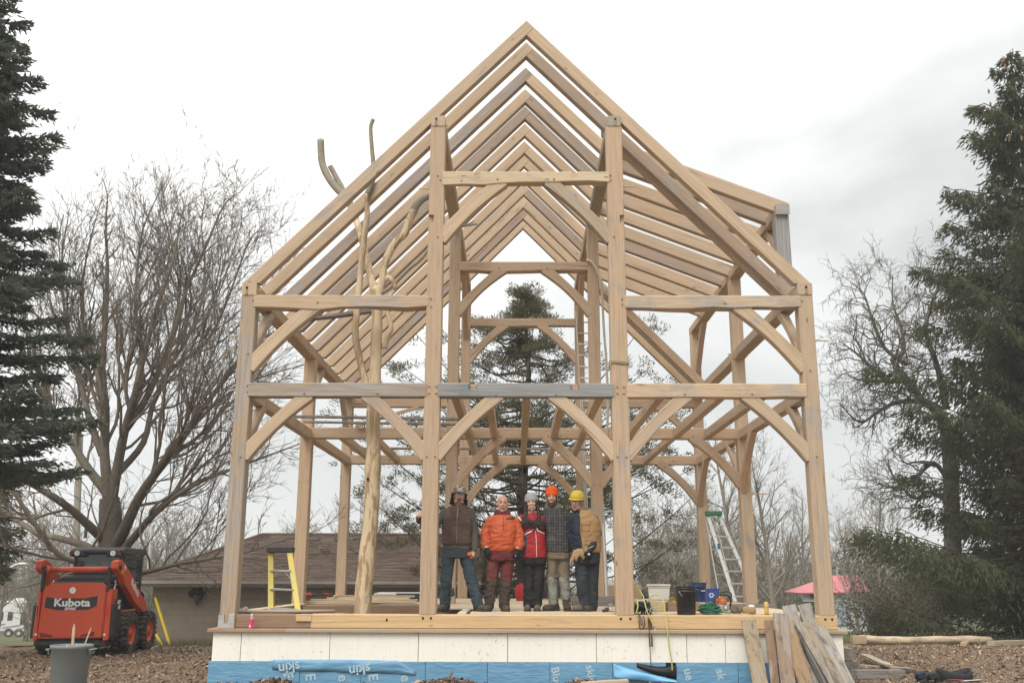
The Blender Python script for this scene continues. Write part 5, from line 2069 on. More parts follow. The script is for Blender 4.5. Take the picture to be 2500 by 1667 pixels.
ORANGE = paint("orange_paint", (0.60, 0.070, 0.020))
BLACKP = paint("black_plastic", (0.020, 0.022, 0.022), 0.5, (0.13, 0.11, 0.09), 0.4)
CABGREY = paint("cab_grey", (0.040, 0.048, 0.047), 0.5, (0.14, 0.12, 0.10), 0.3)
CHROME = plain("polished_steel", (0.62, 0.61, 0.59), 0.25, 1.0)
WHITEDEC = plain("white_decal", (0.72, 0.72, 0.70), 0.5, var=.05)
REDLENS = plain("red_lens", (0.19, 0.025, 0.018), 0.25)
GLASSD = NT("tinted_glass")
GLASSD.bsdf.inputs["Transmission Weight"].default_value = 0.0
GLASSD = GLASSD.done(GLASSD.mix(GLASSD.ramp(GLASSD.noise(GLASSD.coords(), 5, 6, .7), [(.45, 0), (.62, 1)]), (0.018, 0.024, 0.024), (0.075, 0.095, 0.09)), 0.08, 0, 0.6)
TYRE = NT("muddy_tyre")
_c = TYRE.coords()
_n = TYRE.noise(_c, 7, 6, .65)
TYRE.bump(_n, .4, .01)
TYRE = TYRE.done(TYRE.mix(TYRE.ramp(_n, [(.35, 0), (.65, 1)]), (0.022, 0.020, 0.018), (0.125, 0.098, 0.075)), 0.9, 0, 0.2)
LY = 5.6
p0 = at(167, 1600, LY)
LZ = gzf(p0.x, LY + 1) - 0.0
loader = thing("skid_steer_loader", "orange compact skid steer loader with black cab parked by the bare maple", "loader", (p0.x, LY, LZ), rad(1.5))
# rear door and hood
mb = MB()
mb.prism([(-.63, .34), (.61, .36), (.62, 1.26), (.52, 1.39), (-.46, 1.385), (-.61, 1.28)], -0.03, 0.12)
o = mb.obj("rear_door", ORANGE, loader, bevel=0.022, segs=2)
door = o
pts = [(-.53, 1.125), (-.36, 1.095), (.24, 1.10), (.46, 1.145), (.455, .955), (.30, .885), (-.30, .875), (-.54, .925)]
badge = MB().prism(pts, -0.040, -0.02).obj("badge", BLACKP, door, bevel=.004)


def decal(body, x, y, z, size, rz=0.0, shear=0.0, parent=None, rot=None, bold=0.006, sx=1.0, mat=WHITEDEC, spacing=1.0):
    o = add("lettering", text_mesh(body, size, 0.002, shear=shear, bold=bold, spacing=spacing), mat, parent)
    R_ = rot if rot is not None else Matrix.Rotation(rad(rz), 4, "Y") @ Matrix.Rotation(rad(90), 4, "X")
    o.matrix_basis = Matrix.Translation((x, y, z)) @ R_ @ Matrix.Diagonal((sx, 1, 1, 1))
    return o


decal("Kubota", -.02, -.042, 1.010, .200, parent=badge, bold=.007, sx=1.18)
decal("SSV65", -.05, -.042, .900, .068, parent=badge, shear=.35, bold=.003, sx=1.25)
MB().lathe([(.062, 0), (.062, .006), (.05, .014), (.046, .006)], 20, axis="y").obj("emblem_ring", CHROME, door, loc=(-.03, -.045, 1.245))
e2 = MB().lathe([(.044, 0), (.044, .004)], 20, axis="y").obj("emblem", REDLENS, door, loc=(-.03, -.042, 1.245))
MB().tube([(-.022, 0, -.02), (.0, 0, .0), (-.014, 0, .022)], .006, 6).tube([(.022, 0, -.02), (.004, 0, .0), (.02, 0, .022)], .006, 6).obj("emblem_mark", CHROME, door, loc=(-.03, -.046, 1.245))
for pts in ([(-.585, .455), (-.54, .45), (-.34, .41), (-.325, .375), (-.565, .375)], [(.20, .41), (.44, .475), (.465, .475), (.45, .395), (.195, .385)]):
    MB().prism(pts, -.036, -.02).obj("taillight", REDLENS, loader, bevel=.004)
for x in (-.655, .66):
    MB().box(-.02, .02, -.036, -.02, -.022, .022).obj("reflector", WHITEDEC, loader, loc=(x, 0, .42))
# corner posts beside the door
for pl_ in ([(-.725, .30), (-.638, .30), (-.638, 1.27), (-.70, 1.27)], [(.618, .30), (.735, .32), (.72, 1.27), (.628, 1.27)]):
    MB().prism(pl_, -.02, .30).obj("rear_post", ORANGE, loader, bevel=.015)
MB().box(-.70, .70, .0, .3, .20, .30).obj("rear_bumper", BLACKP, loader, bevel=.02)
for x in (-.678, .678):
    MB().box(x - .006, x + .006, -.024, -.018, .75, .95).obj("slot", BLACKP, loader)
# engine hood behind the door with slats
mb = MB()
mb.prism([(.10, 1.36), (.95, 1.42), (.95, 1.56), (.60, 1.53), (.12, 1.40)], -.50, .50, "yz")
mb.obj("engine_hood", BLACKP, loader, bevel=.01)
for k in range(7):
    MB().box(-.46, .46, .20 + k * .1, .25 + k * .1, 1.43 + k * .021, 1.448 + k * .021).obj("hood_slat", BLACKP, loader)
# chassis
MB().box(-.56, .56, .12, 2.25, .18, 1.10).obj("chassis", BLACKP, loader, bevel=.02)
MB().box(-.60, .60, .5, 2.2, .55, .84).obj("chassis_side", ORANGE, loader, bevel=.015)
MB().prism([(.30, .78), (.30, 1.35), (.95, 1.38), (1.9, .95), (1.9, .80)], -.585, .585, "yz").obj("side_panel", BLACKP, loader, bevel=.01)
for sx in (-1, 1):
    MB().box(.60, .80, .02, .38, .34, .98).obj("step_box", BLACKP, loader, bevel=.03, loc=(0 if sx > 0 else -1.4, 0, 0))
o = MB().prism([(.02, .86), (.30, .86), (.37, .98), (.30, 1.08), (.02, 1.08)], .800, .808, "yz").obj("side_plate", BLACKP, loader)
RX = Matrix.Rotation(rad(90), 4, "Z") @ Matrix.Rotation(rad(90), 4, "X")
decal("SSV", .810, .16, 1.02, .10, parent=o, rot=RX, bold=.004, shear=.2)
decal("65", .810, .20, .925, .10, parent=o, rot=RX, bold=.004, shear=.2)
# cab
cy0, cy1 = 0.98, 2.25
mb = MB()
for x in (-.50, .44):
    mb.box(x, x + .06, cy0, cy0 + .07, 1.2, 2.0).box(x, x + .06, cy1 - .07, cy1, 1.1, 2.0)
mb.box(-.50, .50, cy0, cy0 + .06, 1.2, 1.52)
for x in (-.50, .455):
    mb.box(x, x + .045, cy0 + .075, cy1 - .075, 1.1, 1.38)
mb.obj("cab_frame", CABGREY, loader, bevel=.015)
roof_ = MB().prism([(cy0 - .06, 1.98), (cy0 - .05, 2.06), (cy0 + .1, 2.10), (cy1 - .1, 2.09), (cy1 + .06, 2.03), (cy1 + .06, 1.96), (cy0, 1.95)], -.54, .54, "yz").obj("cab_roof", CABGREY, loader, bevel=.02)
MB().box(-.435, .435, cy0 + .02, cy0 + .035, 1.53, 1.945).obj("rear_window", GLASSD, loader)
for x in (-.475, .463):
    MB().box(x, x + .012, cy0 + .08, cy1 - .08, 1.39, 1.945).obj("side_window", GLASSD, loader)
for x in (.502,):
    MB().box(x, x + .02, cy0 + .10, cy0 + .14, 1.1, 1.92).box(x, x + .02, cy1 - .16, cy1 - .12, 1.1, 1.92).box(x, x + .02, cy0 + .14, cy1 - .16, 1.86, 1.92).obj("door_rail", CABGREY, loader, bevel=.005)
for x in (-.40, .33):
    MB().box(x - .14, x + .16, cy0 - .10, cy0 + .02, 1.90, 2.045).obj("lamp_housing", BLACKP, loader, bevel=.02)
    MB().lathe([(.055, 0), (.055, .02), (.03, .03)], 16, axis="y").obj("work_lamp", CHROME, loader, loc=(x + .01, cy0 - .125, 1.972))
    MB().lathe([(.028, 0), (.028, .004)], 12, axis="y").obj("bulb", WHITEDEC, loader, loc=(x + .01, cy0 - .13, 1.972))
for x in (-.51, .455):
    MB().lathe([(.042, 0), (.042, .02), (.02, .03)], 14, axis="y").obj("taillight", REDLENS, loader, loc=(x, cy0 - .12, 1.972))
# lift arms
AP_ = [(-.05, 1.80), (.08, 1.83), (.25, 1.80), (.5, 1.69), (.8, 1.53), (1.3, 1.22), (1.78, .97), (1.86, .79), (1.65, .78), (1.1, .98), (.42, 1.37), (.32, 1.5), (.1, 1.56), (-.08, 1.66)]
for sx in (-1, 1):
    a = .67 * sx
    b = .80 * sx
    arm = MB().prism(AP_, min(a, b), max(a, b), "yz").obj("lift_arm", ORANGE, loader, bevel=.012)
    MB().lathe([(.05, 0), (.05, .02)], 14, axis="x").obj("pivot", BLACKP, arm, loc=(.80 if sx > 0 else -.82, .08, 1.68))
    MB().lathe([(.035, 0), (.035, .025)], 12, axis="x").obj("pivot", ORANGE, arm, loc=(.80 if sx > 0 else -.825, .40, 1.46))
    MB().prism([(-.06, 1.70), (.05, 1.72), (.06, 1.22), (-.03, 1.22)], sx * .64 - .03, sx * .64 + .03, "yz").obj("rear_link", BLACKP, loader, bevel=.015)
    MB().tube([(sx * .62, .42, 1.42), (sx * .62, .22, .98)], .028, 12).obj("cylinder_rod", CHROME, loader)
    MB().tube([(sx * .62, .30, 1.15), (sx * .62, .12, .80)], .042, 12).obj("cylinder", BLACKP, loader)
    if sx > 0:
        ang_ = math.atan2(.97 - 1.53, 1.78 - .8)
        Rr = Matrix.Rotation(rad(90), 4, "Z") @ Matrix.Rotation(rad(90), 4, "X") @ Matrix.Rotation(ang_, 4, "Z")
        decal("Kubota", .803, 1.02, 1.275, .19, parent=arm, rot=Rr, bold=.005)
        for k in range(3):
            MB().obox((0, 0, 0), (.002, 0, 0), (0, .045, -.028), (0, .005, .008)).obj("decal", WHITEDEC, arm, loc=(.802, .36, 1.71 - k * .026))
        MB().obox((0, 0, 0), (.002, 0, 0), (0, .04, -.02), (0, .02, .035)).obj("decal", plain("yellow_decal", (.65, .38, .03), .5), arm, loc=(.802, .25, 1.60))
tubex = MB().tube([(-.68, .10, 1.63), (.68, .10, 1.65)], .055, 16).obj("cross_tube", ORANGE, loader, smooth_=True)
MB().lathe([(.085, -.68), (.085, -.60), (.055, -.56)], 16, axis="x").obj("tube_collar", ORANGE, loader, loc=(0, .10, 1.63))
# wheels
wm = MB()
R0 = .405
prof = [(.21, -.135), (.235, -.15), (R0 - .08, -.155), (R0 - .03, -.135), (R0 - .022, -.05), (R0 - .022, .05), (R0 - .03, .135), (R0 - .08, .155), (.235, .15), (.21, .135)]
wm.lathe(prof, 40, axis="x", close=False)
for k in range(22):
    for sx in (-1, 1):
        a = 2 * math.pi * (k + (0.5 if sx > 0 else 0)) / 22
        c_, s_ = math.cos(a), math.sin(a)
        rr = R0 - .012
        er, et = Vector((0, c_, s_)), Vector((0, -s_, c_))
        ex_ = Vector((1, 0, 0))
        tv = (et * .9 + ex_ * (.45 * sx)).normalized()
        wm.obox(er * rr + ex_ * (.075 * sx), (ex_ - tv * ex_.dot(tv)).normalized() * .07, tv * .022, er * .016)
        wm.obox(er * (rr - .03) + ex_ * (.145 * sx), ex_ * .013, et * .022, er * .036)
tyre_me = wm.mesh("tyre", 0, True)
tyre_me.materials.append(TYRE)
rim = MB().lathe([(.225, -.12), (.232, .13), (.222, .138), (.20, .125), (.185, .085), (.13, .075), (.10, .10), (.0, .10)], 28, axis="x", close=False)
rim_me = rim.mesh("rim", 0, True)
rim_me.materials.append(ORANGE)
hub_me = MB().lathe([(.075, .09), (.075, .125), (.05, .135), (0, .135)], 16, axis="x", close=False).mesh("hub", 0, True)
hub_me.materials.append(ORANGE)
bolts = MB()
for k in range(8):
    a = k * math.pi / 4
    bolts.lathe([(.012, 0), (.012, .02)], 6, c=(0.085, .145 * math.cos(a), .145 * math.sin(a)), axis="x")
bolt_me = bolts.mesh("wheel_bolts")
bolt_me.materials.append(CHROME)
for sx in (-1, 1):
    for yy in (.86, 1.92):
        w = thing("wheel", None, None)
        w.parent = loader
        w.location = (sx * .735, yy, R0 - .01)
        w.rotation_euler = (random.uniform(0, 1), 0, 0 if sx > 0 else math.pi)
        for nm, me in (("tyre", tyre_me), ("rim", rim_me), ("hub", hub_me), ("wheel_bolts", bolt_me)):
            q = bpy.data.objects.new(nm, me)
            COL.objects.link(q)
            q.parent = w
# ------------------------------------------------------------------ small things
ALU = plain("aluminium", (0.50, 0.50, 0.48), 0.42, 0.85, var=.1, dirt=(.25, .22, .18), dirt_amt=.3)
ALUP = plain("worn_aluminium", (0.46, 0.455, 0.43), 0.55, 0.2, var=.12)
YFG = plain("yellow_fibreglass", (0.50, 0.40, 0.085), 0.5, var=.1, dirt=(.35, .28, .12), dirt_amt=.5)
DKPL = plain("dark_plastic", (0.035, 0.035, 0.036), 0.5, dirt=(.15, .13, .11))
GREENP = plain("green_plastic", (0.045, 0.17, 0.075), 0.5, dirt=(.15, .16, .1))
BLACKB = plain("black_bucket_plastic", (0.013, 0.013, 0.014), 0.42, dirt=(.11, .10, .085), dirt_amt=.3)
BLUEB = plain("blue_bucket_plastic", (0.030, 0.055, 0.155), 0.42, dirt=(.14, .13, .12), dirt_amt=.25)
BLUER = plain("recycling_blue", (0.030, 0.10, 0.42), 0.45, dirt=(.15, .15, .15), dirt_amt=.2)
WHITEP = plain("white_plastic", (0.66, 0.655, 0.62), 0.45, var=.06, dirt=(.40, .36, .29), dirt_amt=.35)
GREYB = plain("grey_bin_plastic", (0.165, 0.188, 0.192), 0.55, var=.1, dirt=(.22, .19, .16), dirt_amt=.35)
STEEL = plain("steel", (0.45, 0.44, 0.42), 0.4, 0.9)
RUSTY = plain("dark_steel", (0.075, 0.062, 0.052), 0.6, 0.5)
LEATHER = plain("brown_leather", (0.135, 0.092, 0.062), 0.75, var=.3, scale=14, bump=.4, dirt=(.26, .2, .15))
TANLEA = plain("tan_leather", (0.33, 0.225, 0.125), 0.75, var=.25, scale=14, bump=.4)
LIME = plain("lime_rope", (0.40, 0.42, 0.13), 0.85, var=.35, scale=60, bump=.5)
GREENR = plain("green_rope", (0.020, 0.125, 0.070), 0.85, var=.4, scale=60, bump=.5)
CORD = plain("dark_cord", (0.030, 0.024, 0.022), 0.85, var=.3, scale=40)
CORDB = plain("brown_strap", (0.095, 0.045, 0.032), 0.85, var=.3, scale=40)
CORDG = plain("grey_rope", (0.16, 0.145, 0.14), 0.9, var=.45, scale=70)
OLDW = timber_mat("old_board", 0.7)
FZ = 0.0175       # top of the floor boards

# grey bin with scraps
bt = at(176, 1573, -1.0)
bz = gzf(bt.x, -1.0) - .01
bh = bt.z - bz
bin_ = thing("trash_bin", "grey plastic round bin full of wood scraps standing in front of the loader", "bin", (bt.x, -1.0, bz), .4)
MB().lathe([(.19, 0), (.205, .02), (.225, bh * .62), (.232, bh * .63), (.240, bh - .05), (.252, bh - .045), (.258, bh - .02), (.258, bh), (.244, bh), (.236, bh - .05), (.20, .03), (0, .03)], 40, close=False).obj("bin_body", GREYB, bin_, smooth_=True, fix=False)
for a in (0.0, math.pi):
    R_ = Matrix.Rotation(a - .4, 4, "Z")
    mb = MB().prism([(-.085, -.02), (.085, -.02), (.065, -.075), (-.065, -.075)], .25, .272).box(-.085, .085, .25, .30, -.025, -.005)
    o = mb.obj("handle", GREYB, bin_, bevel=.006)
    o.matrix_basis = Matrix.Rotation(a - math.pi / 2 - .4, 4, "Z") @ Matrix.Translation((0, 0, bh - .04))
SCR = [(.06, -.12, .15, .0, .30, "pale pointed stake sticking up out of the grey bin"), (.16, -.02, .13, .25, .27, "thin pale stick leaning over the right rim of the grey bin"), (.0, -.06, .07, -.9, .16, "short wood offcut lying in the grey bin"),
       (-.1, .0, .06, 1.2, .18, "brown offcut at the back of the grey bin"), (-.06, -.12, .06, 1.35, .2, "flat scrap board lying on top in the grey bin"), (.05, .06, .08, -.5, .12, "white plastic end poking out of the grey bin")]
for i, (x, y, z, an, ln_, lab) in enumerate(SCR):
    w = (.032, .016, .05, .06, .07, .014)[i]
    top = ln_
    if i < 2:
        mb = MB().prism([(-w / 2, -.12), (w / 2, -.12), (w / 2, top - .06), (0, top), (-w / 2, top - .07)], -.011, .011)
    else:
        mb = MB().prism([(-w / 2, -ln_ / 2), (w / 2, -ln_ / 2 + .02), (w / 2, ln_ / 2), (-w / 2, ln_ / 2 - .03)], -.01, .01)
    o = mb.obj("wood_scrap", OAK if i != 5 else WHITEP, None, bevel=.002, color=T(PALE, .05))
    o.matrix_basis = Matrix.Translation((bt.x + x, -1.0 + y, bt.z - .10 + z * .5)) @ Matrix.Rotation(random.uniform(-.5, .5), 4, "Z") @ Matrix.Rotation(an, 4, "Y") @ Matrix.Rotation(.15, 4, "X")
    tag(o, lab, "wood scrap")

# yellow stepladder in the left bay
sl = thing("step_ladder", "yellow fibreglass stepladder with black top cap standing in the left bay", "stepladder", (0, 0, 0))
bl, br = at(660, 1490, .72), at(735, 1497, .30)
bl.z = br.z = 0.0
bl = Vector((at(662, 1480, .45).x, .45, .0))
br = Vector((at(729, 1490, .30).x, .30, .0))
tl, tr = at(661, 1347, .78), at(707, 1347, .72)
for nm, a, b in (("left", bl, tl), ("right", br, tr)):
    MB().bar(a, b, .026, .078, up=(1, 0, 0)).bar(a + Vector((.03 if nm == 'left' else -.03, .03, 0)), b + Vector((.03 if nm == 'left' else -.03, .03, 0)), .06, .014, up=(1, 0, 0)).obj("rail", YFG, sl, bevel=.003)
for a, b in ((bl + Vector((-.16, .85, 0)), tl + Vector((.02, .06, 0))), (br + Vector((-.22, .95, 0)), tr + Vector((-.03, .06, 0)))):
    MB().bar(a, b, .04, .02, up=(1, 0, 0)).obj("rear_rail", YFG, sl, bevel=.003)
for t in (.055, .37, .68):
    a, b = bl.lerp(tl, t + .01), br.lerp(tr, t)
    MB().bar(a + Vector((.012, .0, 0)), b - Vector((.012, 0, 0)), .085, .028, up=(0, 0, 1)).obj("step", ALU, sl, bevel=.003)
a, b = bl.lerp(tl, .67), br.lerp(tr, .66)
MB().bar(a + Vector((.015, 0, -.10)), a + Vector((.10, 0, -.01)), .012, .008).bar(b + Vector((-.015, 0, -.10)), b + Vector((-.10, 0, -.01)), .012, .008).obj("brace", ALU, sl)
MB().obox((tl + tr) / 2 + Vector((0, .02, .035)), (.195, 0, 0), (0, .09, 0), (0, 0, .042)).obj("top_cap", DKPL, sl, bevel=.012)
for q in (bl, br):
    MB().obox(q + Vector((0, .01, -.0)), (.022, 0, 0), (0, .05, 0), (0, 0, .02)).obj("foot", DKPL, sl, bevel=.004)
# pole with a rag and boards in the open left bay
a, b = at(590, 1490, .22), at(726, 1493, .24)
a.z = b.z = .028
tag(MB().tube([a, b, b + Vector((.5, .15, .0))], .024, 10).obj("pole", plain("weathered_pole", (.33, .27, .20), .8), smooth_=True), "grey round pole lying along the dark sill with a rag on its end", "pole")
mb = MB()
for k in range(9):
    mb.ell(a + Vector((random.uniform(-.05, .06), random.uniform(-.03, .03), random.uniform(-.01, .035))), (.045, .04, .035), 8, 6, R=Matrix.Rotation(random.uniform(0, 3), 3, "Z"))
RAG = plain("grey_rag", (.30, .26, .22), .95, bump=.4)
rag = mb.obj("rag", RAG, smooth_=True)
tag(rag, "crumpled grey rag wrapped round the pole beside the corner post", "rag")


def plank(name, a, b, w, t, col, label, cat="plank", group=None, up=(0, 0, 1), mat=None, wav=0.0):
    o = timber(name, a, b, w, t, None, col, up=up, mat=mat, ch=.003, wav=wav)
    return tag(o, label, cat, group)


a, b = at(596, 1491, .5), at(735, 1475, 3.4)
a.z, b.z = .012, .03
plank("plank", a, b, .20, .035, T(PALE, .05), "long pale plank running back from the left corner post behind the stepladder")
plank("plank", Vector((-3.9, .45, -.02)), Vector((-2.6, .42, -.02)), .22, .04, T(BROWN, .1), "short brown plank under the feet of the yellow stepladder")
p = at(671, 1478, 2.0)
dr = thing("clamp", "small dark iron clamp lying on the pale plank behind the stepladder", "clamp", (p.x, 2.0, .06))
MB().tube([(-.10, 0, 0), (.12, 0, .01)], .012, 8).obj("bar", RUSTY, dr)
MB().tube([(.02, 0, 0), (.02, 0, .09), (.06, 0, .09)], .012, 8).obj("jaw", RUSTY, dr)

# boards piled at the back of the left bay
for i, (u0, u1, v, yy, w, t) in enumerate(((748, 860, 1471, 4.85, .2, .03), (770, 1010, 1468, 5.0, .18, .03), (760, 930, 1464, 5.15, .16, .03), (800, 1000, 1461, 5.3, .14, .03), (812, 1012, 1457, 5.5, .12, .035), (905, 1015, 1473, 4.75, .2, .025),
                                           (880, 1020, 1467, 5.0, .2, .03))):
    a, b = at(u0, v, yy), at(u1, v + random.uniform(-2, 2), yy + random.uniform(-.1, .15))
    z = FZ + .018 + .031 * max(0, i - 1 if i < 5 else i - 5)
    a.z = z
    b.z = z
    plank("board", a, b, w, t, T(PALE, .06), ("short pale board lowest in the pile behind the yellow stepladder", "long pale board in the middle of the pile running behind the peeled trunk", "pale board just above the middle of the pile left of the peeled trunk",
          "upper pale board in the pile behind the peeled trunk", "topmost thick pale board of the pile beside the rear left post", "pale board nearest the camera in the pile between peeled trunk and centre post", "pale board under the insulation sheets beside the front centre post")[i], "board", "boards piled behind the left bay")
a, b = at(795, 1470, 5.1), at(826, 1448, 5.2)
plank("board", a, b, .05, .012, T(PALE, .1), "thin splintered lath leaning up out of the board pile", "board")
p = at(755, 1458, 5.3)


def drill(name, label, p, s=1.0, rz=0.0):
    t = thing(name, label, "power tool", p, rz)
    RP = plain("tool_red", (.33, .025, .03), .45)
    MB().tube([(-.09 * s, 0, .04 * s), (.05 * s, 0, .04 * s)], .035 * s, 12).obj("motor", RP, t)
    MB().tube([(.05 * s, 0, .04 * s), (.10 * s, 0, .04 * s), (.16 * s, 0, .04 * s)], [.028 * s, .02 * s, .008 * s], 10).obj("chuck", DKPL, t)
    MB().tube([(-.05 * s, 0, .02 * s), (-.10 * s, .10 * s, .0)], .022 * s, 10).obj("grip", DKPL, t)
    MB().box(-.16 * s, -.05 * s, .09 * s, .16 * s, -.03 * s, .03 * s).obj("battery", DKPL, t, bevel=.006)
    return t


drill("power_drill", "red and black power drill on the board pile beside the left middle post", (p.x, 5.2, .10), 1.25, .3)
p = at(792, 1458, 5.3)
drill("power_drill", "second small red power tool on the board pile near the peeled trunk", (p.x, 5.35, .13), .8, -2.6)
# stack of insulation sheets
a = at(912, 1455, 6.2)
b = at(1030, 1455, 6.2)
st_ = thing("sheet_stack", "white faced insulation sheets stacked on the floor left of the front centre post", "sheet stack", ((a.x + b.x) / 2, 6.4, FZ + .07), .05)
hw = (b.x - a.x) / 2
for k in range(4):
    MB().box(-hw, hw, -.4, .8, k * .036, k * .036 + .032).obj("sheet", WHITEP if k % 2 else plain("foil_sheet", (.42, .41, .38), .5), st_, bevel=.003, loc=(random.uniform(-.03, .03), random.uniform(-.03, .03), -.05))
MB().box(-hw * .05, hw + .02, -.432, -.405, -.05, .09).obj("black_wrap", DKPL, st_)

# grey boards lying across the tie beams
BRD = (.19, .165, .14, .6)
a, b = at(711, 1003, 3.3), at(1128, 1004, 3.5)
tz = TT + .02
plank("board", Vector((a.x, 3.25, tz)), Vector((b.x, 3.55, tz)), .13, .04, BRD, "dark weathered board lying across the joists behind the front tie beam, nearer of two", wav=.01)
plank("board", Vector((a.x + .1, 3.9, tz)), Vector((b.x + .3, 4.2, tz)), .11, .035, BRD, "thin dark weathered board lying across the joists, farther of two by the mid tie beam", wav=.008)
plank("board", Vector((-3.85, 7.6, TT)), Vector((2.7, 7.7, TT)), .14, .04, (.24, .20, .16, .5), "long grey board lying over the rear floor joists")
plank("board", Vector((-3.2, 4.35, TT + .02)), Vector((-2.05, 4.6, TT + .42)), .09, .06, T(PINK, .1), "short squared stick propped up from the middle tie beam", "stick")
a, b = at(733, 783, 2.6), at(920, 757, 2.2)
plank("board", a, b, .16, .05, (.19, .16, .14, .6), "dark curved brace stock tucked behind the upper left collar beam", "board", wav=.02)

# aluminium stepladder on the right
ld = thing("step_ladder", "folded aluminium stepladder with green top leaning on the rear right post", "stepladder")
yb_, yt_ = 6.2, 8.35
zt_ = at(1735, 1258, yt_).z
b0, b1 = at(1795, 1465, yb_), at(1813, 1461, yb_ + .1)
t0, t1_ = at(1728, 1260, yt_), at(1748, 1258, yt_)
b0.z = b1.z = FZ
b1.x = b0.x + .46
t1_.x = t0.x + .26
t0.z = t1_.z = zt_
for a, b in ((b0, t0), (b1, t1_)):
    MB().bar(a, b, .075, .03, up=(0, 1, 0.3)).obj("rail", ALUP, ld, bevel=.004)
for k in range(7):
    t = .06 + k * .135
    MB().bar(b0.lerp(t0, t), b1.lerp(t1_, t), .085, .03).obj("step", ALUP, ld, bevel=.003)
r0, r1 = at(1757, 1450, 7.3), at(1722, 1262, yt_ + .1)
r0.z = FZ
MB().bar(r0, r1, .028, .035, up=(0, 1, 0)).bar(r0 + Vector((.34, 0.1, 0)), r1 + Vector((.2, .02, 0)), .028, .035, up=(0, 1, 0)).obj("rear_rail", ALUP, ld, bevel=.003)
MB().bar(r0.lerp(r1, .3), r0.lerp(r1, .3) + Vector((.3, .05, 0)), .02, .02).bar(r0.lerp(r1, .6), r0.lerp(r1, .6) + Vector((.26, .05, 0)), .02, .02).obj("spreader", ALUP, ld)
MB().obox((t0 + t1_) / 2 + Vector((0, .0, .05)), (.18, 0, 0), (0, .09, 0), (0, 0, .05)).obj("top_cap", GREENP, ld, bevel=.012)
MB().obox(b0.lerp(t0, .60) + Vector((.01, -.05, 0)), (.03, 0, 0), (0, .01, 0), (0, 0, .09)).obj("sticker", plain("blue_sticker", (.05, .16, .24), .5), ld)

# extension ladder at the rear
el = thing("extension_ladder", "tall aluminium extension ladder standing behind the middle right post", "ladder")
b0, t0 = at(1440, 1452, 8.0), at(1406, 760, 8.72)
b0.z = FZ
for dx_ in (0, .40):
    MB().bar(b0 + Vector((dx_, 0, 0)), t0 + Vector((dx_, 0, 0)), .028, .07, up=(0, 1, 0)).obj("rail", ALU, el, bevel=.004)
    MB().bar(b0 + Vector((dx_ + .035 * (1 if dx_ == 0 else -1), -.05, .3)), b0.lerp(t0, .72) + Vector((dx_ + .035 * (1 if dx_ == 0 else -1), -.05, 0)), .022, .06, up=(0, 1, 0)).obj("fly_rail", ALU, el, bevel=.003)
nr = int((t0 - b0).length / .27)
for k in range(1, nr):
    p = b0.lerp(t0, k / nr)
    MB().tube([p, p + Vector((.40, 0, 0))], .017, 8).obj("rung", ALU, el)

# strap / hose hanging beside the middle right post
HOSE = plain("grey_webbing", (.42, .38, .32), .85, var=.2, scale=25)


def path_tube(name, pts, r, mat, label=None, cat=None, n=8, sub_=4, parent=None, flat=1.0, group=None):
    P = [Vector(q) for q in pts]
    out, _ = smooth_path([np.array(q) for q in P], [1] * len(P), sub_)
    rr = r if not isinstance(r, (list, tuple)) else list(np.interp(np.linspace(0, 1, len(out)), np.linspace(0, 1, len(r)), r))
    o = MB().tube([Vector(q) for q in out], rr, n, flat=flat).obj(name, mat, parent, smooth_=True)
    if label:
        tag(o, label, cat, group)
    return o


Yh = 4.36
path_tube("strap", [at(1432, 634, Yh + .06), at(1445, 640, Yh), at(1458, 662, Yh), at(1467, 686, Yh), at(1470, 720, Yh), at(1474, 800, Yh), at(1480, 880, Yh), at(1484, 980, Yh), at(1482, 1080, Yh + .05)], [.035, .03, .035, .04, .03, .03, .03, .03, .025], HOSE,
          "long grey webbing sling hanging down from the middle collar beam beside its right post", "sling", n=8, flat=.45)
a, b = at(1474, 1340, 4.3), at(1481, 1456, 4.3)
b.z = FZ
po = thing("probe_pole", "thin white pole standing beside the middle right post", "pole", (b.x, 4.3, FZ))
MB().tube([(0, 0, 0), (0, 0, .05), (a.x - b.x, .05, a.z + .45)], [.022, .014, .013], 8).obj("shaft", WHITEP, po)
MB().tube([(0, 0, 0), (0, 0, .12)], .02, 8).obj("tip", DKPL, po)
# rope round the right front post
loop = []
zr = at(1510, 886, 0).z
for k in range(17):
    a = k / 16 * 2 * math.pi
    loop.append(Vector((XR + .137 * max(-1, min(1, 1.35 * math.cos(a))), .11 + .122 * max(-1, min(1, 1.35 * math.sin(a))), zr + .012 * math.sin(a * 2) + (.02 if k == 8 else 0))))
ROPE = plain("tan_rope", (.33, .26, .16), .9, var=.3, scale=50)
tag(MB().tube(loop, .013, 7).tube([q + Vector((0, 0, .024)) for q in loop], .012, 7).tube([Vector((XR - .13, -.015, zr)), Vector((XR - .145, -.02, zr - .05)), Vector((XR - .16, -.01, zr - .09))], .01, 6).obj("rope", ROPE, smooth_=True),
    "tan rope tied twice round the right front centre post", "rope")


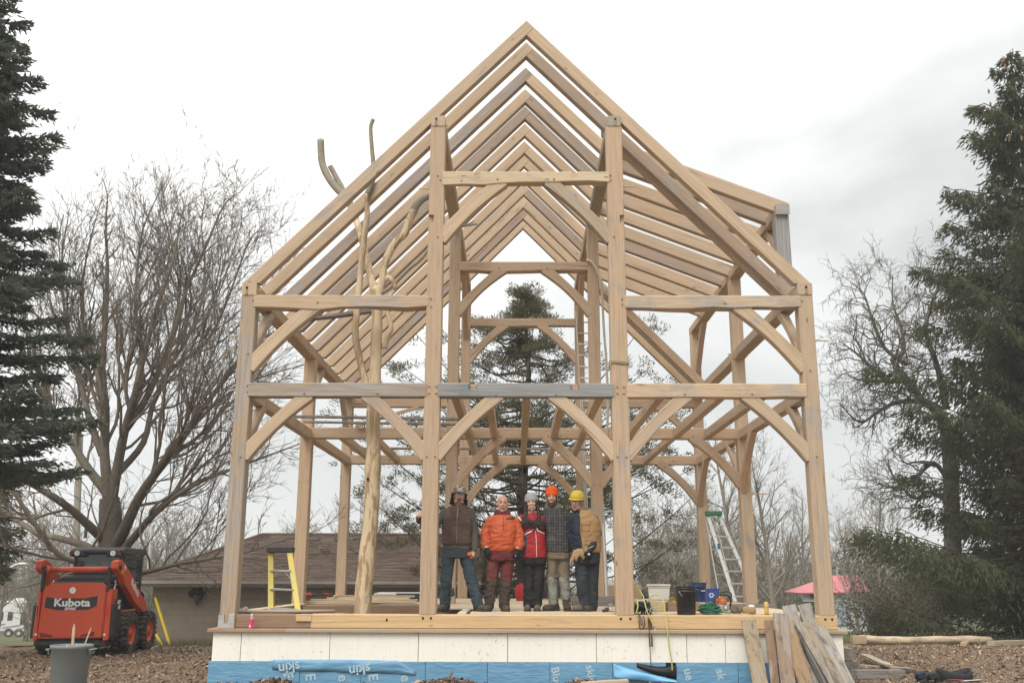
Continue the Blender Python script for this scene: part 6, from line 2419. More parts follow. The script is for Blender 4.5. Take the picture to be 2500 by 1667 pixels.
# --- buckets
def bucket(name, label, p, r, h, mat, rz=0.0, bail=True, bail_ang=.6, sq=False):
    t = thing(name, label, "bucket", p, rz)
    if sq:
        w = r
        mb = MB()
        for (s0, z0), (s1, z1) in (((.86, 0), (.97, h * .80)),):
            v = []
            for s_, z in ((s0, z0), (s1, z1)):
                v += [(-w * s_, -w * s_ * .8, z), (w * s_, -w * s_ * .8, z), (w * s_, w * s_ * .8, z), (-w * s_, w * s_ * .8, z)]
            mb.addraw(v, [(0, 3, 2, 1), (0, 1, 5, 4), (1, 2, 6, 5), (2, 3, 7, 6), (3, 0, 4, 7), (4, 5, 6, 7)])
        mb.obj("tub", mat, t, bevel=.012, segs=2)
        MB().box(-w * 1.02, w * 1.02, -w * .84, w * .84, h * .80, h * .87).box(-w * 1.05, w * 1.05, -w * .87, w * .87, h * .90, h).obj("lid", mat, t, bevel=.006)
        return t
    MB().lathe([(r * .86, 0), (r * .87, .01), (r * .95, h * .80), (r * 1.0, h * .81), (r * 1.0, h * .84), (r * .965, h * .845), (r * .97, h * .90), (r * 1.02, h * .91), (r * 1.02, h * .935), (r * .98, h * .94), (r * .985, h * .975), (r * 1.03, h * .98),
                (r * 1.03, h), (r * .95, h), (r * .90, h * .5), (r * .82, .02), (0, .02)], 36, close=False).obj("tub", mat, t, smooth_=True, fix=False)
    if bail:
        pts = []
        for k in range(13):
            a = math.pi * k / 12
            pts.append(Vector((r * 1.03 * math.cos(a), -r * 1.03 * math.sin(a) * math.cos(bail_ang), h * .83 - r * 1.05 * math.sin(a) * math.sin(bail_ang))))
        MB().tube(pts, .004, 6).obj("bail", STEEL, t)
        m = pts[6]
        MB().tube([m + Vector((-.045, 0, 0)), m + Vector((.045, 0, 0))], .012, 8).obj("grip", WHITEP, t)
    return t


p = at(1676, 1500, .16)
bucket("bucket", "black plastic bucket with wire handle standing on the front sill", (p.x, .165, .001), .147, .385, BLACKB, rz=.75, bail_ang=1.0)
p = at(1708, 1470, 4.8)
bucket("bucket", "dark blue plastic bucket behind the black one on the deck", (p.x, 4.86, FZ), .150, .39, BLUEB, rz=.5, bail_ang=.55)
BZ_ = .165
p = at(1609, 1462, 1.5)
bucket("bucket", "white square plastic bucket with lid on the timber offcut", (p.x, 1.5, BZ_ + .001), .172, .235, WHITEP, rz=-.12, sq=True)
p = at(1739, 1462, 6.6)
rb = thing("recycling_bin", "bright blue recycling box with white arrows behind the chainsaw", "recycling bin", (p.x - .06, 6.7, FZ), -.05)
w = .21
mb = MB()
v = []
for s_, z in ((.86, 0), (1.0, .25)):
    v += [(-w * s_, -w * s_ * .7, z), (w * s_, -w * s_ * .7, z), (w * s_, w * s_ * .7, z), (-w * s_, w * s_ * .7, z)]
mb.addraw(v, [(0, 3, 2, 1), (0, 1, 5, 4), (1, 2, 6, 5), (2, 3, 7, 6), (3, 0, 4, 7)])
o = mb.obj("box", BLUER, rb, fix=False)
o.modifiers.new("s", "SOLIDIFY").thickness = .008
MB().box(-w * 1.05, w * 1.05, -w * .76, -w * .70, .235, .26).box(-w * 1.05, w * 1.05, w * .70, w * .76, .235, .26).box(-w * 1.05, -w * 1.0, -w * .69, w * .69, .235, .26).box(w * 1.0, w * 1.05, -w * .69, w * .69, .235, .26).obj("rim", BLUER, rb)
mb = MB()
for k in range(3):
    a = k * 2 * math.pi / 3 + .3
    R_ = Matrix.Rotation(a, 3, "Y")
    pts = [(-.048, .022), (.012, .022), (.012, .010), (.036, .032), (.012, .054), (.012, .042), (-.048, .042)]
    vs = [R_ @ Vector((x, 0, z)) for x, z in pts]
    mb.addraw(vs, [tuple(range(7))])
o = mb.obj("arrows", WHITEDEC, rb, fix=False, loc=(.045, -w * .675 - .004, .13))
o.rotation_euler = (rad(-6.5), 0, 0)
o.modifiers.new("s", "SOLIDIFY").thickness = .002

# timber offcuts under the white bucket
def offcut(label, u0, u1, y0, y1, z0, z1, col, rz=0.0, name="timber_offcut"):
    x0, x1 = at(u0, 1480, y0).x, at(u1, 1480, y0).x
    o = MB().box(-(y1 - y0) / 2, (y1 - y0) / 2, -(x1 - x0) / 2, (x1 - x0) / 2, 0, z1 - z0).obj(name, OAK, None, bevel=.006, color=col)
    o.matrix_basis = Matrix.Translation(((x0 + x1) / 2, (y0 + y1) / 2, z0)) @ Matrix.Rotation(rad(90) + rz, 4, "Z")
    return tag(o, label, "timber offcut")


offcut("pale squared timber offcut directly under the white bucket", 1588, 1625, .82, 1.75, .018, BZ_, (.50, .40, .235, .1))
offcut("pale squared timber offcut beside the right front centre post", 1552, 1584, .95, 1.7, .018, .175, (.52, .42, .26, .1), .05)
x0, x1 = at(1628, 1490, 1.0).x, at(1708, 1490, 1.0).x
plank("timber", Vector((x0, 1.05, .085)), Vector((x1, 1.15, .085)), .16, .13, T(BROWN, .25), "dark squared timber lying behind the black bucket", "timber")
x0, x1 = at(1395, 1462, 3.6).x, at(1530, 1462, 3.6).x
plank("timber", Vector((x0, 3.4, FZ + .085)), Vector((x1, 3.5, FZ + .085)), .18, .16, (.13, .10, .08, .5), "dark round-edged timber lying behind the man in the yellow helmet", "timber", wav=.01)
x0, x1 = at(1480, 1425, 8.2).x, at(1530, 1425, 8.2).x
plank("timber", Vector((x0 - .3, 8.1, FZ + .16)), Vector((x1 + .3, 8.1, FZ + .16)), .2, .30, T(PINK, .05), "reddish squared timber standing on edge far back between the two right posts", "timber")
x0, x1 = at(1625, 1468, 3.7).x, at(1815, 1468, 3.7).x
plank("board", Vector((x0, 3.75, FZ + .03)), Vector((x1, 3.85, FZ + .03)), .5, .045, T(PALE, .05), "wide pale plank lying across the deck behind the chainsaw", "board")
x0, x1 = at(1700, 1475, 2.9).x, at(1895, 1480, 2.7).x
plank("board", Vector((x0, 3.1, FZ + .03)), Vector((x1, 2.9, FZ + .03)), .12, .05, (.20, .15, .115, .4), "dark brown edge board lying on the deck beyond the leather pouches", "board")
# yellow reel
p = at(1643, 1451, 1.9)
rl = thing("tape_reel", "yellow tape reel lying between the white and black buckets", "reel", (p.x, 1.9, .11))
MB().lathe([(.085, -.02), (.09, -.018), (.09, .018), (.085, .02), (.03, .02), (.03, -.02)], 20, axis="y", close=False).obj("drum", plain("reel_yellow", (.52, .40, .03), .5), rl)
MB().tube([(.03, -.03, 0), (.075, -.03, .0)], .01, 8).obj("crank", DKPL, rl)
offcut("small timber block under the yellow tape reel", 1630, 1655, 1.75, 2.1, .018, .022, T(BROWN, .1))

# chainsaw
p = at(1765, 1497, .50)
cs = thing("chainsaw", "orange and grey chainsaw with black handle standing on the deck edge", "chainsaw", (p.x, .52, FZ), .2)
CSO = plain("saw_orange", (.52, .135, .035), .45, dirt=(.2, .15, .1))
CSG = plain("saw_grey", (.33, .31, .28), .55, dirt=(.14, .12, .1))
MB().box(-.085, .085, -.06, .22, .03, .13).obj("engine_case", CSG, cs, bevel=.02, segs=2)
MB().ell((0, .04, .15), (.078, .11, .075), 16, 10).obj("cover", CSO, cs, smooth_=True)
MB().box(-.075, .075, -.09, -.055, .02, .105).obj("muffler", CSG, cs, bevel=.012)
MB().tube([(0, -.10, .10), (0, -.12, .06), (.01, -.13, .02)], .02, 10).obj("exhaust", STEEL, cs, smooth_=True)
path_tube("front_handle", [(-.10, -.02, .03), (-.125, -.03, .12), (-.115, -.04, .20), (-.06, -.05, .245), (.03, -.05, .25), (.10, -.04, .22), (.125, -.02, .16), (.12, .0, .08)], .0135, DKPL, parent=cs)
path_tube("hand_guard", [(-.10, -.09, .20), (-.09, -.11, .275), (.0, -.115, .295), (.09, -.11, .275), (.105, -.09, .20)], .009, DKPL, parent=cs)
path_tube("rear_handle", [(.0, .2, .13), (.0, .30, .15), (.0, .38, .10), (.0, .34, .03), (.0, .22, .03)], .018, DKPL, parent=cs)
MB().box(.088, .096, -.40, .05, .04, .085).obj("guide_bar", STEEL, cs, bevel=.003)

# green rope coil
rp = MB()
p = at(1733, 1497, .24)
rnd_ = random.Random(6)
for k in range(17):
    a0 = rnd_.uniform(0, 6.28)
    rx_, ry_ = rnd_.uniform(.10, .185), rnd_.uniform(.05, .09)
    tz_ = rnd_.uniform(0, .11)
    pts = [Vector((p.x + rnd_.uniform(-.02, .02) + (rx_ - tz_ * .5) * math.cos(a0 + i * .3307), .24 + ry_ * math.sin(a0 + i * .3307), FZ + .012 + tz_ * (.9 + .35 * math.sin(i * .7 + a0)) + .012 * math.sin(i * 1.3 + k))) for i in range(20)]
    rp.tube(pts, .0095, 6)
rp.tube([Vector((p.x + .05, .20, .06)), Vector((p.x + .14, .17, .04)), Vector((p.x + .22, .18, .028)), Vector((p.x + .29, .22, .03))], .0095, 6)
tag(rp.obj("rope_coil", GREENR, smooth_=True), "loose coil of dark green rope on the deck edge between bucket and chainsaw", "rope")

# leather pouches
def pouch(label, u, wd, ht, mat, seed, open_=True, Y=.30):
    p = at(u, 1500, Y)
    t = thing("tool_pouch", label, "pouch", (p.x, Y, FZ), random.uniform(-.3, .3))
    rr = random.Random(seed)
    mb = MB()
    n = 22
    prof = [(.80, 0), (.95, .15), (1.0, .5), (.96, .85), (.90, 1.0), (.80, .96), (.76, .5), (.5, .2)]
    for (r, h) in prof:
        for k in range(n):
            a = 2 * math.pi * k / n
            q = 1 + .10 * math.sin(3 * a + seed) + .05 * math.sin(5 * a + h * 4)
            mb.v.append((wd / 2 * r * q * math.cos(a), wd / 2 * .75 * r * q * math.sin(a), ht * h * (1 + .16 * math.sin(2 * a + seed))))
    for i in range(len(prof) - 1):
        for k in range(n):
            k2 = (k + 1) % n
            mb.f.append((i * n + k, i * n + k2, (i + 1) * n + k2, (i + 1) * n + k))
            mb.m.append(0)
    mb.f.append(tuple((len(prof) - 1) * n + k for k in range(n)))
    mb.m.append(0)
    mb.obj("pouch_body", mat, t, smooth_=True)
    path_tube("strap", [(-wd * .3, -.02, ht), (-wd * .1, -.03, ht * 1.35), (wd * .12, .0, ht * 1.25), (wd * .3, .02, ht * 1.05)], .008, mat, parent=t, flat=.5)
    return t


pouch("dark brown leather pouch sitting right of the chainsaw", 1797, .165, .075, LEATHER, 2)
t_ = pouch("lighter leather pouch with pale lining, left of the yellow can", 1830, .20, .085, TANLEA, 5)
MB().ell((.03, -.02, .095), (.05, .03, .025), 10, 7).obj("lining", WHITEP, t_, smooth_=True)


# drinks cans and bottle
def can(label, u, Y, mat, h=.16, r=.031, z=FZ, band=None):
    p = at(u, 1500, Y)
    t = thing("drinks_can", label, "can", (p.x, Y, z))
    MB().lathe([(r * .78, 0), (r, .008), (r, h - .012), (r * .82, h), (r * .80, h - .004), (0, h - .004)], 20, close=False).obj("can_body", mat, t, smooth_=True, fix=False)
    MB().lathe([(r * .83, h - .006), (r * .83, h + .001), (r * .78, h - .002)], 20, close=False).obj("can_rim", STEEL, t)
    return t


CANY = NT("yellow_can")
CANY = CANY.done(CANY.mix(CANY.ramp(CANY.noise(CANY.coords(scale=(1, 1, 2)), 34, 3), [(.5, 0), (.56, .6)]), (.62, .36, .02), (.70, .62, .45)), .3, .3)
CANC = NT("dark_patterned_can")
CANC = CANC.done(CANC.mix(CANC.ramp(CANC.noise(CANC.coords(), 40, 3), [(.5, 0), (.53, 1)]), (.015, .02, .014), (.12, .15, .09)), .35, .2)
can("tall yellow drinks can standing on the deck edge", 1872, .2, CANY)
can("dark patterned drinks can beside the right corner post", 1990.5, .3, CANC)
p = at(613, 1534, -.10)
bo_ = thing("bottle", "small pink bottle with clear top standing on the foundation ledge", "bottle", (p.x, -.10, -.1915))
PINKL = plain("pink_label", (.62, .05, .17), .4, var=.06)
CLEAR = NT("clear_plastic")
CLEAR.bsdf.inputs["Transmission Weight"].default_value = .85
CLEAR = CLEAR.done((.85, .85, .83), .12)
MB().lathe([(.026, 0), (.029, .004), (.029, .118), (.029, .12)], 20).obj("bottle_body", PINKL, bo_, smooth_=False)
MB().lathe([(.028, .121), (.027, .14), (.018, .158), (.013, .165), (.013, .172)], 20).obj("neck", CLEAR, bo_, smooth_=True)
MB().lathe([(.0155, .1725), (.0155, .197), (.013, .199)], 16).obj("cap", WHITEP, bo_)
MB().box(-.022, -.004, -.0298, -.0282, .02, .05).obj("label", WHITEDEC, bo_)

# shackle on the deck
p = at(1483, 1490, .45)
sh = thing("rigging_hook", "dark steel rigging hook with open shackle lying left of the right front centre post", "hook", (p.x, .55, FZ))
path_tube("hook", [(-.05, 0, .02), (-.02, 0, .03), (.02, .01, .055), (.035, .0, .10), (.06, 0, .115), (.085, 0, .085), (.075, 0, .055), (.045, 0, .045)], .008, STEEL, parent=sh)
MB().ell((-.04, 0, .022), (.035, .03, .022), 10, 7).ell((.0, 0, .04), (.035, .025, .03), 10, 7).obj("hook_body", RUSTY, sh, smooth_=True)
path_tube("cord", [(-.02, .02, .012), (.06, .04, .01), (.14, .03, .01), (.2, .05, .01)], .006, CORDG, parent=sh)

# climbing harness and ropes on the edge right of the post
hp = at(1572, 1490, .15)
hs = thing("climbing_harness", "black climbing harness heaped on the sill beside the right front centre post", "harness", (hp.x, .14, .0))
mb = MB()
hr = random.Random(3)
for k in range(16):
    mb.ell((hr.uniform(-.11, .10), hr.uniform(-.05, .10), hr.uniform(.03, .16)), (hr.uniform(.035, .065), .035, hr.uniform(.018, .04)), 9, 6, R=Matrix.Rotation(hr.uniform(-1.2, 1.2), 3, "Y"))
NAVY = plain("harness_webbing", (.018, .022, .032), .8, var=.5, scale=18, bump=.4)
mb.obj("padding", NAVY, hs, smooth_=True)
for k in range(7):
    a = hr.uniform(0, 6)
    path_tube("webbing", [(hr.uniform(-.14, .12), hr.uniform(-.10, -.05), hr.uniform(.02, .18)) for _ in range(4)], .012, NAVY if k % 2 else CORD, parent=hs, flat=.3)


def carabiner(parent, x, y, z, s, tilt):
    pts = []
    for k in range(15):
        a = 2 * math.pi * k / 14
        pts.append(Vector((s * .55 * math.cos(a) * (1.1 if math.sin(a) > 0 else .8), 0, s * math.sin(a))))
    o = MB().tube(pts, .0065, 7, caps=False).obj("carabiner", STEEL, parent, smooth_=True)
    o.matrix_basis = Matrix.Translation((x, y, z)) @ Matrix.Rotation(tilt, 4, "Y") @ Matrix.Rotation(.3, 4, "Z")


carabiner(hs, .035, -.12, .025, .055, .2)
carabiner(hs, .12, -.10, .045, .06, -.5)
MB().lathe([(.036, -.012), (.04, 0), (.036, .012), (.012, .012), (.012, -.012)], 16, c=(.055, -.13, -.045), axis="y", close=False).obj("pulley", RUSTY, hs)


def hang(name, pts, r, mat, label, cat="rope", n=7):
    return path_tube(name, [at(u, v, y) for u, v, y in pts], r, mat, label, cat, n)


hang("rope", [(1551, 1434, .30), (1560, 1440, .22), (1569, 1452, .12), (1573, 1466, .05), (1577, 1482, -.03), (1583, 1500, -.04), (1590, 1515, -.05), (1597, 1531, -.06)], .0085, LIME, "short lime green rope ending in a white tip over the pale sill")
tip = at(1598.5, 1535, -.06)
o = MB().tube([tip, at(1601, 1541, -.06)], [.013, .008], 8).obj("rope_end", WHITEP)
tag(o, "white taped end of the short lime rope on the sill", "rope end")
hang("rope", [(1580, 1470, .10), (1586, 1459, .10), (1596, 1452, .08), (1608, 1451, .06), (1616, 1459, .03), (1621, 1475, -.01), (1625, 1500, -.045), (1629, 1535, -.17), (1634, 1580, -.16), (1640, 1615, -.165), (1641, 1636, -.17)], .0085, LIME,
     "long lime green rope hanging over the ledge to the torn blue membrane")
hang("rope", [(1550, 1458, .12), (1556, 1468, .05), (1557, 1482, -.02), (1552, 1497, -.03)], .0085, LIME, "short lime rope loop against the right front centre post")
hang("strap", [(1583, 1508, -.03), (1584, 1530, -.035), (1585, 1548, -.17), (1587, 1578, -.165)], .011, CORDB, "left brown strap hanging over the ledge below the harness", "strap")
hang("strap", [(1587, 1507, -.03), (1590, 1530, -.035), (1591, 1550, -.17), (1592, 1577, -.165)], .011, CORDB, "right brown strap hanging over the ledge below the harness", "strap")
hang("cord", [(1585, 1506, -.035), (1586, 1545, -.175), (1587, 1585, -.16), (1589, 1620, -.15), (1591, 1642, -.14)], .0055, CORD, "thin black cord hanging from the harness to the blue membrane", "cord")
hang("rope", [(1562, 1500, -.03), (1560, 1515, -.035), (1562, 1532, -.035), (1567, 1536, -.035), (1573, 1527, -.035), (1573, 1512, -.035), (1569, 1502, -.03)], .0065, CORD, "dark cord loop hanging in front of the pale sill")
hang("rope", [(1559, 1498, -.03), (1560, 1508, -.04), (1563, 1518, -.04), (1568, 1524, -.04), (1567, 1514, -.04), (1563, 1502, -.03)], .010, CORDG, "knotted grey rope hanging on the pale sill beside the black loop")

# small red bag and black case glimpsed behind the group
p = at(1272, 1452, 6.8)
rb_ = thing("bag", "small red bag standing on the deck behind the woman", "bag", (p.x, 6.8, FZ))
MB().ell((0, 0, .17), (.13, .11, .19), 14, 9).box(-.1, .1, -.08, .08, 0, .05).obj("bag_body", plain("bag_red", (.42, .03, .035), .7), rb_, smooth_=True)
path_tube("strap", [(-.05, -.05, .33), (-.03, -.05, .40), (.03, -.05, .40), (.05, -.05, .33)], .01, DKPL, parent=rb_)
p = at(1330, 1440, 9.6)
ca_ = thing("tool_case", "black tool case standing behind the legs of the plaid jacket man", "case", (p.x, 8.3, FZ))
MB().box(-.30, .30, -.12, .12, .02, .40).obj("case_body", DKPL, ca_, bevel=.03)
path_tube("handle", [(-.07, 0, .40), (-.06, 0, .45), (.06, 0, .45), (.07, 0, .40)], .012, DKPL, parent=ca_)

# --- planks leaning on the right corner of the foundation
OLD1, OLD2, OLD3 = (.32, .255, .175, .3), (.235, .155, .10, .25), (.285, .235, .18, .45)


def lean(label, ut, vt, yt, ub, yb, w, t, col, zb=None, roll=0.0, ext=0.0):
    a = at(ut, vt, yt)
    zb = (gzf(a.x, yb) - .02) if zb is None else zb
    # foot: at depth yb on the ground, on the surveyed line at the bottom of the photo
    g = at(ub, 1667, yb)
    k = (zb - g.z)
    # carry the plank on in its own direction down to the soil
    d = (g - a)
    s = (zb - a.z) / d.z if abs(d.z) > 1e-6 else 1
    b = a + d * s
    up = Vector((roll, -1, .35)).normalized()
    o = timber("plank", b, a, w, t, None, col, up=up, mat=OLDW, ch=.003, wav=.004, both=True)
    return tag(o, label, "plank")


lean("leftmost leaning plank, pale grey and standing apart against the ledge", 1827, 1513, -.17, 1856, -.45, .205, .032, OLD1)
lean("narrow dark brown plank second from the left in the leaning stack", 1876, 1514, -.17, 1892, -.46, .115, .03, OLD2)
lean("broad mottled brown plank with a rounded top end, third from the left", 1904, 1497, -.18, 1924, -.56, .19, .032, (.255, .185, .13, .5))
lean("rough orange brown slab with split grain between the mottled and grey planks", 1921, 1516, -.22, 1966, -.52, .19, .035, (.30, .205, .12, .3))
lean("grey white plank whose end rises above the deck behind the mottled one", 1925, 1477, -.12, 1985, -.42, .19, .028, (.33, .305, .27, .45))
lean("dark edge-on board deep in the leaning stack, left one of two", 1939, 1530, -.24, 2010, -.50, .04, .12, (.10, .085, .07, .6), roll=.3)
lean("dark edge-on board deep in the leaning stack, right one of two", 1947, 1538, -.24, 2020, -.50, .035, .12, (.15, .125, .10, .6), roll=.3)
lean("long grey spotted plank lying uppermost in the leaning stack", 1958, 1518, -.27, 2044, -.62, .20, .032, OLD3)
lean("broad tan grey plank whose end stands highest above the sill", 1962, 1474, -.10, 2030, -.40, .185, .03, (.275, .23, .175, .45))
lean("rightmost leaning plank, pale grey with a large knot", 1998, 1530, -.22, 2068, -.58, .19, .032, (.33, .30, .245, .5))

# --- timbers and logs on the mulch at the right
def groundp(u, v, z=None):
    y = 3.0
    for _ in range(25):
        q = at(u, v, y)
        zz = gzf(q.x, y) if z is None else z
        dz = q.z - zz
        y += dz / ((1404 - v) / FPX * -1 + 1e-6)
        y = max(-1.2, min(40, y))
    return at(u, v, y)


a = groundp(2083, 1640)
plank("timber", Vector((a.x - .12, a.y - .05, a.z + .28)), Vector((a.x + .02, a.y + 1.2, a.z + .28)), .24, .19, (.17, .145, .115, .5), "dark squared timber block on top of the heap at the foundation corner", "timber")
plank("timber", Vector((a.x - .05, a.y - .1, a.z + .09)), Vector((a.x + .12, a.y + 1.2, a.z + .09)), .26, .17, (.15, .12, .095, .5), "dark squared timber block under the other at the foundation corner", "timber")
for lab, (u0, v0), (u1, v1), w, t, col, dz in (
        ("thick grey timber lying in front of the corner heap", (2085, 1655), (2203, 1652), .14, .13, (.24, .205, .165, .5), .06),
        ("tan board lying behind the thick grey timber by the corner", (2080, 1632), (2225, 1640), .16, .06, (.36, .29, .20, .4), .05),
        ("pale thin board sloping over the corner heap", (2112, 1615), (2172, 1640), .14, .03, (.42, .36, .26, .3), .13),
        ("short dark offcut at the right end of the corner heap", (2203, 1640), (2232, 1643), .12, .06, (.12, .095, .075, .5), .04)):
    p0_, p1_ = groundp(u0, v0), groundp(u1, v1)
    p0_.z += dz
    p1_.z += dz * .8
    plank("timber", p0_, p1_, w, t, col, lab, "timber", mat=OLDW)
LOGM = NT("peeled_log")
_c = LOGM.coords(scale=(.5, 3, 3))
_n1 = LOGM.noise(_c, 4, 6, .65)
LOGM.bump(_n1, .6, .015)
LOGM = LOGM.done(LOGM.mix(LOGM.ramp(_n1, [(.35, 0), (.6, 1)]), (.23, .165, .11), (.52, .41, .285)), .85)


def log(label, u0, v0, u1, v1, r, mat=LOGM, z=0.0, r1=None):
    a, b = groundp(u0, v0), groundp(u1, v1)
    a.z += r + z
    b.z += (r1 or r) + z
    n = 14
    pts, rr = [], []
    for k in range(n + 1):
        t = k / n
        q = a.lerp(b, t)
        q.z += .015 * math.sin(t * 7 + u0)
        pts.append(q - a)
        rr.append((r + ((r1 or r) - r) * t) * (1 + .06 * math.sin(t * 23 + v0)))
    o = MB().tube(pts, rr, 14).obj("log", mat, None, smooth_=False, loc=a)
    smooth(o.data)
    return tag(o, label, "log")


log("long peeled log lying on the mulch, nearest of the three at the right", 2101, 1572, 2420, 1571, .10, r1=.085)
log("long peeled log lying behind the nearest one at the right edge", 2240, 1561, 2560, 1555, .11, r1=.12)
WLOG = plain("white_wrapped", (.60, .59, .56), .6, var=.1, scale=3, dirt=(.35, .3, .24))
log("white wrapped pole lying in front of the far log at the right edge", 2330, 1568, 2540, 1566, .10, WLOG, r1=.1)
a, b = groundp(2420, 1577), groundp(2520, 1573)
plank("timber", a + Vector((0, 0, .06)), b + Vector((0, 0, .06)), .16, .11, (.40, .33, .23, .3), "squared tan timber lying at the far right in front of the logs", "timber")
a, b = groundp(2353, 1577), groundp(2385, 1563)
plank("timber", a + Vector((0, 0, .04)), b + Vector((0, 0, .14)), .14, .08, (.42, .31, .20, .2), "short wedge of timber propping the white pole", "timber")
a = groundp(2088, 1572)
plank("timber", a + Vector((-.05, .1, .10)), a + Vector((.28, .1, .10)), .2, .18, (.46, .34, .22, .15), "short block of timber at the left end of the near log", "timber")
a, b = groundp(1425, 1667), groundp(1532, 1660)
plank("board", Vector((at(1418, 1667, -.6).x, -.62, at(1418, 1667, -.6).z)), Vector((at(1532, 1660, -.55).x, -.57, at(1532, 1660, -.55).z + .0)), .14, .035, T(TAN, .1), "board end lying on the mulch mound before the blue membrane", "board")

# black tool belt lying on the mulch
p = groundp(2330, 1662)
tb = thing("tool_belt", "black padded tool belt lying open on the mulch at lower right", "tool belt", (p.x, p.y, p.z))
mb = MB()
for j, (ra, z) in enumerate(((1.0, .02), (1.04, .06), (1.02, .12), (.96, .155), (.90, .15), (.93, .06), (.90, .02))):
    for k in range(28):
        a = 2 * math.pi * k / 28
        mb.v.append((.27 * ra * math.cos(a), .17 * ra * math.sin(a) * (1 - .15 * math.sin(a)), z * (1 + .25 * math.sin(2 * a + 1))))
for j in range(6):
    for k in range(28):
        k2 = (k + 1) % 28
        mb.f.append((j * 28 + k, j * 28 + k2, (j + 1) * 28 + k2, (j + 1) * 28 + k))
        mb.m.append(0)
BELT = plain("black_nylon", (.016, .017, .018), .7, var=.4, scale=12, bump=.4, dirt=(.10, .09, .08))
mb.obj("belt", BELT, tb, smooth_=True, fix=False)
hr = random.Random(8)
for k in range(8):
    x, y = hr.uniform(-.55, -.1), hr.uniform(-.18, .12)
    MB().obox((x, y, .05), (.07, .01, .02), (.01, .05, .01), (-.02, 0, .045)).obj("pocket", BELT if k % 2 else NAVY, tb, bevel=.015).rotation_euler = (hr.uniform(-.15, .15), hr.uniform(-.1, .1), 0)
for k, x in enumerate((-.10, -.04, .02)):
    MB().lathe([(.016, 0), (.016, .006), (.008, .006), (.008, 0)], 12, axis="y", close=False).obj("eyelet", STEEL, tb, loc=(x, -.178 + abs(x) * .06, .07))
for k in range(4):
    path_tube("strap", [(hr.uniform(-.4, .3), -.2 - hr.random() * .08, .03), (hr.uniform(-.3, .4), -.26, .05), (hr.uniform(-.2, .45), -.22, .02)], .009, (plain("red_cord", (.30, .03, .04), .8), BELT, STEEL, BELT)[k], parent=tb, flat=.5)

# --- yellow poles against the house wall
for i, (ut, vt, ub, vb) in enumerate(((380, 1461, 416, 1567), (345, 1482, 398, 1568))):
    a, b = at(ut, vt, 12.3), at(ub, vb, 11.3)
    YEL = plain("yellow_tube", (.62, .44, .01), .5, var=.08)
    t = thing("yellow_pole", ("yellow pole leaning on the house wall, upright and taller of two", "yellow pole leaning lower behind the loader's front wheel")[i], "pole", b)
    MB().tube([Vector((0, 0, -.1)), a - b], .036, 12).obj("tube", YEL, t)
    MB().lathe([(.038, 0), (.038, .03), (.02, .034)], 12).obj("end_cap", YEL, t).matrix_basis = Matrix.Translation(a - b) @ (a - b).to_track_quat("Z", "Y").to_matrix().to_4x4()
# pale lath beside the wheel
a, b = groundp(366, 1585), groundp(388, 1577)
plank("lath", a + Vector((0, 0, .02)), b + Vector((0, 0, .02)), .07, .02, (.62, .6, .54, .1), "pale lath lying on the soil beside the loader's front wheel", "lath")

# --- trailer, lamps, poles and shed in the distance
tp = at(38, 1553, 72)
rv = thing("camper_trailer", "white camper trailer parked far off at the left edge", "trailer", (tp.x, 72, tp.z + .0))
WV = plain("trailer_white", (.60, .60, .58), .5, var=.08)
tw = 4.2
MB().prism([(-tw, .45), (2.0, .45), (2.0, 2.5), (1.7, 2.9), (-tw, 2.9)], -1.1, 1.1).obj("trailer_body", WV, rv, bevel=.08, segs=2)
for x in (-.9, -.1, 1.0):
    MB().box(x - .22, x + .22 + (.1 if x > .9 else 0), -1.125, -1.10, 1.35 - (.0 if x < .9 else .35), 2.05).obj("window", DKPL, rv, bevel=.03)
mb = MB()
for k in range(3):
    mb.obox((-1.2 + k * 1.3, -1.115, .95 - .08 * k), (.75, 0, .12), (0, .012, 0), (0, 0, .06))
mb.obj("stripe", plain("trailer_grey", (.25, .25, .26), .5), rv)
for x in (-.1, .75):
    w = MB().lathe([(.16, -.1), (.36, -.1), (.36, .1), (.16, .1)], 20, axis="y", close=False).obj("tyre", TYRE, rv, loc=(x, -1.02, .36))
    MB().lathe([(.17, -.02), (.17, .03), (0, .05)], 16, axis="y", close=False).obj("rim", WV, rv, loc=(x, -1.08, .36))
MB().box(-.3, .6, -.55, -.4, 2.9, 3.15).obj("roof_unit", WV, rv, bevel=.05)
# utility pole behind the maple
b, t = at(183, 1500, 30), at(196, 1060, 30)
b.z = gzf(b.x, 30) - .2
up_ = thing("utility_pole", "grey wooden utility pole behind the limbs of the bare maple", "pole", b)
MB().tube([(0, 0, 0), t - b], [.18, .13], 12).obj("pole_shaft", plain("pole_wood", (.27, .245, .20), .9), up_)
MB().tube([Vector((.15, -.1, (t - b).z * .5)), Vector((.15, -.1, (t - b).z * .56))], .08, 8).obj("insulator", DKPL, up_)
b = at(-22, 1500, 28)
b.z = gzf(b.x, 28)
sl_ = thing("street_lamp", "white curved street lamp arm at the far left edge", "street lamp", b)
q = [at(u, v, 28) - b for u, v in ((-22, 1440), (-10, 1420), (5, 1402), (22, 1387), (38, 1378), (48, 1376))]
LAMPW = plain("lamp_paint", (.55, .55, .53), .5)
MB().tube([Vector((0, 0, 0))] + q, [.07, .06, .05, .05, .045, .04, .04], 10).obj("pole_shaft", LAMPW, sl_, smooth_=True)
MB().ell(q[-1] + Vector((.12, 0, 0)), (.22, .1, .06), 12, 7).obj("lamp_head", LAMPW, sl_, smooth_=True)
b = at(2061, 1470, 45)
b.z = gzf(b.x, 45)
sr_ = thing("street_lamp", "pale street lamp far off beside the red-roofed shed", "street lamp", b)
q = [at(u, v, 45) - b for u, v in ((2061, 1400), (2060, 1366), (2062, 1360), (2068, 1359))]
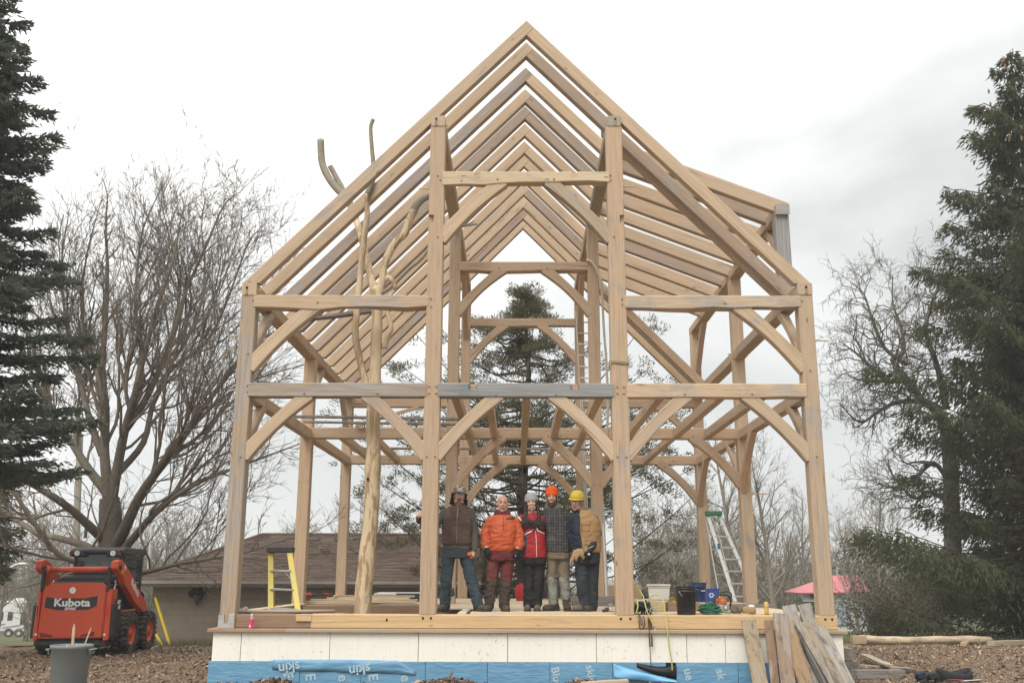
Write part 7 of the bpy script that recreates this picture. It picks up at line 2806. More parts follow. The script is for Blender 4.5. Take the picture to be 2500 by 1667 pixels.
MB().tube([Vector((0, 0, 0))] + q, [.09, .07, .06, .05, .05], 8).obj("pole_shaft", plain("lamp_grey", (.24, .24, .24), .6), sr_)
MB().ell(q[-1] + Vector((-.0, 0, 0)), (.3, .12, .07), 12, 7).obj("lamp_head", LAMPW, sr_, smooth_=True)
b = at(2044, 1480, 50)
b.z = gzf(b.x, 50)
pv = thing("fence_post", "thin grey post in front of the red-roofed shed", "post", b)
MB().tube([(0, 0, 0), at(2043, 1381, 50) - b], .07, 8).obj("post_shaft", plain("post_grey", (.36, .35, .33), .7), pv)
MB().box(-.4, .05, -.03, .03, -.04, .04).obj("bracket", DKPL, pv, loc=at(2043, 1386, 50) - b)
# shed
SY = 44.0
sd0 = at(1990, 1446, SY)
gs = gzf(sd0.x, SY)
shd = thing("shed", "white shed with a faded red metal roof far off between frame and spruce", "shed", (sd0.x, SY, 0))
REDR = plain("faded_red_roof", (.43, .135, .14), .5, var=.1, scale=1.5)
xl = at(1921, 1446, SY + 2.8).x - sd0.x
xr = at(2115, 1446, SY).x - sd0.x
ze = sd0.z
zr_ = at(2040, 1404, SY + 1.5).z
SHW = plain("shed_white", (.60, .61, .60), .7, var=.06)
SHG = plain("shed_green", (.225, .215, .155), .8)
MB().box(xl + .3, xr, .3, 2.6, gs - .5, ze - .45).obj("wall", SHG, shd)
MB().box(xl + .2, xr + .02, .1, .29, ze - .5, ze - .08).box(0.1, xr + .02, .20, .28, gs - .4, ze - .51).obj("fascia", SHW, shd)
mb = MB()
mb.addraw([(xl - .1, -.3, ze), (xr + .2, -.3, ze + .05), (xr + .2, 1.5, zr_), (at(2030, 1406, SY + 1.5).x - sd0.x, 1.5, zr_), (xl - .1, 3.1, ze), (xr + .2, 3.1, ze)], [(0, 1, 2, 3), (0, 3, 4), (3, 2, 5, 4)])
o = mb.obj("roof", REDR, shd, fix=False)
o.modifiers.new("s", "SOLIDIFY").thickness = .08
for k in range(8):
    t = k / 8
    x = xl + (xr - xl) * (t + .06)
    MB().bar((x, -.32, ze + .06), (x + .3 * (1 - t), 1.45, zr_ + .02), .05, .04).obj("roof_rib", REDR, shd) if t > .45 else None
MB().box(-.25, -.05, -.05, .09, ze - .32, ze - .1).obj("wall_lamp", DKPL, shd)
mb = MB().box(.9, 2.0, .10, .195, gs + .6, ze - .9).obj("window", plain("pale_pane", (.35, .40, .45), .2), shd)
# low house seen between the legs of the group
hp2 = at(1190, 1420, 52)
h2 = thing("house", "low brown-roofed house far off seen between the legs of the group", "house", (hp2.x, 52, 0))
zg = gzf(hp2.x, 52)
z1 = at(1190, 1425, 52).z
MB().box(-5, 4, 0, 7, zg - 1, z1).obj("wall", plain("house_wall", (.26, .21, .17), .85), h2)
MB().prism([(-.5, z1), (7.5, z1), (3.5, z1 + 1.1)], -5.5, 4.5, "yz").obj("roof", plain("house_roof", (.19, .14, .115), .9, var=.2), h2)
for x in (-3, 0, 2.6):
    MB().box(x - .5, x + .5, -.04, -.005, z1 - 1.6, z1 - .5).obj("window", DKPL, h2)
# ------------------------------------------------------------------ people
from mathutils.bvhtree import BVHTree


def remesh(mb, vox, iters=4, fac=0.5, post=None):
    me = bpy.data.meshes.new("tmp")
    me.from_pydata(mb.v, [], mb.f)
    bm = bmesh.new()
    bm.from_mesh(me)
    bmesh.ops.recalc_face_normals(bm, faces=bm.faces)
    bm.to_mesh(me)
    bm.free()
    o = bpy.data.objects.new("tmp", me)
    COL.objects.link(o)
    md = o.modifiers.new("r", "REMESH")
    md.mode = "VOXEL"
    md.voxel_size = vox
    if iters:
        ms = o.modifiers.new("s", "SMOOTH")
        ms.iterations = iters
        ms.factor = fac
    bpy.context.view_layer.update()
    out = evaluated(o)
    bpy.data.objects.remove(o)
    if post:
        n = len(out.vertices)
        co = np.empty(n * 3, dtype=np.float32)
        no = np.empty(n * 3, dtype=np.float32)
        out.vertices.foreach_get("co", co)
        out.vertices.foreach_get("normal", no)
        co = post(co.reshape(-1, 3), no.reshape(-1, 3))
        out.vertices.foreach_set("co", co.astype(np.float32).ravel())
    out.update()
    smooth(out)
    return out


def wrinkle(amp=0.006, freq=11.0, seed=0.0, folds=()):
    """cloth folds: fine noise plus bands of rings at bent or bunched places (z, spread, amplitude, count per metre)"""
    def f(co, no):
        out = co.copy()
        N = mnoise.noise
        for i in range(len(co)):
            x, y, z = (float(q) for q in co[i])
            wx = .05 * N(Vector((x * 6 + seed, y * 6, z * 5)))
            wz = .05 * N(Vector((x * 5, y * 5 + seed, z * 6)))
            d = amp * .8 * N(Vector((x * freq + seed, y * freq, z * freq * .8)))
            # diagonal creases
            q = N(Vector(((x + wx) * 7 + (z + wz) * 9, y * 8 + seed, (z + wz) * 11 - x * 6)))
            d += amp * .9 * (1 - 2.2 * abs(q))
            for fz, sp_, a_, c_ in folds:
                w = math.exp(-((z - fz) / sp_) ** 2)
                if w > .02:
                    q = N(Vector(((x + wx * 2) * 5 + seed, y * 5, (z + wz * 1.6 + .25 * wx) * c_ * 1.7)))
                    d += a_ * 1.5 * w * (.5 - 1.6 * abs(q))
            out[i] += no[i] * d
        return out
    return f


def capsule(mb, a, ra, b, rb, n=12):
    a, b = Vector(a), Vector(b)
    mb.tube([a, a.lerp(b, .5), b], [ra, (ra + rb) / 2, rb], n)
    mb.ell(a, (ra, ra, ra), n, 7)
    mb.ell(b, (rb, rb, rb), n, 7)


def chain(mb, pts, n=12):
    for (a, ra), (b, rb) in zip(pts[:-1], pts[1:]):
        capsule(mb, a, ra, b, rb, n)


def loft(mb, rings, n=24):
    """rings: (centre, rx, ry) horizontal ellipses, bottom to top"""
    b = len(mb.v)
    for c, rx, ry in rings:
        for k in range(n):
            a = 2 * math.pi * k / n
            ca, sa = math.cos(a), math.sin(a)
            e_ = .82
            mb.v.append((c[0] + rx * math.copysign(abs(ca) ** e_, ca), c[1] + ry * math.copysign(abs(sa) ** e_, sa), c[2]))
    for i in range(len(rings) - 1):
        for k in range(n):
            k2 = (k + 1) % n
            mb.f.append((b + i * n + k, b + i * n + k2, b + (i + 1) * n + k2, b + (i + 1) * n + k))
            mb.m.append(0)
    mb.f.append(tuple(b + k for k in reversed(range(n))))
    mb.f.append(tuple(b + (len(rings) - 1) * n + k for k in range(n)))
    mb.m.extend([0, 0])


def hand_shape(mb, wrist, fdir, palm, curl, side, s=1.0, fat=1.0):
    """palm, four bent fingers of unequal length and a thumb. fdir: where the fingers point, palm: the way the palm faces"""
    f = Vector(fdir).normalized()
    p = Vector(palm)
    p = (p - f * p.dot(f)).normalized()
    lat = f.cross(p) * side          # towards the little finger
    w = Vector(wrist)
    capsule(mb, w - f * .01, .026 * s * fat, w + f * .025 * s, .026 * s * fat)
    for t in (-.027, -.009, .009, .027):
        capsule(mb, w + f * .022 * s + lat * t * .7 * s, .0150 * s * fat, w + f * .085 * s + lat * t * s, .0125 * s * fat, 8)
    for t, L_, r in ((-.028, .072, .0092), (-.0095, .080, .0095), (.0095, .074, .009), (.027, .058, .008)):
        r *= fat
        a = w + f * .088 * s + lat * t * s
        c1 = curl * .8
        d1 = f * math.cos(c1) + p * math.sin(c1)
        b = a + d1 * L_ * .48 * s
        c2 = curl * 1.7
        d2 = f * math.cos(c2) + p * math.sin(c2)
        c = b + d2 * L_ * .30 * s
        c3 = curl * 2.3
        d3 = f * math.cos(c3) + p * math.sin(c3)
        e_ = c + d3 * L_ * .24 * s
        chain(mb, [(a, r * 1.05 * s), (b, r * s), (c, r * .92 * s), (e_, r * .8 * s)], 8)
    a = w + f * .025 * s - lat * .024 * s + p * .006
    b = a + (f * .7 - lat * .65 + p * .35).normalized() * .042 * s
    c = b + (f * .85 - lat * .15 + p * (.35 + curl * .4)).normalized() * .034 * s
    chain(mb, [(a, .0145 * s * fat), (b, .0115 * s * fat), (c, .0095 * s * fat)], 8)


def skin_mat(name, a, b):
    s = NT(name)
    c = s.coords("Object", jitter=True)
    n = s.noise(c, 18, 4, .6)
    s.bsdf.inputs["Subsurface Weight"].default_value = 0.08
    s.bsdf.inputs["Subsurface Scale"].default_value = 0.01
    return s.done(s.mix(n, a, b), .55, 0, .35)


def cloth(name, col, var=.18, scale=9, dirt=None, amt=.4, rough=.9, fine=90, bump=.25):
    s = NT(name)
    c = s.coords("Object", jitter=True)
    n = s.noise(c, scale, 5, .6)
    w = s.noise(c, fine, 3, .6)
    base = s.mix(n, tuple(x * (1 - var) for x in col), tuple(min(1, x * (1 + var)) for x in col))
    base = s.mix(.35, base, s.ramp(w, [(.3, .75), (.7, 1.0)]), "MULTIPLY")
    if dirt:
        base = s.mix(s.ramp(s.noise(c, 5, 6, .7), [(.47, 0), (.68, amt)]), base, dirt)
    s.bump(w, bump, .003)
    return s.done(base, rough, 0, .2)


LIPC = plain("lips", (.36, .155, .125), .5)
BROWD = plain("dark_brow", (.035, .024, .018), .9)
EYEW = plain("eye_white", (.42, .37, .34), .3, var=.03)
EYEI = plain("iris", (.035, .022, .015), .2)
TEETH = plain("teeth", (.75, .72, .66), .3, var=.03)
FRAMEB = plain("glasses_frame", (.10, .07, .06), .4)
LENS = NT("clear_lens")
LENS.bsdf.inputs["Transmission Weight"].default_value = .0
LENS.bsdf.inputs["Alpha"].default_value = .16
LENS = LENS.done((.80, .82, .82), .05, 0, .5)


class Person:
    def __init__(s, label, u, v, Y, skin, rz=0.0):
        p = at(u, v, Y)
        s.Y = Y
        s.o = Vector((p.x, Y, FZ))
        s.t = thing("person", label, "person", s.o)
        s.skin = skin

    def J(s, qx, qy, dy=0.0):
        """joint measured in the photo, dy metres behind the person's own plane"""
        return at(1000 + qx * .3297, 1150 + qy * .3297, s.Y + dy) - s.o

    def part(s, name, me, mat, parent=None):
        return add(name, me, mat, parent or s.t)

    def head(s, c, yaw=0.0, tilt=0.0, roll=0.0, k=1.0):
        s.hc = Vector(c)
        s.R = (Matrix.Rotation(yaw, 3, "Z") @ Matrix.Rotation(tilt, 3, "X") @ Matrix.Rotation(roll, 3, "Y"))
        s.k = k
        return s

    def H(s, x, y, z):
        return s.hc + s.R @ (Vector((x, y, z)) * s.k)

    def head_shape(s, mb, nose=1.0, jaw=1.0, ears=True):
        k, R = s.k, s.R

        def E(c, r):
            mb.ell(s.H(*c), tuple(q * k for q in r), 16, 10, R=R)
        E((0, .016, .032), (.076, .098, .090))
        E((0, -.006, .0), (.071, .086, .075))
        E((0, -.018, -.045), (.060 * jaw, .072, .070))
        E((0, -.064, -.100), (.028 * jaw, .024, .020))
        E((0, -.078, .036), (.054, .022, .014))
        for sx in (-1, 1):
            E((.034 * sx, -.066, -.022), (.027, .025, .024))
            E((.045 * sx * jaw, -.030, -.075), (.022, .035, .03))
            if ears:
                E((.079 * sx, .014, -.004), (.011, .021, .033))
            E((.031 * sx, -.080, .024), (.017, .012, .008))
        chain(mb, [(s.H(0, -.090, .018), .010 * k), (s.H(0, -.103 - .006 * nose, -.010), .0125 * k), (s.H(0, -.108 - .008 * nose, -.026), .0150 * k)])
        for sx in (-1, 1):
            mb.ell(s.H(.013 * sx, -.097, -.030), (.010 * k, .012 * k, .009 * k), 10, 6, R=R)
        E((0, -.086, -.060), (.027, .015, .007))
        E((0, -.084, -.071), (.023, .014, .007))

    def face(s, smile=0.0, brow=BROWD, teeth=False, lipc=LIPC):
        k = s.k
        for sx in (-1, 1):
            e_ = MB().ell(s.H(.031 * sx, -.082, .010), (.0125 * k, .0110 * k, .0062 * k), 12, 8, R=s.R)
            eo = s.part("eye", e_.mesh("eye", 0, True), EYEW)
            s.part("iris", MB().ell(s.H(.031 * sx, -.0915, .010), (.0062 * k, .0035 * k, .0065 * k), 10, 6, R=s.R).mesh("iris"), EYEI, eo)
            s.part("eyelid", MB().tube([s.H((.031 + q) * sx, -.0905 + abs(q) * .25, .0170 - abs(q) * .25) for q in (-.014, 0, .014)], .0040 * k, 6).mesh("eyelid"), s.skin)
            s.part("eyebrow", MB().tube([s.H(.014 * sx, -.098, .033), s.H(.032 * sx, -.0965, .038), s.H(.050 * sx, -.083, .033)], [.0042 * k, .0046 * k, .003 * k], 6).mesh("eyebrow"), brow)
        pts = [s.H(x, -.101 + abs(x) * .42, -.0655 + smile * abs(x) * .35) for x in (-.029, -.015, 0, .015, .029)]
        if teeth:
            s.part("teeth", MB().tube([p + s.R @ Vector((0, .0, -.001)) for p in pts], [.003 * k, .0058 * k, .0065 * k, .0058 * k, .003 * k], 8).mesh("teeth"), TEETH)
            s.part("lips", MB().tube([p + s.R @ Vector((0, -.001, .0065 * k)) for p in pts], .0034 * k, 6).tube([p + s.R @ Vector((0, .0, -.0075 * k)) for p in pts], .0042 * k, 6).mesh("lips"), lipc)
        else:
            s.part("lips", MB().tube([p + s.R @ Vector((0, .001, .003 * k)) for p in pts], .0035 * k, 6).tube([p + s.R @ Vector((0, .002, -.004 * k)) for p in pts], .004 * k, 6).mesh("lips"), lipc)
            s.part("mouth_line", MB().tube([p + s.R @ Vector((0, -.0028, 0)) for p in pts], .0016 * k, 5).mesh("mouth_line"), plain("mouth_dark", (.10, .035, .03), .7))

    def body(s, arms, legs, torso, neck, hands, nose=1.0, jaw=1.0, slim=.80, vox=.0075):
        """one continuous figure: head, neck, torso, limbs, hands"""
        mb = MB()
        s.head_shape(mb, nose, jaw)
        chain(mb, [(s.H(0, .022, -.055), .060), (neck, .068)], 14)
        loft(mb, [(c, rx * slim, ry * slim) for c, rx, ry in torso], 20)
        for a in arms:
            chain(mb, [(q, r * slim) for q, r in a])
        for l in legs:
            chain(mb, [(q, r * slim) for q, r in l])
            f = l[-1][0]
            mb.ell(f + Vector((0, -.012, .01)), (.034, .045, .04), 10, 6)
        for h in hands:
            hand_shape(mb, *h)
        me = remesh(mb, vox, 3)
        s.b = s.part("body", me, s.skin)
        return s.b

    def garment(s, name, mb, mat, vox=.011, iters=3, post=None, parent=None):
        me = remesh(mb, vox, iters, post=post)
        return s.part(name, me, mat, parent)

    def boots(s, feet, mat, sole, k=1.0):
        """feet: (ankle point, toe direction angle)"""
        for a, ang in feet:
            a = Vector(a)
            d = Vector((math.sin(ang), -math.cos(ang), 0))
            r = Vector((d.y, -d.x, 0))
            g = Vector((a.x, a.y, 0))
            mb = MB()
            Rz = Matrix.Rotation(ang, 3, "Z")
            mb.ell(g + d * .10 * k + Vector((0, 0, .045)), (.050 * k, .105 * k, .052), 14, 9, R=Rz)
            mb.ell(g + d * .155 * k + Vector((0, 0, .045)), (.053 * k, .062 * k, .048), 14, 9, R=Rz)
            mb.ell(g - d * .03 + Vector((0, 0, .05)), (.043 * k, .055 * k, .055), 14, 9, R=Rz)
            chain(mb, [(g + Vector((0, 0, .05)), .048 * k), (g + Vector((0, 0, .17)), .052 * k)])

            def clamp(co, no):
                co = co.copy()
                for i in range(len(co)):
                    q = Vector(co[i])
                    co[i] += no[i] * .004 * mnoise.noise(q * 26)
                co[:, 2] = np.maximum(co[:, 2], .012)
                return co
            bo_ = s.part("boot", remesh(mb, .009, 2, post=clamp), mat)
            pr = []
            for t, w in ((-.085, .025), (-.06, .043), (.0, .043), (.08, .050), (.14, .056), (.19, .048), (.215, .025)):
                pr.append((t * k, w * k))
            poly = [g + d * t - r * w for t, w in pr] + [g + d * t + r * w for t, w in reversed(pr)]
            ms = MB().prism([(q.x, q.y) for q in poly], .0, .024, "xy").mesh("sole", bevel=.004)
            s.part("sole", ms, sole, bo_)

    def surf(s, obj, pts, off=.003):
        """carry points (x, z) forward onto the front of a garment"""
        bv = BVHTree.FromPolygons([v.co for v in obj.data.vertices], [tuple(p.vertices) for p in obj.data.polygons])
        out = []
        for p in pts:
            hit = bv.ray_cast(Vector((p.x, -1.2, p.z)), Vector((0, 1, 0)))
            if hit[0] is not None:
                out.append(hit[0] + Vector((0, -off, 0)))
        return out

    def seam(s, name, obj, qpts, r, mat, sub_=6, off=.003, flat=1.0):
        P = [s.J(*q) for q in qpts]
        out, _ = smooth_path([np.array(q) for q in P], [1] * len(P), sub_)
        pts = s.surf(obj, [Vector(q) for q in out], off)
        if len(pts) > 1:
            return s.part(name, MB().tube(pts, r, 6, flat=flat).mesh(name), mat, obj)


def dome(p, r, zs, mat, name, brim=None, rz=0.0, scale_y=1.18, ridge=False, z0=.0):
    """hat shell in the head frame"""
    mb = MB()
    n = 28
    rows = 9
    for i in range(rows + 1):
        th = (math.pi / 2) * i / rows
        for k in range(n):
            a = 2 * math.pi * k / n
            rr = r * (math.cos(th) ** .75)
            z = z0 + zs * math.sin(th) ** .95
            if ridge and abs(math.cos(a)) < .22:
                z += .006 * math.cos(th)
            mb.v.append(tuple(p.H(rr * math.cos(a), rr * scale_y * math.sin(a) + .012, z)))
    for i in range(rows):
        for k in range(n):
            k2 = (k + 1) % n
            mb.f.append((i * n + k, i * n + k2, (i + 1) * n + k2, (i + 1) * n + k))
            mb.m.append(0)
    me = mb.mesh(name, 0, True)
    o = p.part(name, me, mat)
    o.modifiers.new("s", "SOLIDIFY").thickness = .006
    if brim:
        mb = MB()
        for j, q in enumerate((1.0, brim[0])):
            for k in range(n):
                a = 2 * math.pi * k / n
                fr = max(0, -math.sin(a)) ** 1.2
                rr = r * (1.0 if j == 0 else 1.03 + (brim[0] - 1) * (.25 + .75 * fr))
                mb.v.append(tuple(p.H(rr * math.cos(a), rr * scale_y * math.sin(a) + .012, z0 + .004 - (0 if j == 0 else brim[1] * (.3 + fr)))))
        for k in range(n):
            k2 = (k + 1) % n
            mb.f.append((k, k2, n + k2, n + k))
            mb.m.append(0)
        b = p.part("brim", mb.mesh("brim", 0, True), mat if len(brim) < 3 else brim[2], o)
        b.modifiers.new("s", "SOLIDIFY").thickness = .005
    return o


def beanie(p, mat, z0, h, r=.088, cuff=.045, slouch=0.0):
    mb = MB()
    n = 56
    prof = [(1.0, 0), (1.03, cuff * .5), (1.02, cuff), (.985, cuff + .004), (.99, h * .45), (.93, h * .64), (.80, h * .80), (.60, h * .92), (.33, h * .985), (0.02, h)]
    for q, z in prof:
        for k in range(n):
            a = 2 * math.pi * k / n
            rr = r * q * (1 + (.014 if k % 2 else -.014))
            mb.v.append(tuple(p.H(rr * math.cos(a), rr * 1.16 * math.sin(a) + .012 + slouch * max(0, z - .05), z0 + z)))
    for i in range(len(prof) - 1):
        for k in range(n):
            k2 = (k + 1) % n
            mb.f.append((i * n + k, i * n + k2, (i + 1) * n + k2, (i + 1) * n + k))
            mb.m.append(0)
    mb.f.append(tuple((len(prof) - 1) * n + k for k in range(n)))
    mb.m.append(0)
    return p.part("knit_hat", mb.mesh("knit_hat", 0, True), mat)


def glasses(p, rim, r=.0155, bold=.0016, lens=True):
    mb = MB()
    for sx in (-1, 1):
        ring = []
        for k in range(17):
            a = 2 * math.pi * k / 16
            ring.append(p.H(.032 * sx + r * 1.35 * math.cos(a), -.109 + .010 * abs(math.cos(a)) * (1 if math.cos(a) * sx > 0 else 0), .008 + r * math.sin(a)))
        mb.tube(ring, bold * p.k, 6)
        mb.tube([p.H(.053 * sx, -.100, .012), p.H(.076 * sx, -.05, .014), p.H(.083 * sx, .01, .012)], bold * p.k, 6)
    mb.tube([p.H(-.012, -.110, .011), p.H(0, -.1135, .013), p.H(.012, -.110, .011)], bold * p.k, 6)
    g = p.part("glasses", mb.mesh("glasses"), rim)
    if lens:
        ml = MB()
        for sx in (-1, 1):
            ml.ell(p.H(.032 * sx, -.109, .008), (r * 1.3 * p.k, .0012, r * .95 * p.k), 14, 8, R=p.R)
        p.part("lenses", ml.mesh("lenses", 0, True), LENS, g)
    return g


BOOTM = cloth("muddy_boot", (.075, .062, .05), .3, 14, (.21, .175, .13), .7)
SOLEM = plain("boot_sole", (.03, .026, .022), .9, dirt=(.16, .13, .10))
ZIP = plain("zip_metal", (.36, .34, .30), .4, .7)
ZIPD = plain("zip_dark", (.05, .045, .045), .6)

# ---------------- man in the camouflage helmet, hand on the post
SK1 = skin_mat("skin_tanned", (.46, .265, .19), (.53, .315, .225))
P = Person("man in a camouflage helmet and brown vest gripping the left front centre post", 1128, 1494, .80, SK1)
P.head(P.J(367, 190, .0), yaw=rad(8), tilt=rad(-6), roll=rad(4), k=1.07)
J = P.J
neck = J(362, 252, .03)
torso = [(J(352, 600, .0), .185, .125), (J(350, 540, .0), .185, .13), (J(352, 450), .20, .138), (J(356, 350), .215, .14), (J(358, 296, .01), .16, .11), (J(360, 258, .02), .11, .085)]
aR = [(J(446, 308, .02), .066), (J(478, 440, .03), .054), (J(481, 560, -.03), .042), (J(480, 588, -.04), .034)]
zh = at(1024, 1256, .1).z
wl = Vector((-1.548, .155, zh - .012)) - P.o
aL = [(J(268, 308, .02), .066), (J(172, 405, -.10), .055), (wl + Vector((-.004, .16, -.055)), .042), (wl + Vector((.0, .03, -.01)), .033)]
lL = [(J(292, 585, .02), .105), (J(272, 800, -.01), .070), (J(262, 1000, .02), .055)]
lR = [(J(408, 585, .02), .105), (J(455, 800, -.01), .070), (J(507, 990, .0), .055)]
hR = (J(480, 588, -.04), Vector((-.25, -.25, -.9)), Vector((-.7, .5, -.1)), .75, 1, 1.0)
hL = (wl, Vector((.18, -1, .10)), Vector((1, .18, 0)), .62, -1, 1.0)
P.body([aR, aL], [lL, lR], torso, neck, [hR, hL], nose=1.2)
P.face(smile=.18)
HAIR1 = cloth("dark_curly_hair", (.022, .017, .014), .4, 40, bump=.8)
mb = MB()
hr = random.Random(4)
for k in range(230):
    a = hr.uniform(-.35, math.pi + .35)
    zz = hr.uniform(-.105, .05)
    rr = hr.uniform(.076, .106) + (.012 if zz < -.02 else 0)
    mb.ell(P.H(rr * math.cos(a), .022 + rr * 1.05 * math.sin(a), zz), (hr.uniform(.009, .018),) * 3, 7, 5)
P.part("hair", mb.mesh("hair", 0, True), HAIR1)
mb = MB()
for k in range(26):
    a = hr.uniform(-1.5, 1.5)
    mb.ell(P.H(.03 * math.sin(a), -.088 + .02 * abs(math.sin(a)), -.098 + .012 * math.cos(a) * hr.random()), (.008, .006, .006), 6, 4)
P.part("moustache", MB().tube([P.H(x, -.103 + abs(x) * .42, -.050 - abs(x) * .3) for x in (-.028, -.014, 0, .014, .028)], [.003, .005, .0052, .005, .003], 6).mesh("moustache", 0, True), HAIR1)
P.part("beard", mb.mesh("beard", 0, True), HAIR1)
CAMO = NT("camouflage_shell")
_v = CAMO.coords("Object", jitter=False)
_b = CAMO.voro(_v, 26, out="Color")
_s = CAMO.n("ShaderNodeSeparateColor")
CAMO.t.links.new(_b, _s.inputs[0])
_cr = CAMO.ramp(_s.outputs[0], [(0, (.05, .045, .035)), (.22, (.33, .22, .13)), (.42, (.55, .52, .46)), (.62, (.24, .22, .17)), (.8, (.52, .36, .30))])
for el in [n_ for n_ in CAMO.t.nodes if n_.type == "VALTORGB"]:
    el.color_ramp.interpolation = "CONSTANT"
CAMO = CAMO.done(_cr, .35)
HELB = plain("dark_blue_brim", (.045, .055, .085), .35)
dome(P, .098, .118, CAMO, "helmet", brim=(1.32, .022, HELB), ridge=True, z0=.050)
glasses(P, plain("clear_frame", (.55, .55, .55), .2), r=.019, bold=.0014)
# grey hoodie under a brown work vest
GREYK = cloth("charcoal_knit", (.085, .082, .075), .2, 12, (.16, .13, .10), .3)
mb = MB()
loft(mb, [(c, rx * 1.0, ry * 1.0) for c, rx, ry in torso], 24)
loft(mb, [(J(351, 575), .198, .14), (J(352, 545), .195, .138), (J(352, 500), .19, .13)], 24)
chain(mb, [(q, r * 1.12) for q, r in aR[:3]] + [(aR[3][0] + Vector((0, 0, .02)), .040)])
chain(mb, [(q, r * 1.12) for q, r in aL[:3]] + [(aL[3][0].lerp(aL[2][0], .25), .040)])
P.garment("hoodie", mb, GREYK, post=wrinkle(.007, 10, 1, [(J(480, 450).z, .10, .006, 16), (J(480, 570).z, .04, .005, 30)]))
BRV = cloth("brown_duck_canvas", (.098, .066, .052), .28, 6, (.20, .145, .11), .5)
mb = MB()
loft(mb, [(c + Vector((0, -.004, 0)), rx + .018, ry + .020) for c, rx, ry in ((J(351, 540), .195, .135), (J(351, 500), .20, .14), (J(352, 440), .205, .142), (J(356, 350), .215, .145), (J(358, 300, .01), .168, .122), (J(360, 262, .02), .125, .095))], 26)
for q in ((J(270, 322, .02)), (J(446, 322, .02))):
    mb.ell(q, (.052, .085, .07), 12, 8)
vest = P.garment("vest", mb, BRV, post=wrinkle(.007, 9, 2, [(J(350, 500).z, .08, .006, 14)]))
# open hood collar
mb = MB()
ring = [P.hc + Vector((.085 * math.cos(a) - .004, .045 + .085 * math.sin(a), -.118 - .050 * max(0, -math.sin(a)) + .022 * max(0, math.sin(a)))) for a in [2 * math.pi * k / 20 for k in range(21)]]
mb.tube(ring, .028, 8)
mb.tube([q + Vector((0, .0, -.03)) for q in ring], .034, 8)
P.garment("hood_collar", mb, cloth("brown_fleece", (.135, .10, .078), .25, 12), vox=.010, post=wrinkle(.006, 16, 4), parent=vest)
P.seam("zip", vest, [(362, 268), (357, 350), (355, 450), (353, 535)], .0045, ZIP)
P.seam("pocket_seam", vest, [(275, 415), (320, 405), (352, 404)], .003, ZIPD)
P.seam("pocket_seam", vest, [(357, 404), (400, 402), (440, 415)], .003, ZIPD)
P.seam("hem", vest, [(240, 535), (300, 540), (353, 541), (400, 540), (450, 530)], .006, BRV)
TEAL = cloth("worn_blue_jeans", (.042, .062, .078), .25, 6, (.13, .125, .11), .45)
mb = MB()
loft(mb, [(J(350, 640), .19, .125), (J(350, 590), .195, .132), (J(351, 555), .185, .125)], 24)
chain(mb, [(lL[0][0], .104), (lL[1][0], .084), (lL[2][0] + Vector((0, 0, .0)), .078)])
chain(mb, [(lR[0][0], .104), (lR[1][0], .086), (lR[2][0] + Vector((0, 0, .02)), .080)])
tr = P.garment("trousers", mb, TEAL, post=wrinkle(.008, 8, 3, [(J(0, 800).z, .12, .007, 14), (J(0, 960).z, .10, .013, 20), (J(0, 640).z, .06, .005, 18)]))
P.part("patch", MB().obox(J(318, 895, -.10), (.03, 0, .01), (0, .012, 0), (-.01, 0, .055)).mesh("patch", bevel=.006), TEAL, tr)
P.boots([(J(258, 1010, .02), rad(-12)), (J(507, 1005, .0), rad(42))], BOOTM, SOLEM, 1.1)
g = J(450, 612, -.10)
tp_ = thing("measuring_tape", "small orange and grey tool held in the hand of the man in the camouflage helmet", "tool", P.o + g)
MB().tube([(-.045, -.01, .0), (.02, 0, -.012)], .026, 14).obj("case", plain("fluor_orange", (.72, .12, .03), .45), tp_, smooth_=True)
MB().tube([(.02, 0, -.012), (.055, .008, -.02)], .022, 12).obj("end", plain("grey_case", (.42, .42, .42), .5), tp_, smooth_=True)

# ---------------- bald man in the orange jacket
SK2 = skin_mat("skin_ruddy", (.50, .275, .20), (.57, .33, .245))
P = Person("bald man in an orange pullover jacket and burgundy trousers with black gloves", 1213, 1493, .88, SK2)
P.head(P.J(688, 243, .0), yaw=rad(3), tilt=rad(-2), roll=rad(3), k=1.08)
J = P.J
neck = J(688, 318, .03)
torso = [(J(682, 630), .18, .125), (J(684, 560), .185, .135), (J(686, 460), .20, .145), (J(688, 390), .215, .145), (J(688, 350, .01), .155, .11), (J(688, 318, .02), .11, .085)]
aL = [(J(602, 372, .02), .064), (J(562, 455, .0), .055), (J(560, 545, -.05), .043), (J(566, 580, -.06), .034)]
aR = [(J(776, 372, .02), .064), (J(810, 455, .0), .055), (J(812, 550, -.05), .043), (J(808, 585, -.06), .034)]
lL = [(J(630, 620, .02), .10), (J(608, 810, -.01), .068), (J(588, 1000, .02), .052)]
lR = [(J(728, 620, .02), .10), (J(715, 810, -.01), .068), (J(700, 1000, .02), .052)]
hL = (J(566, 580, -.06), Vector((.12, -.1, -1)), Vector((.75, .6, 0)), .55, -1, 1.0)
hR = (J(808, 585, -.06), Vector((-.12, -.1, -1)), Vector((-.75, .6, 0)), .55, 1, 1.0)
P.body([aL, aR], [lL, lR], torso, neck, [hL, hR], jaw=1.08)
P.face(smile=.12, brow=plain("fair_brow", (.22, .13, .085), .9))
ORJ = NT("orange_shell_fabric")
_c = ORJ.coords("Object", jitter=False)
_n = ORJ.noise(_c, 9, 5, .6)
_sp = ORJ.n("ShaderNodeSeparateXYZ")
ORJ.t.links.new(_c, _sp.inputs[0])
_col = ORJ.mix(_n, (.40, .066, .020), (.52, .098, .030))
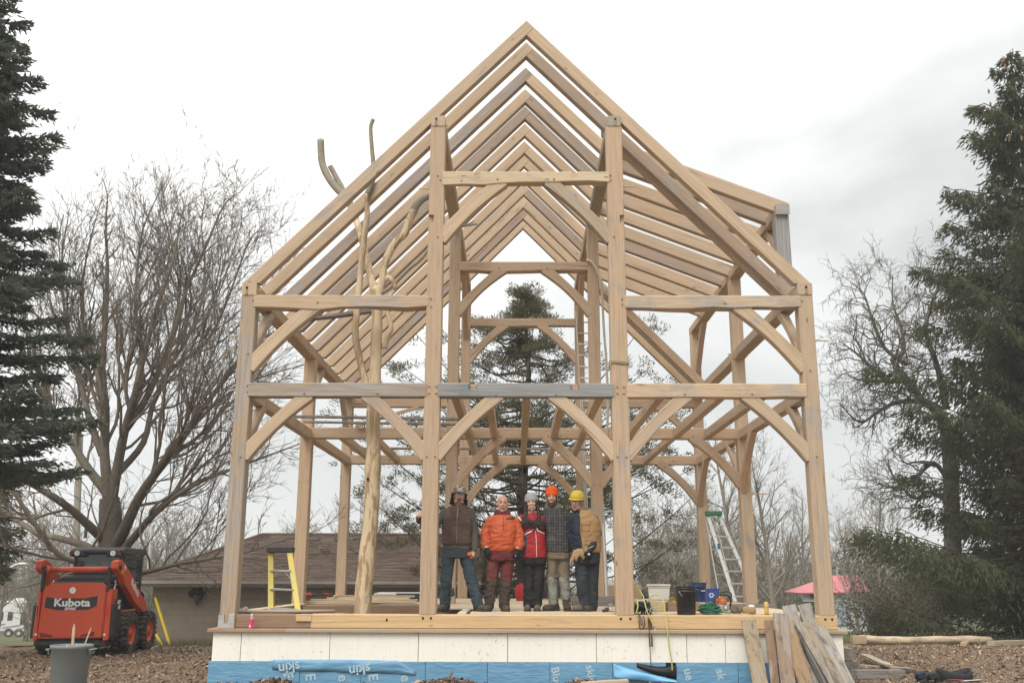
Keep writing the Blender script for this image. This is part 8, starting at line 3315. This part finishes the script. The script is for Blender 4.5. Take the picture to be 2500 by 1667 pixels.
_dirt = ORJ.math("MULTIPLY", ORJ.ramp(ORJ.math("ADD", _sp.outputs["Z"], ORJ.math("MULTIPLY", ORJ.noise(_c, 7, 5, .6), .3)), [(.98, .75), (1.32, 0.0)]), .9)
_col = ORJ.mix(_dirt, _col, (.20, .045, .026))
ORJ.bump(ORJ.noise(_c, 60, 3), .15, .003)
ORJ = ORJ.done(_col, .55, 0, .35)
mb = MB()
loft(mb, [(J(683, 592), .185, .135), (J(684, 575), .200, .15), (J(685, 530), .205, .158), (J(687, 460), .215, .16), (J(688, 395), .208, .150), (J(688, 352, .01), .162, .122), (J(688, 325, .02), .13, .10)], 26)
chain(mb, [(aL[0][0], .080), (aL[1][0], .074), (aL[2][0], .062), (aL[2][0].lerp(aL[3][0], .4), .052)])
chain(mb, [(aR[0][0], .080), (aR[1][0], .074), (aR[2][0], .062), (aR[2][0].lerp(aR[3][0], .4), .052)])
jk = P.garment("jacket", mb, ORJ, post=wrinkle(.011, 9, 6, [(J(0, 470).z, .12, .007, 17), (J(0, 545).z, .06, .010, 22)]))
P.seam("zip", jk, [(698, 345), (697, 390), (696, 440)], .004, ZIPD)
P.seam("logo", jk, [(725, 353), (731, 357), (738, 360)], .006, plain("logo_red", (.5, .12, .08), .5))
mb = MB()
ring = [P.hc + Vector((.092 * math.cos(a), .035 + .088 * math.sin(a), -.112 - .050 * max(0, -math.sin(a)) + .035 * max(0, math.sin(a)))) for a in [2 * math.pi * k / 20 for k in range(21)]]
mb.tube(ring, .030, 8).tube([q * 1.0 + Vector((0, .0, -.04)) for q in ring], .042, 8)
MAROON = cloth("maroon_hood", (.135, .030, .028), .25, 12, (.2, .08, .06), .3)
P.garment("hood", mb, MAROON, vox=.010, post=wrinkle(.006, 14, 4), parent=jk)
mb = MB()
mb.tube([J(712, 352, -.115), J(745, 346, -.10), J(775, 342, -.04)], [.012, .020, .022], 8)
P.garment("collar_flap", mb, cloth("grey_lining", (.10, .095, .09), .2), vox=.010, parent=jk)
BUR = cloth("burgundy_canvas", (.125, .026, .026), .22, 7, (.14, .075, .06), .5)
DKB = cloth("dark_brown_panel", (.062, .046, .038), .25, 8, (.15, .12, .095), .5)
mb = MB()
loft(mb, [(J(683, 660), .19, .125), (J(683, 615), .192, .132), (J(684, 575), .18, .125)], 24)
for l in (lL, lR):
    chain(mb, [(l[0][0], .096), (l[1][0], .082), (l[2][0] + Vector((0, 0, .01)), .074)])
tr = P.garment("trousers", mb, [BUR, DKB], post=wrinkle(.009, 8, 8, [(J(0, 830).z, .12, .009, 14), (J(0, 950).z, .12, .011, 18), (J(0, 660).z, .08, .006, 16)]))
kz = J(0, 800).z
tr.data.polygons.foreach_set("material_index", [1 if p_.center.z < kz + .02 * math.sin(p_.center.x * 30) else 0 for p_ in tr.data.polygons])
P.boots([(J(588, 1010, .02), rad(-4)), (J(702, 1010, .0), rad(10))], cloth("brown_muddy_boot", (.07, .05, .038), .3, 14, (.18, .14, .10), .6), SOLEM, 1.08)
GLV = cloth("black_glove", (.018, .019, .020), .3, 20, (.10, .09, .08), .3)
REFL = plain("reflective_cuff", (.55, .56, .57), .35, .2)
for h in (hL, hR):
    mb = MB()
    hand_shape(mb, *h[:5], 1.08, 1.22)
    capsule(mb, h[0] + Vector((0, 0, .05)), .048, h[0] - Vector((0, 0, .02)), .040)
    gl = P.garment("glove", mb, GLV, vox=.008, iters=2)
    MB()
    P.part("cuff_band", MB().lathe([(.0505, -.014), (.0515, .0), (.0505, .014)], 18, close=False).mesh("cuff_band", 0, True), REFL, gl).location = h[0] + Vector((0, 0, .045))

# ---------------- woman in the red jacket
SK3 = skin_mat("skin_fair", (.56, .36, .28), (.62, .41, .325))
P = Person("smiling woman with long dark hair, grey knit hat and red jacket with white stripes", 1297, 1493, .98, SK3)
P.head(P.J(902, 236, -.02), yaw=rad(-3), tilt=rad(-3), roll=rad(-5), k=1.0)
J = P.J
neck = J(900, 300, .02)
torso = [(J(922, 650), .165, .115), (J(920, 560), .155, .115), (J(915, 460), .165, .12), (J(908, 390), .18, .12), (J(903, 340, .01), .122, .09), (J(901, 305, .02), .09, .07)]
aL = [(J(830, 362, .01), .060), (J(812, 450, .10), .048), (J(830, 550, .18), .038), (J(845, 575, .2), .03)]
aR = [(J(974, 362, .03), .054), (J(1015, 440, .16), .048), (J(1060, 480, .30), .038), (J(1085, 480, .32), .03)]
lL = [(J(882, 660, .02), .10), (J(880, 840, -.01), .066), (J(880, 1000, .02), .050)]
lR = [(J(962, 660, .02), .10), (J(955, 840, -.01), .066), (J(940, 1000, .02), .050)]
hL = (J(845, 575, .2), Vector((.1, 0, -1)), Vector((.6, .8, 0)), .4, -1, .9)
hR = (J(1085, 480, .32), Vector((1, .1, .1)), Vector((0, -1, 0)), .3, 1, .9)
P.body([aL, aR], [lL, lR], torso, neck, [hL, hR], nose=.6, jaw=.9, slim=.78)
P.face(smile=.38, teeth=True, lipc=plain("rosy_lips", (.42, .13, .12), .45))
REDJ = cloth("red_ski_fabric", (.345, .022, .027), .16, 8, (.30, .04, .04), .3, rough=.6, bump=.1)
PURP = plain("dark_side_panel", (.075, .055, .075), .8)
mb = MB()
loft(mb, [(J(923, 638), .178, .13), (J(922, 600), .182, .135), (J(919, 520), .178, .135), (J(914, 450), .178, .132), (J(908, 392), .172, .124), (J(903, 344, .01), .132, .10), (J(901, 312, .02), .10, .085)], 26)
chain(mb, [(aL[0][0], .078), (aL[1][0], .070), (aL[2][0], .056)])
chain(mb, [(aR[0][0], .072), (aR[1][0], .066), (aR[2][0], .054)])
jk = P.garment("jacket", mb, [REDJ, PURP], post=wrinkle(.007, 9, 11, [(J(0, 560).z, .10, .005, 14)]))
x0 = J(862, 560).x
jk.data.polygons.foreach_set("material_index", [1 if (p_.center.x < J(866, 560).x + .018 * (p_.center.z - J(0, 560).z) * 8 and J(0, 622).z < p_.center.z < J(0, 450).z and p_.center.x > J(838, 560).x and p_.center.y < 0.0) else 0 for p_ in jk.data.polygons])
WST = plain("white_piping", (.72, .70, .66), .6)
P.seam("stripe", jk, [(853, 472), (875, 458), (902, 446), (911, 428)], .011, WST, flat=.5)
P.seam("stripe", jk, [(938, 416), (948, 440), (968, 450), (996, 463)], .011, WST, flat=.5)
P.seam("stripe", jk, [(800, 335), (822, 362), (838, 385)], .013, WST, flat=.5)
P.seam("stripe", jk, [(836, 490), (848, 520), (850, 545)], .007, WST, flat=.5)
P.seam("zip", jk, [(930, 440), (936, 500), (938, 570), (940, 632)], .004, WST)
P.seam("hem", jk, [(838, 632), (880, 637), (940, 636), (1012, 628)], .006, REDJ)
DKHAIR = NT("long_dark_hair")
_c = DKHAIR.coords(scale=(60, 60, 4), jitter=False)
DKHAIR = DKHAIR.done(DKHAIR.mix(DKHAIR.noise(_c, 1, 3), (.016, .010, .008), (.065, .040, .028)), .5, 0, .35)
mb = MB()
hr = random.Random(12)
for k in range(210):
    sx = -1 if k % 2 else 1
    a = hr.uniform(.0, 1.0)
    top = P.H(sx * (.066 + .014 * hr.random()), -.035 + .10 * a, .02 - .03 * hr.random())
    mid = P.hc + Vector((sx * (.085 + .03 * hr.random()) + .015, -.06 + .12 * a, -.16 - .05 * hr.random()))
    qx = hr.uniform(832, 930) if sx < 0 else hr.uniform(892, 1000)
    end = J(qx, hr.uniform(375, 435) if sx < 0 else hr.uniform(385, 445), -.158 + .04 * hr.random())
    m2 = mid.lerp(end, .5) + Vector((sx * .018, -.035, .0)) + Vector((hr.uniform(-.012, .012), 0, 0))
    out, _ = smooth_path([np.array(q) for q in (top, mid, m2, end)], [1] * 4, 4)
    mb.tube([Vector(q) for q in out], [.010] * (len(out) - 4) + [.009, .007, .005, .003], 5)
mb.ell(P.H(0, .05, -.03), (.085, .075, .12), 14, 9)
P.part("hair", mb.mesh("hair", 0, True), DKHAIR)
beanie(P, cloth("grey_knit", (.36, .36, .34), .2, 30, bump=.6),   .022, .142, r=.098, cuff=.05, slouch=.10)
BKP = cloth("black_ski_pants", (.017, .018, .019), .35, 7, (.09, .085, .08), .3, rough=.75)
mb = MB()
loft(mb, [(J(922, 690), .172, .115), (J(922, 650), .175, .12), (J(922, 610), .165, .115)], 24)
for l in (lL, lR):
    chain(mb, [(l[0][0], .095), (l[1][0], .078), (l[2][0] + Vector((0, 0, .03)), .074)])
P.garment("trousers", mb, BKP, post=wrinkle(.008, 8, 14, [(J(0, 860).z, .14, .008, 13), (J(0, 970).z, .06, .008, 20)]))
P.boots([(J(878, 1010, .02), rad(-6)), (J(940, 1010, .02), rad(4))], cloth("grey_muddy_boot", (.105, .09, .075), .3, 14, (.22, .19, .15), .6), SOLEM, .98)

# ---------------- bearded man in the plaid jacket
SK4 = skin_mat("skin_light", (.50, .305, .225), (.57, .36, .27))
P = Person("bearded man in a bright orange knit hat and dark plaid jacket with khaki trousers", 1364, 1492, 1.06, SK4)
P.head(P.J(1052, 197, .0), yaw=rad(-2), tilt=rad(-2), roll=rad(2), k=1.05)
J = P.J
neck = J(1054, 268, .03)
torso = [(J(1098, 610), .175, .12), (J(1095, 540), .18, .128), (J(1090, 450), .195, .135), (J(1082, 360), .21, .138), (J(1074, 304, .01), .15, .108), (J(1062, 268, .02), .105, .08)]
aL = [(J(1004, 330, .04), .062), (J(985, 430, .18), .054), (J(940, 470, .25), .043), (J(920, 465, .25), .034)]
aR = [(J(1154, 330, .04), .062), (J(1190, 430, .10), .054), (J(1200, 540, .12), .043), (J(1195, 580, .1), .034)]
lL = [(J(1058, 615, .02), .098), (J(1052, 800, -.01), .066), (J(1068, 985, .02), .050)]
lR = [(J(1138, 615, .02), .098), (J(1146, 800, -.01), .066), (J(1163, 985, .02), .050)]
hL = (J(920, 465, .25), Vector((-1, .1, .1)), Vector((0, -1, 0)), .3, -1, 1.0)
hR = (J(1195, 580, .1), Vector((-.05, 0, -1)), Vector((-.6, .8, 0)), .5, 1, 1.0)
P.body([aL, aR], [lL, lR], torso, neck, [hL, hR])
P.face(smile=.3, teeth=True)
BRD1 = cloth("brown_beard", (.105, .055, .03), .35, 50, bump=.8)
mb = MB()
hr = random.Random(14)
for k in range(170):
    a = hr.uniform(-1.35, 1.35)
    q = hr.random()
    z = -.045 - .075 * q
    rx = .064 - .020 * q
    mb.ell(P.H(rx * math.sin(a), -.022 - (.064 + .008 * q) * math.cos(a), z - .012 * math.cos(a)), (.0085, .0075, .011), 6, 5)
for k in range(26):
    x = hr.uniform(-.032, .032)
    mb.ell(P.H(x, -.101 + abs(x) * .42, -.050 - abs(x) * .25), (.006, .004, .0045), 6, 4)
for k in range(20):
    sx = -1 if k % 2 else 1
    mb.ell(P.H(.068 * sx, -.022 + hr.uniform(-.02, .010), -.062 + .09 * k / 20), (.008, .014, .016), 6, 4)
mb.ell(P.H(0, -.03, -.105), (.045, .052, .028), 12, 8, R=P.R)
P.part("beard", mb.mesh("beard", 0, True), BRD1)
beanie(P, cloth("fluor_orange_knit", (.80, .105, .014), .1, 30, bump=.5), .026, .148, r=.093, cuff=.055)
PLAID = NT("dark_plaid_wool")
_c = PLAID.coords("Object", jitter=False)
_d = PLAID.n("ShaderNodeVectorMath", operation="ADD")
PLAID.t.links.new(_c, _d.inputs[0])
_nn = PLAID.n("ShaderNodeTexNoise")
_nn.inputs["Scale"].default_value = 7
PLAID.t.links.new(_c, _nn.inputs["Vector"])
_sc = PLAID.n("ShaderNodeVectorMath", operation="SCALE")
PLAID.t.links.new(_nn.outputs["Color"], _sc.inputs[0])
_sc.inputs["Scale"].default_value = .035
PLAID.t.links.new(_sc.outputs[0], _d.inputs[1])
_sp = PLAID.n("ShaderNodeSeparateXYZ")
PLAID.t.links.new(_d.outputs[0], _sp.inputs[0])


def _band(sock, freq, lo, hi, off=0.0):
    q = PLAID.math("FRACT", PLAID.math("MULTIPLY_ADD", sock, freq, 10.0 + off))
    q = PLAID.math("ABSOLUTE", PLAID.math("SUBTRACT", q, .5))
    return PLAID.ramp(q, [(lo, 1.0), (hi, 0.0)])


_x1, _z1 = _band(_sp.outputs["X"], 13, .14, .19), _band(_sp.outputs["Z"], 11, .14, .19)
_x2, _z2 = _band(_sp.outputs["X"], 13, .02, .045, .5), _band(_sp.outputs["Z"], 11, .02, .045, .5)
_col = PLAID.mix(PLAID.math("MULTIPLY", _x1, .6), (.030, .030, .033), (.105, .10, .098))
_col = PLAID.mix(PLAID.math("MULTIPLY", _z1, .5), _col, (.095, .088, .085))
_col = PLAID.mix(PLAID.math("MULTIPLY", _x2, .6), _col, (.20, .185, .17))
_col = PLAID.mix(PLAID.math("MULTIPLY", _z2, .5), _col, (.19, .175, .165))
_col = PLAID.mix(PLAID.ramp(PLAID.noise(_c, 9, 6, .7), [(.55, 0), (.72, .5)]), _col, (.20, .185, .165))
PLAID.bump(PLAID.noise(_c, 80, 3), .3, .003)
PLAID = PLAID.done(_col, .95, 0, .15)
mb = MB()
loft(mb, [(J(1098, 598), .192, .135), (J(1096, 550), .195, .142), (J(1091, 450), .205, .148), (J(1082, 366), .208, .144), (J(1075, 310, .01), .160, .118), (J(1064, 276, .02), .125, .095)], 26)
chain(mb, [(aL[0][0], .078), (aL[1][0], .070), (aL[2][0], .058)])
chain(mb, [(aR[0][0], .078), (aR[1][0], .072), (aR[2][0], .062), (aR[3][0] + Vector((0, 0, .02)), .055)])
jk = P.garment("jacket", mb, PLAID, post=wrinkle(.008, 9, 21, [(J(0, 450).z, .12, .005, 14)]))
P.seam("placket", jk, [(1058, 290), (1068, 380), (1075, 480), (1080, 590)], .0035, ZIPD)
P.seam("pocket_flap", jk, [(1100, 358), (1125, 372), (1150, 355)], .005, PLAID)
P.seam("pocket_flap", jk, [(1008, 362), (1030, 372), (1048, 358)], .005, PLAID)
mb = MB()
ring = [P.hc + Vector((.088 * math.cos(a) + .012, .04 + .085 * math.sin(a), -.108 - .055 * max(0, -math.sin(a)) + .04 * max(0, math.sin(a)))) for a in [2 * math.pi * k / 20 for k in range(21)]]
mb.tube(ring, .028, 8).tube([q + Vector((0, 0, -.035)) for q in ring], .038, 8)
P.garment("hood", mb, cloth("grey_fleece_hood", (.15, .155, .155), .2, 14), vox=.010, post=wrinkle(.006, 14, 4), parent=jk)
KHA = cloth("khaki_work_trousers", (.185, .150, .105), .25, 6, (.10, .085, .065), .5)
GRYD = cloth("pale_dusty_knee", (.245, .250, .225), .2, 8, (.15, .14, .12), .4)
mb = MB()
loft(mb, [(J(1098, 650), .178, .118), (J(1098, 610), .18, .124), (J(1098, 575), .17, .118)], 24)
for l in (lL, lR):
    chain(mb, [(l[0][0], .092), (l[1][0], .075), (l[2][0] + Vector((0, 0, .02)), .064)])
tr = P.garment("trousers", mb, [KHA, GRYD], post=wrinkle(.009, 9, 24, [(J(0, 800).z, .10, .010, 17), (J(0, 960).z, .07, .010, 24), (J(0, 650).z, .06, .005, 18)]))
kz = J(0, 790).z
tr.data.polygons.foreach_set("material_index", [1 if p_.center.z < kz + .02 * math.sin(p_.center.x * 40) else 0 for p_ in tr.data.polygons])
P.boots([(J(1075, 1005, .02), rad(-48)), (J(1163, 1005, .0), rad(2))], cloth("dark_leather_boot", (.055, .043, .034), .3, 14, (.15, .12, .09), .5), SOLEM, 1.1)

# ---------------- older man in the yellow helmet
SK5 = skin_mat("skin_rosy", (.50, .265, .21), (.56, .32, .26))
P = Person("older man in a yellow helmet, glasses and tan work vest over a navy jacket", 1428, 1494, .90, SK5)
P.head(P.J(1238, 228, -.03), yaw=rad(-24), tilt=rad(6), roll=rad(6), k=1.06)
J = P.J
neck = J(1262, 300, .03)
torso = [(J(1315, 610), .185, .14), (J(1310, 540), .195, .15), (J(1302, 450), .205, .155), (J(1298, 370), .205, .148), (J(1288, 320, .01), .145, .115), (J(1272, 290, .02), .105, .085)]
aL = [(J(1216, 352, -.03), .062), (J(1196, 450, .06), .056), (J(1215, 550, .06), .045), (J(1225, 575, .05), .034)]
aR = [(J(1362, 352, .02), .064), (J(1388, 460, .02), .056), (J(1352, 555, -.14), .044), (J(1336, 588, -.18), .034)]
lL = [(J(1275, 635, .02), .105), (J(1280, 830, -.01), .072), (J(1305, 1000, .02), .054)]
lR = [(J(1350, 635, .06), .105), (J(1350, 830, .06), .072), (J(1350, 1000, .10), .054)]
hL = (J(1225, 575, .05), Vector((.1, -.3, -1)), Vector((.6, .8, 0)), .5, -1, 1.0)
hR = (J(1336, 588, -.18), Vector((-.25, -.1, -.95)), Vector((-.6, .75, 0)), .65, 1, 1.0)
P.body([aL, aR], [lL, lR], torso, neck, [hL, hR], nose=1.4, jaw=1.05)
P.face(smile=.15, brow=plain("grey_brow", (.30, .27, .24), .9))
mb = MB()
hr = random.Random(22)
for k in range(60):
    sx = -1 if k % 2 else 1
    mb.ell(P.H(.076 * sx, hr.uniform(-.02, .07), hr.uniform(-.05, .05)), (.008, .016, .014), 6, 4, R=P.R)
P.part("hair", mb.mesh("hair", 0, True), plain("grey_hair", (.26, .24, .22), .8))
YHEL = plain("yellow_helmet_shell", (.58, .43, .045), .38, var=.08, dirt=(.4, .32, .12), dirt_amt=.4)
dome(P, .106, .118, YHEL, "helmet", brim=(1.22, .015), ridge=True, z0=.050)
glasses(P, FRAMEB, r=.017, bold=.0017)
NAV = cloth("navy_jacket_cloth", (.026, .034, .052), .25, 9, (.10, .095, .09), .25)
mb = MB()
loft(mb, [(c, rx * 1.02, ry * 1.04) for c, rx, ry in torso], 24)
chain(mb, [(aL[0][0], .076), (aL[1][0], .070), (aL[2][0], .056), (aL[3][0], .046)])
chain(mb, [(aR[0][0], .070), (aR[1][0], .070), (aR[2][0], .058), (aR[3][0] + Vector((0, 0, .02)), .046)])
jk = P.garment("jacket", mb, NAV, post=wrinkle(.008, 9, 31, [(J(0, 480).z, .12, .007, 15)]))
VST = cloth("tan_duck_canvas", (.36, .225, .105), .2, 7, (.24, .16, .09), .4)
mb = MB()
loft(mb, [(J(1318, 600), .200, .158), (J(1312, 540), .212, .168), (J(1304, 450), .222, .178), (J(1300, 370), .225, .178), (J(1290, 324, .01), .175, .150), (J(1278, 290, .02), .13, .105)], 28)
mb.ell(J(1354, 356, .03), (.066, .11, .078), 12, 8)


def cut_vest(me):
    """open front: drop the faces over the strip of navy jacket that shows"""
    bm = bmesh.new()
    bm.from_mesh(me)
    dead = []
    for f in bm.faces:
        c = f.calc_center_median()
        zt = (c.z - J(0, 600).z) / (J(0, 290).z - J(0, 600).z)
        xr = J(1262, 450).x + .035 * (1 - zt) - .02 * math.sin(zt * 3.1)
        if c.x < xr and c.y < .07:
            dead.append(f)
    bmesh.ops.delete(bm, geom=dead, context="FACES")
    bm.to_mesh(me)
    bm.free()


me = remesh(mb, .011, 3, post=wrinkle(.008, 8, 33, [(J(0, 540).z, .10, .006, 14)]))
cut_vest(me)
vest = P.part("vest", me, VST)
vest.modifiers.new("s", "SOLIDIFY").thickness = .012
mb = MB()
mb.tube([J(1258, 330, -.12), J(1272, 305, -.07), J(1292, 284, .03), J(1318, 284, .09)], [.016, .024, .028, .026], 9)
P.garment("collar", mb, VST, vox=.010, parent=vest, post=wrinkle(.004, 14, 2))
q = P.surf(vest, [J(1298, 385)], .004)
if q:
    P.part("pocket", MB().box(-.055, .055, -.006, .006, -.125, 0).mesh("pocket", bevel=.006), VST, vest).location = q[0] + Vector((0, -.003, .0))
    P.part("pocket_flap", MB().box(-.06, .06, -.008, .008, -.035, .012).mesh("pocket_flap", bevel=.006), VST, vest).location = q[0] + Vector((0, -.010, .0))
P.seam("seam", vest, [(1268, 385), (1268, 420), (1269, 450)], .004, ZIPD)
DNAVY = cloth("dark_navy_trousers", (.030, .036, .046), .25, 6, (.12, .115, .105), .4)
mb = MB()
loft(mb, [(J(1312, 680), .19, .14), (J(1313, 630), .195, .145), (J(1314, 590), .185, .14)], 24)
for l in (lL, lR):
    chain(mb, [(l[0][0], .112), (l[1][0], .094), (l[2][0] + Vector((0, 0, .01)), .086)])
P.garment("trousers", mb, DNAVY, post=wrinkle(.008, 7, 35, [(J(0, 960).z, .10, .007, 14), (J(0, 700).z, .1, .005, 12)]))
P.boots([(J(1305, 1010, .02), rad(-62)), (J(1352, 1010, .10), rad(-30))], BOOTM, SOLEM, 1.08)
mb = MB()
hand_shape(mb, *hR[:5], 1.08, 1.22)
capsule(mb, hR[0] + Vector((.012, .01, .045)), .046, hR[0], .038)
gl = P.garment("glove", mb, GLV, vox=.008, iters=2)
MB()
P.part("cuff_trim", MB().tube([hR[0] + Vector((.012 + .047 * math.cos(a), .01 + .047 * math.sin(a), .052 + .02 * math.cos(a))) for a in [2 * math.pi * k / 16 for k in range(17)]], .005, 6).mesh("cuff_trim"), plain("pale_trim", (.55, .48, .36), .8), gl)
P.part("glove_tag", MB().obox(hR[0] + Vector((-.02, -.045, -.05)), (.016, 0, 0), (0, .004, 0), (0, 0, .012)).mesh("glove_tag", bevel=.003), WHITEDEC, gl)
# tan leather tool belt
tb_ = MB()
for x, y_, w, h, r in ((1222, 618, .034, .085, .35), (1250, 606, .036, .070, .1), (1280, 612, .034, .085, -.25), (1206, 648, .026, .075, .35), (1236, 628, .03, .07, .0)):
    tb_.ell(J(x, y_, -.165), (w, .035, h), 12, 8, R=Matrix.Rotation(r, 3, "Y"))
belt = P.garment("tool_pouches", tb_, TANLEA, vox=.010, post=wrinkle(.008, 16, 41))
loop_ = []
for k in range(25):
    a = 2 * math.pi * k / 24
    loop_.append(J(1313, 585) + Vector((.205 * math.cos(a), .158 * math.sin(a), -.01)))
P.part("belt", MB().tube(loop_, .02, 6, flat=.4).mesh("belt"), TANLEA, belt)
# ------------------------------------------------------------------ thin haze volume, added to lift the dark tones
hz_m = bpy.data.materials.new("added_haze")
hz_m.use_nodes = True
hz_m.node_tree.nodes.clear()
_o = hz_m.node_tree.nodes.new("ShaderNodeOutputMaterial")
_v = hz_m.node_tree.nodes.new("ShaderNodeVolumePrincipled")
_v.inputs["Color"].default_value = (0.93, 0.95, 0.96, 1)
_v.inputs["Density"].default_value = 0.0011
hz_m.node_tree.links.new(_v.outputs[0], _o.inputs["Volume"])
tag(MB().box(-640, 640, -70, 960, -9.5, 24.0).obj("added_haze", hz_m), kind="stuff")
SC.cycles.volume_bounces = 0
bpy.context.view_layer.update()
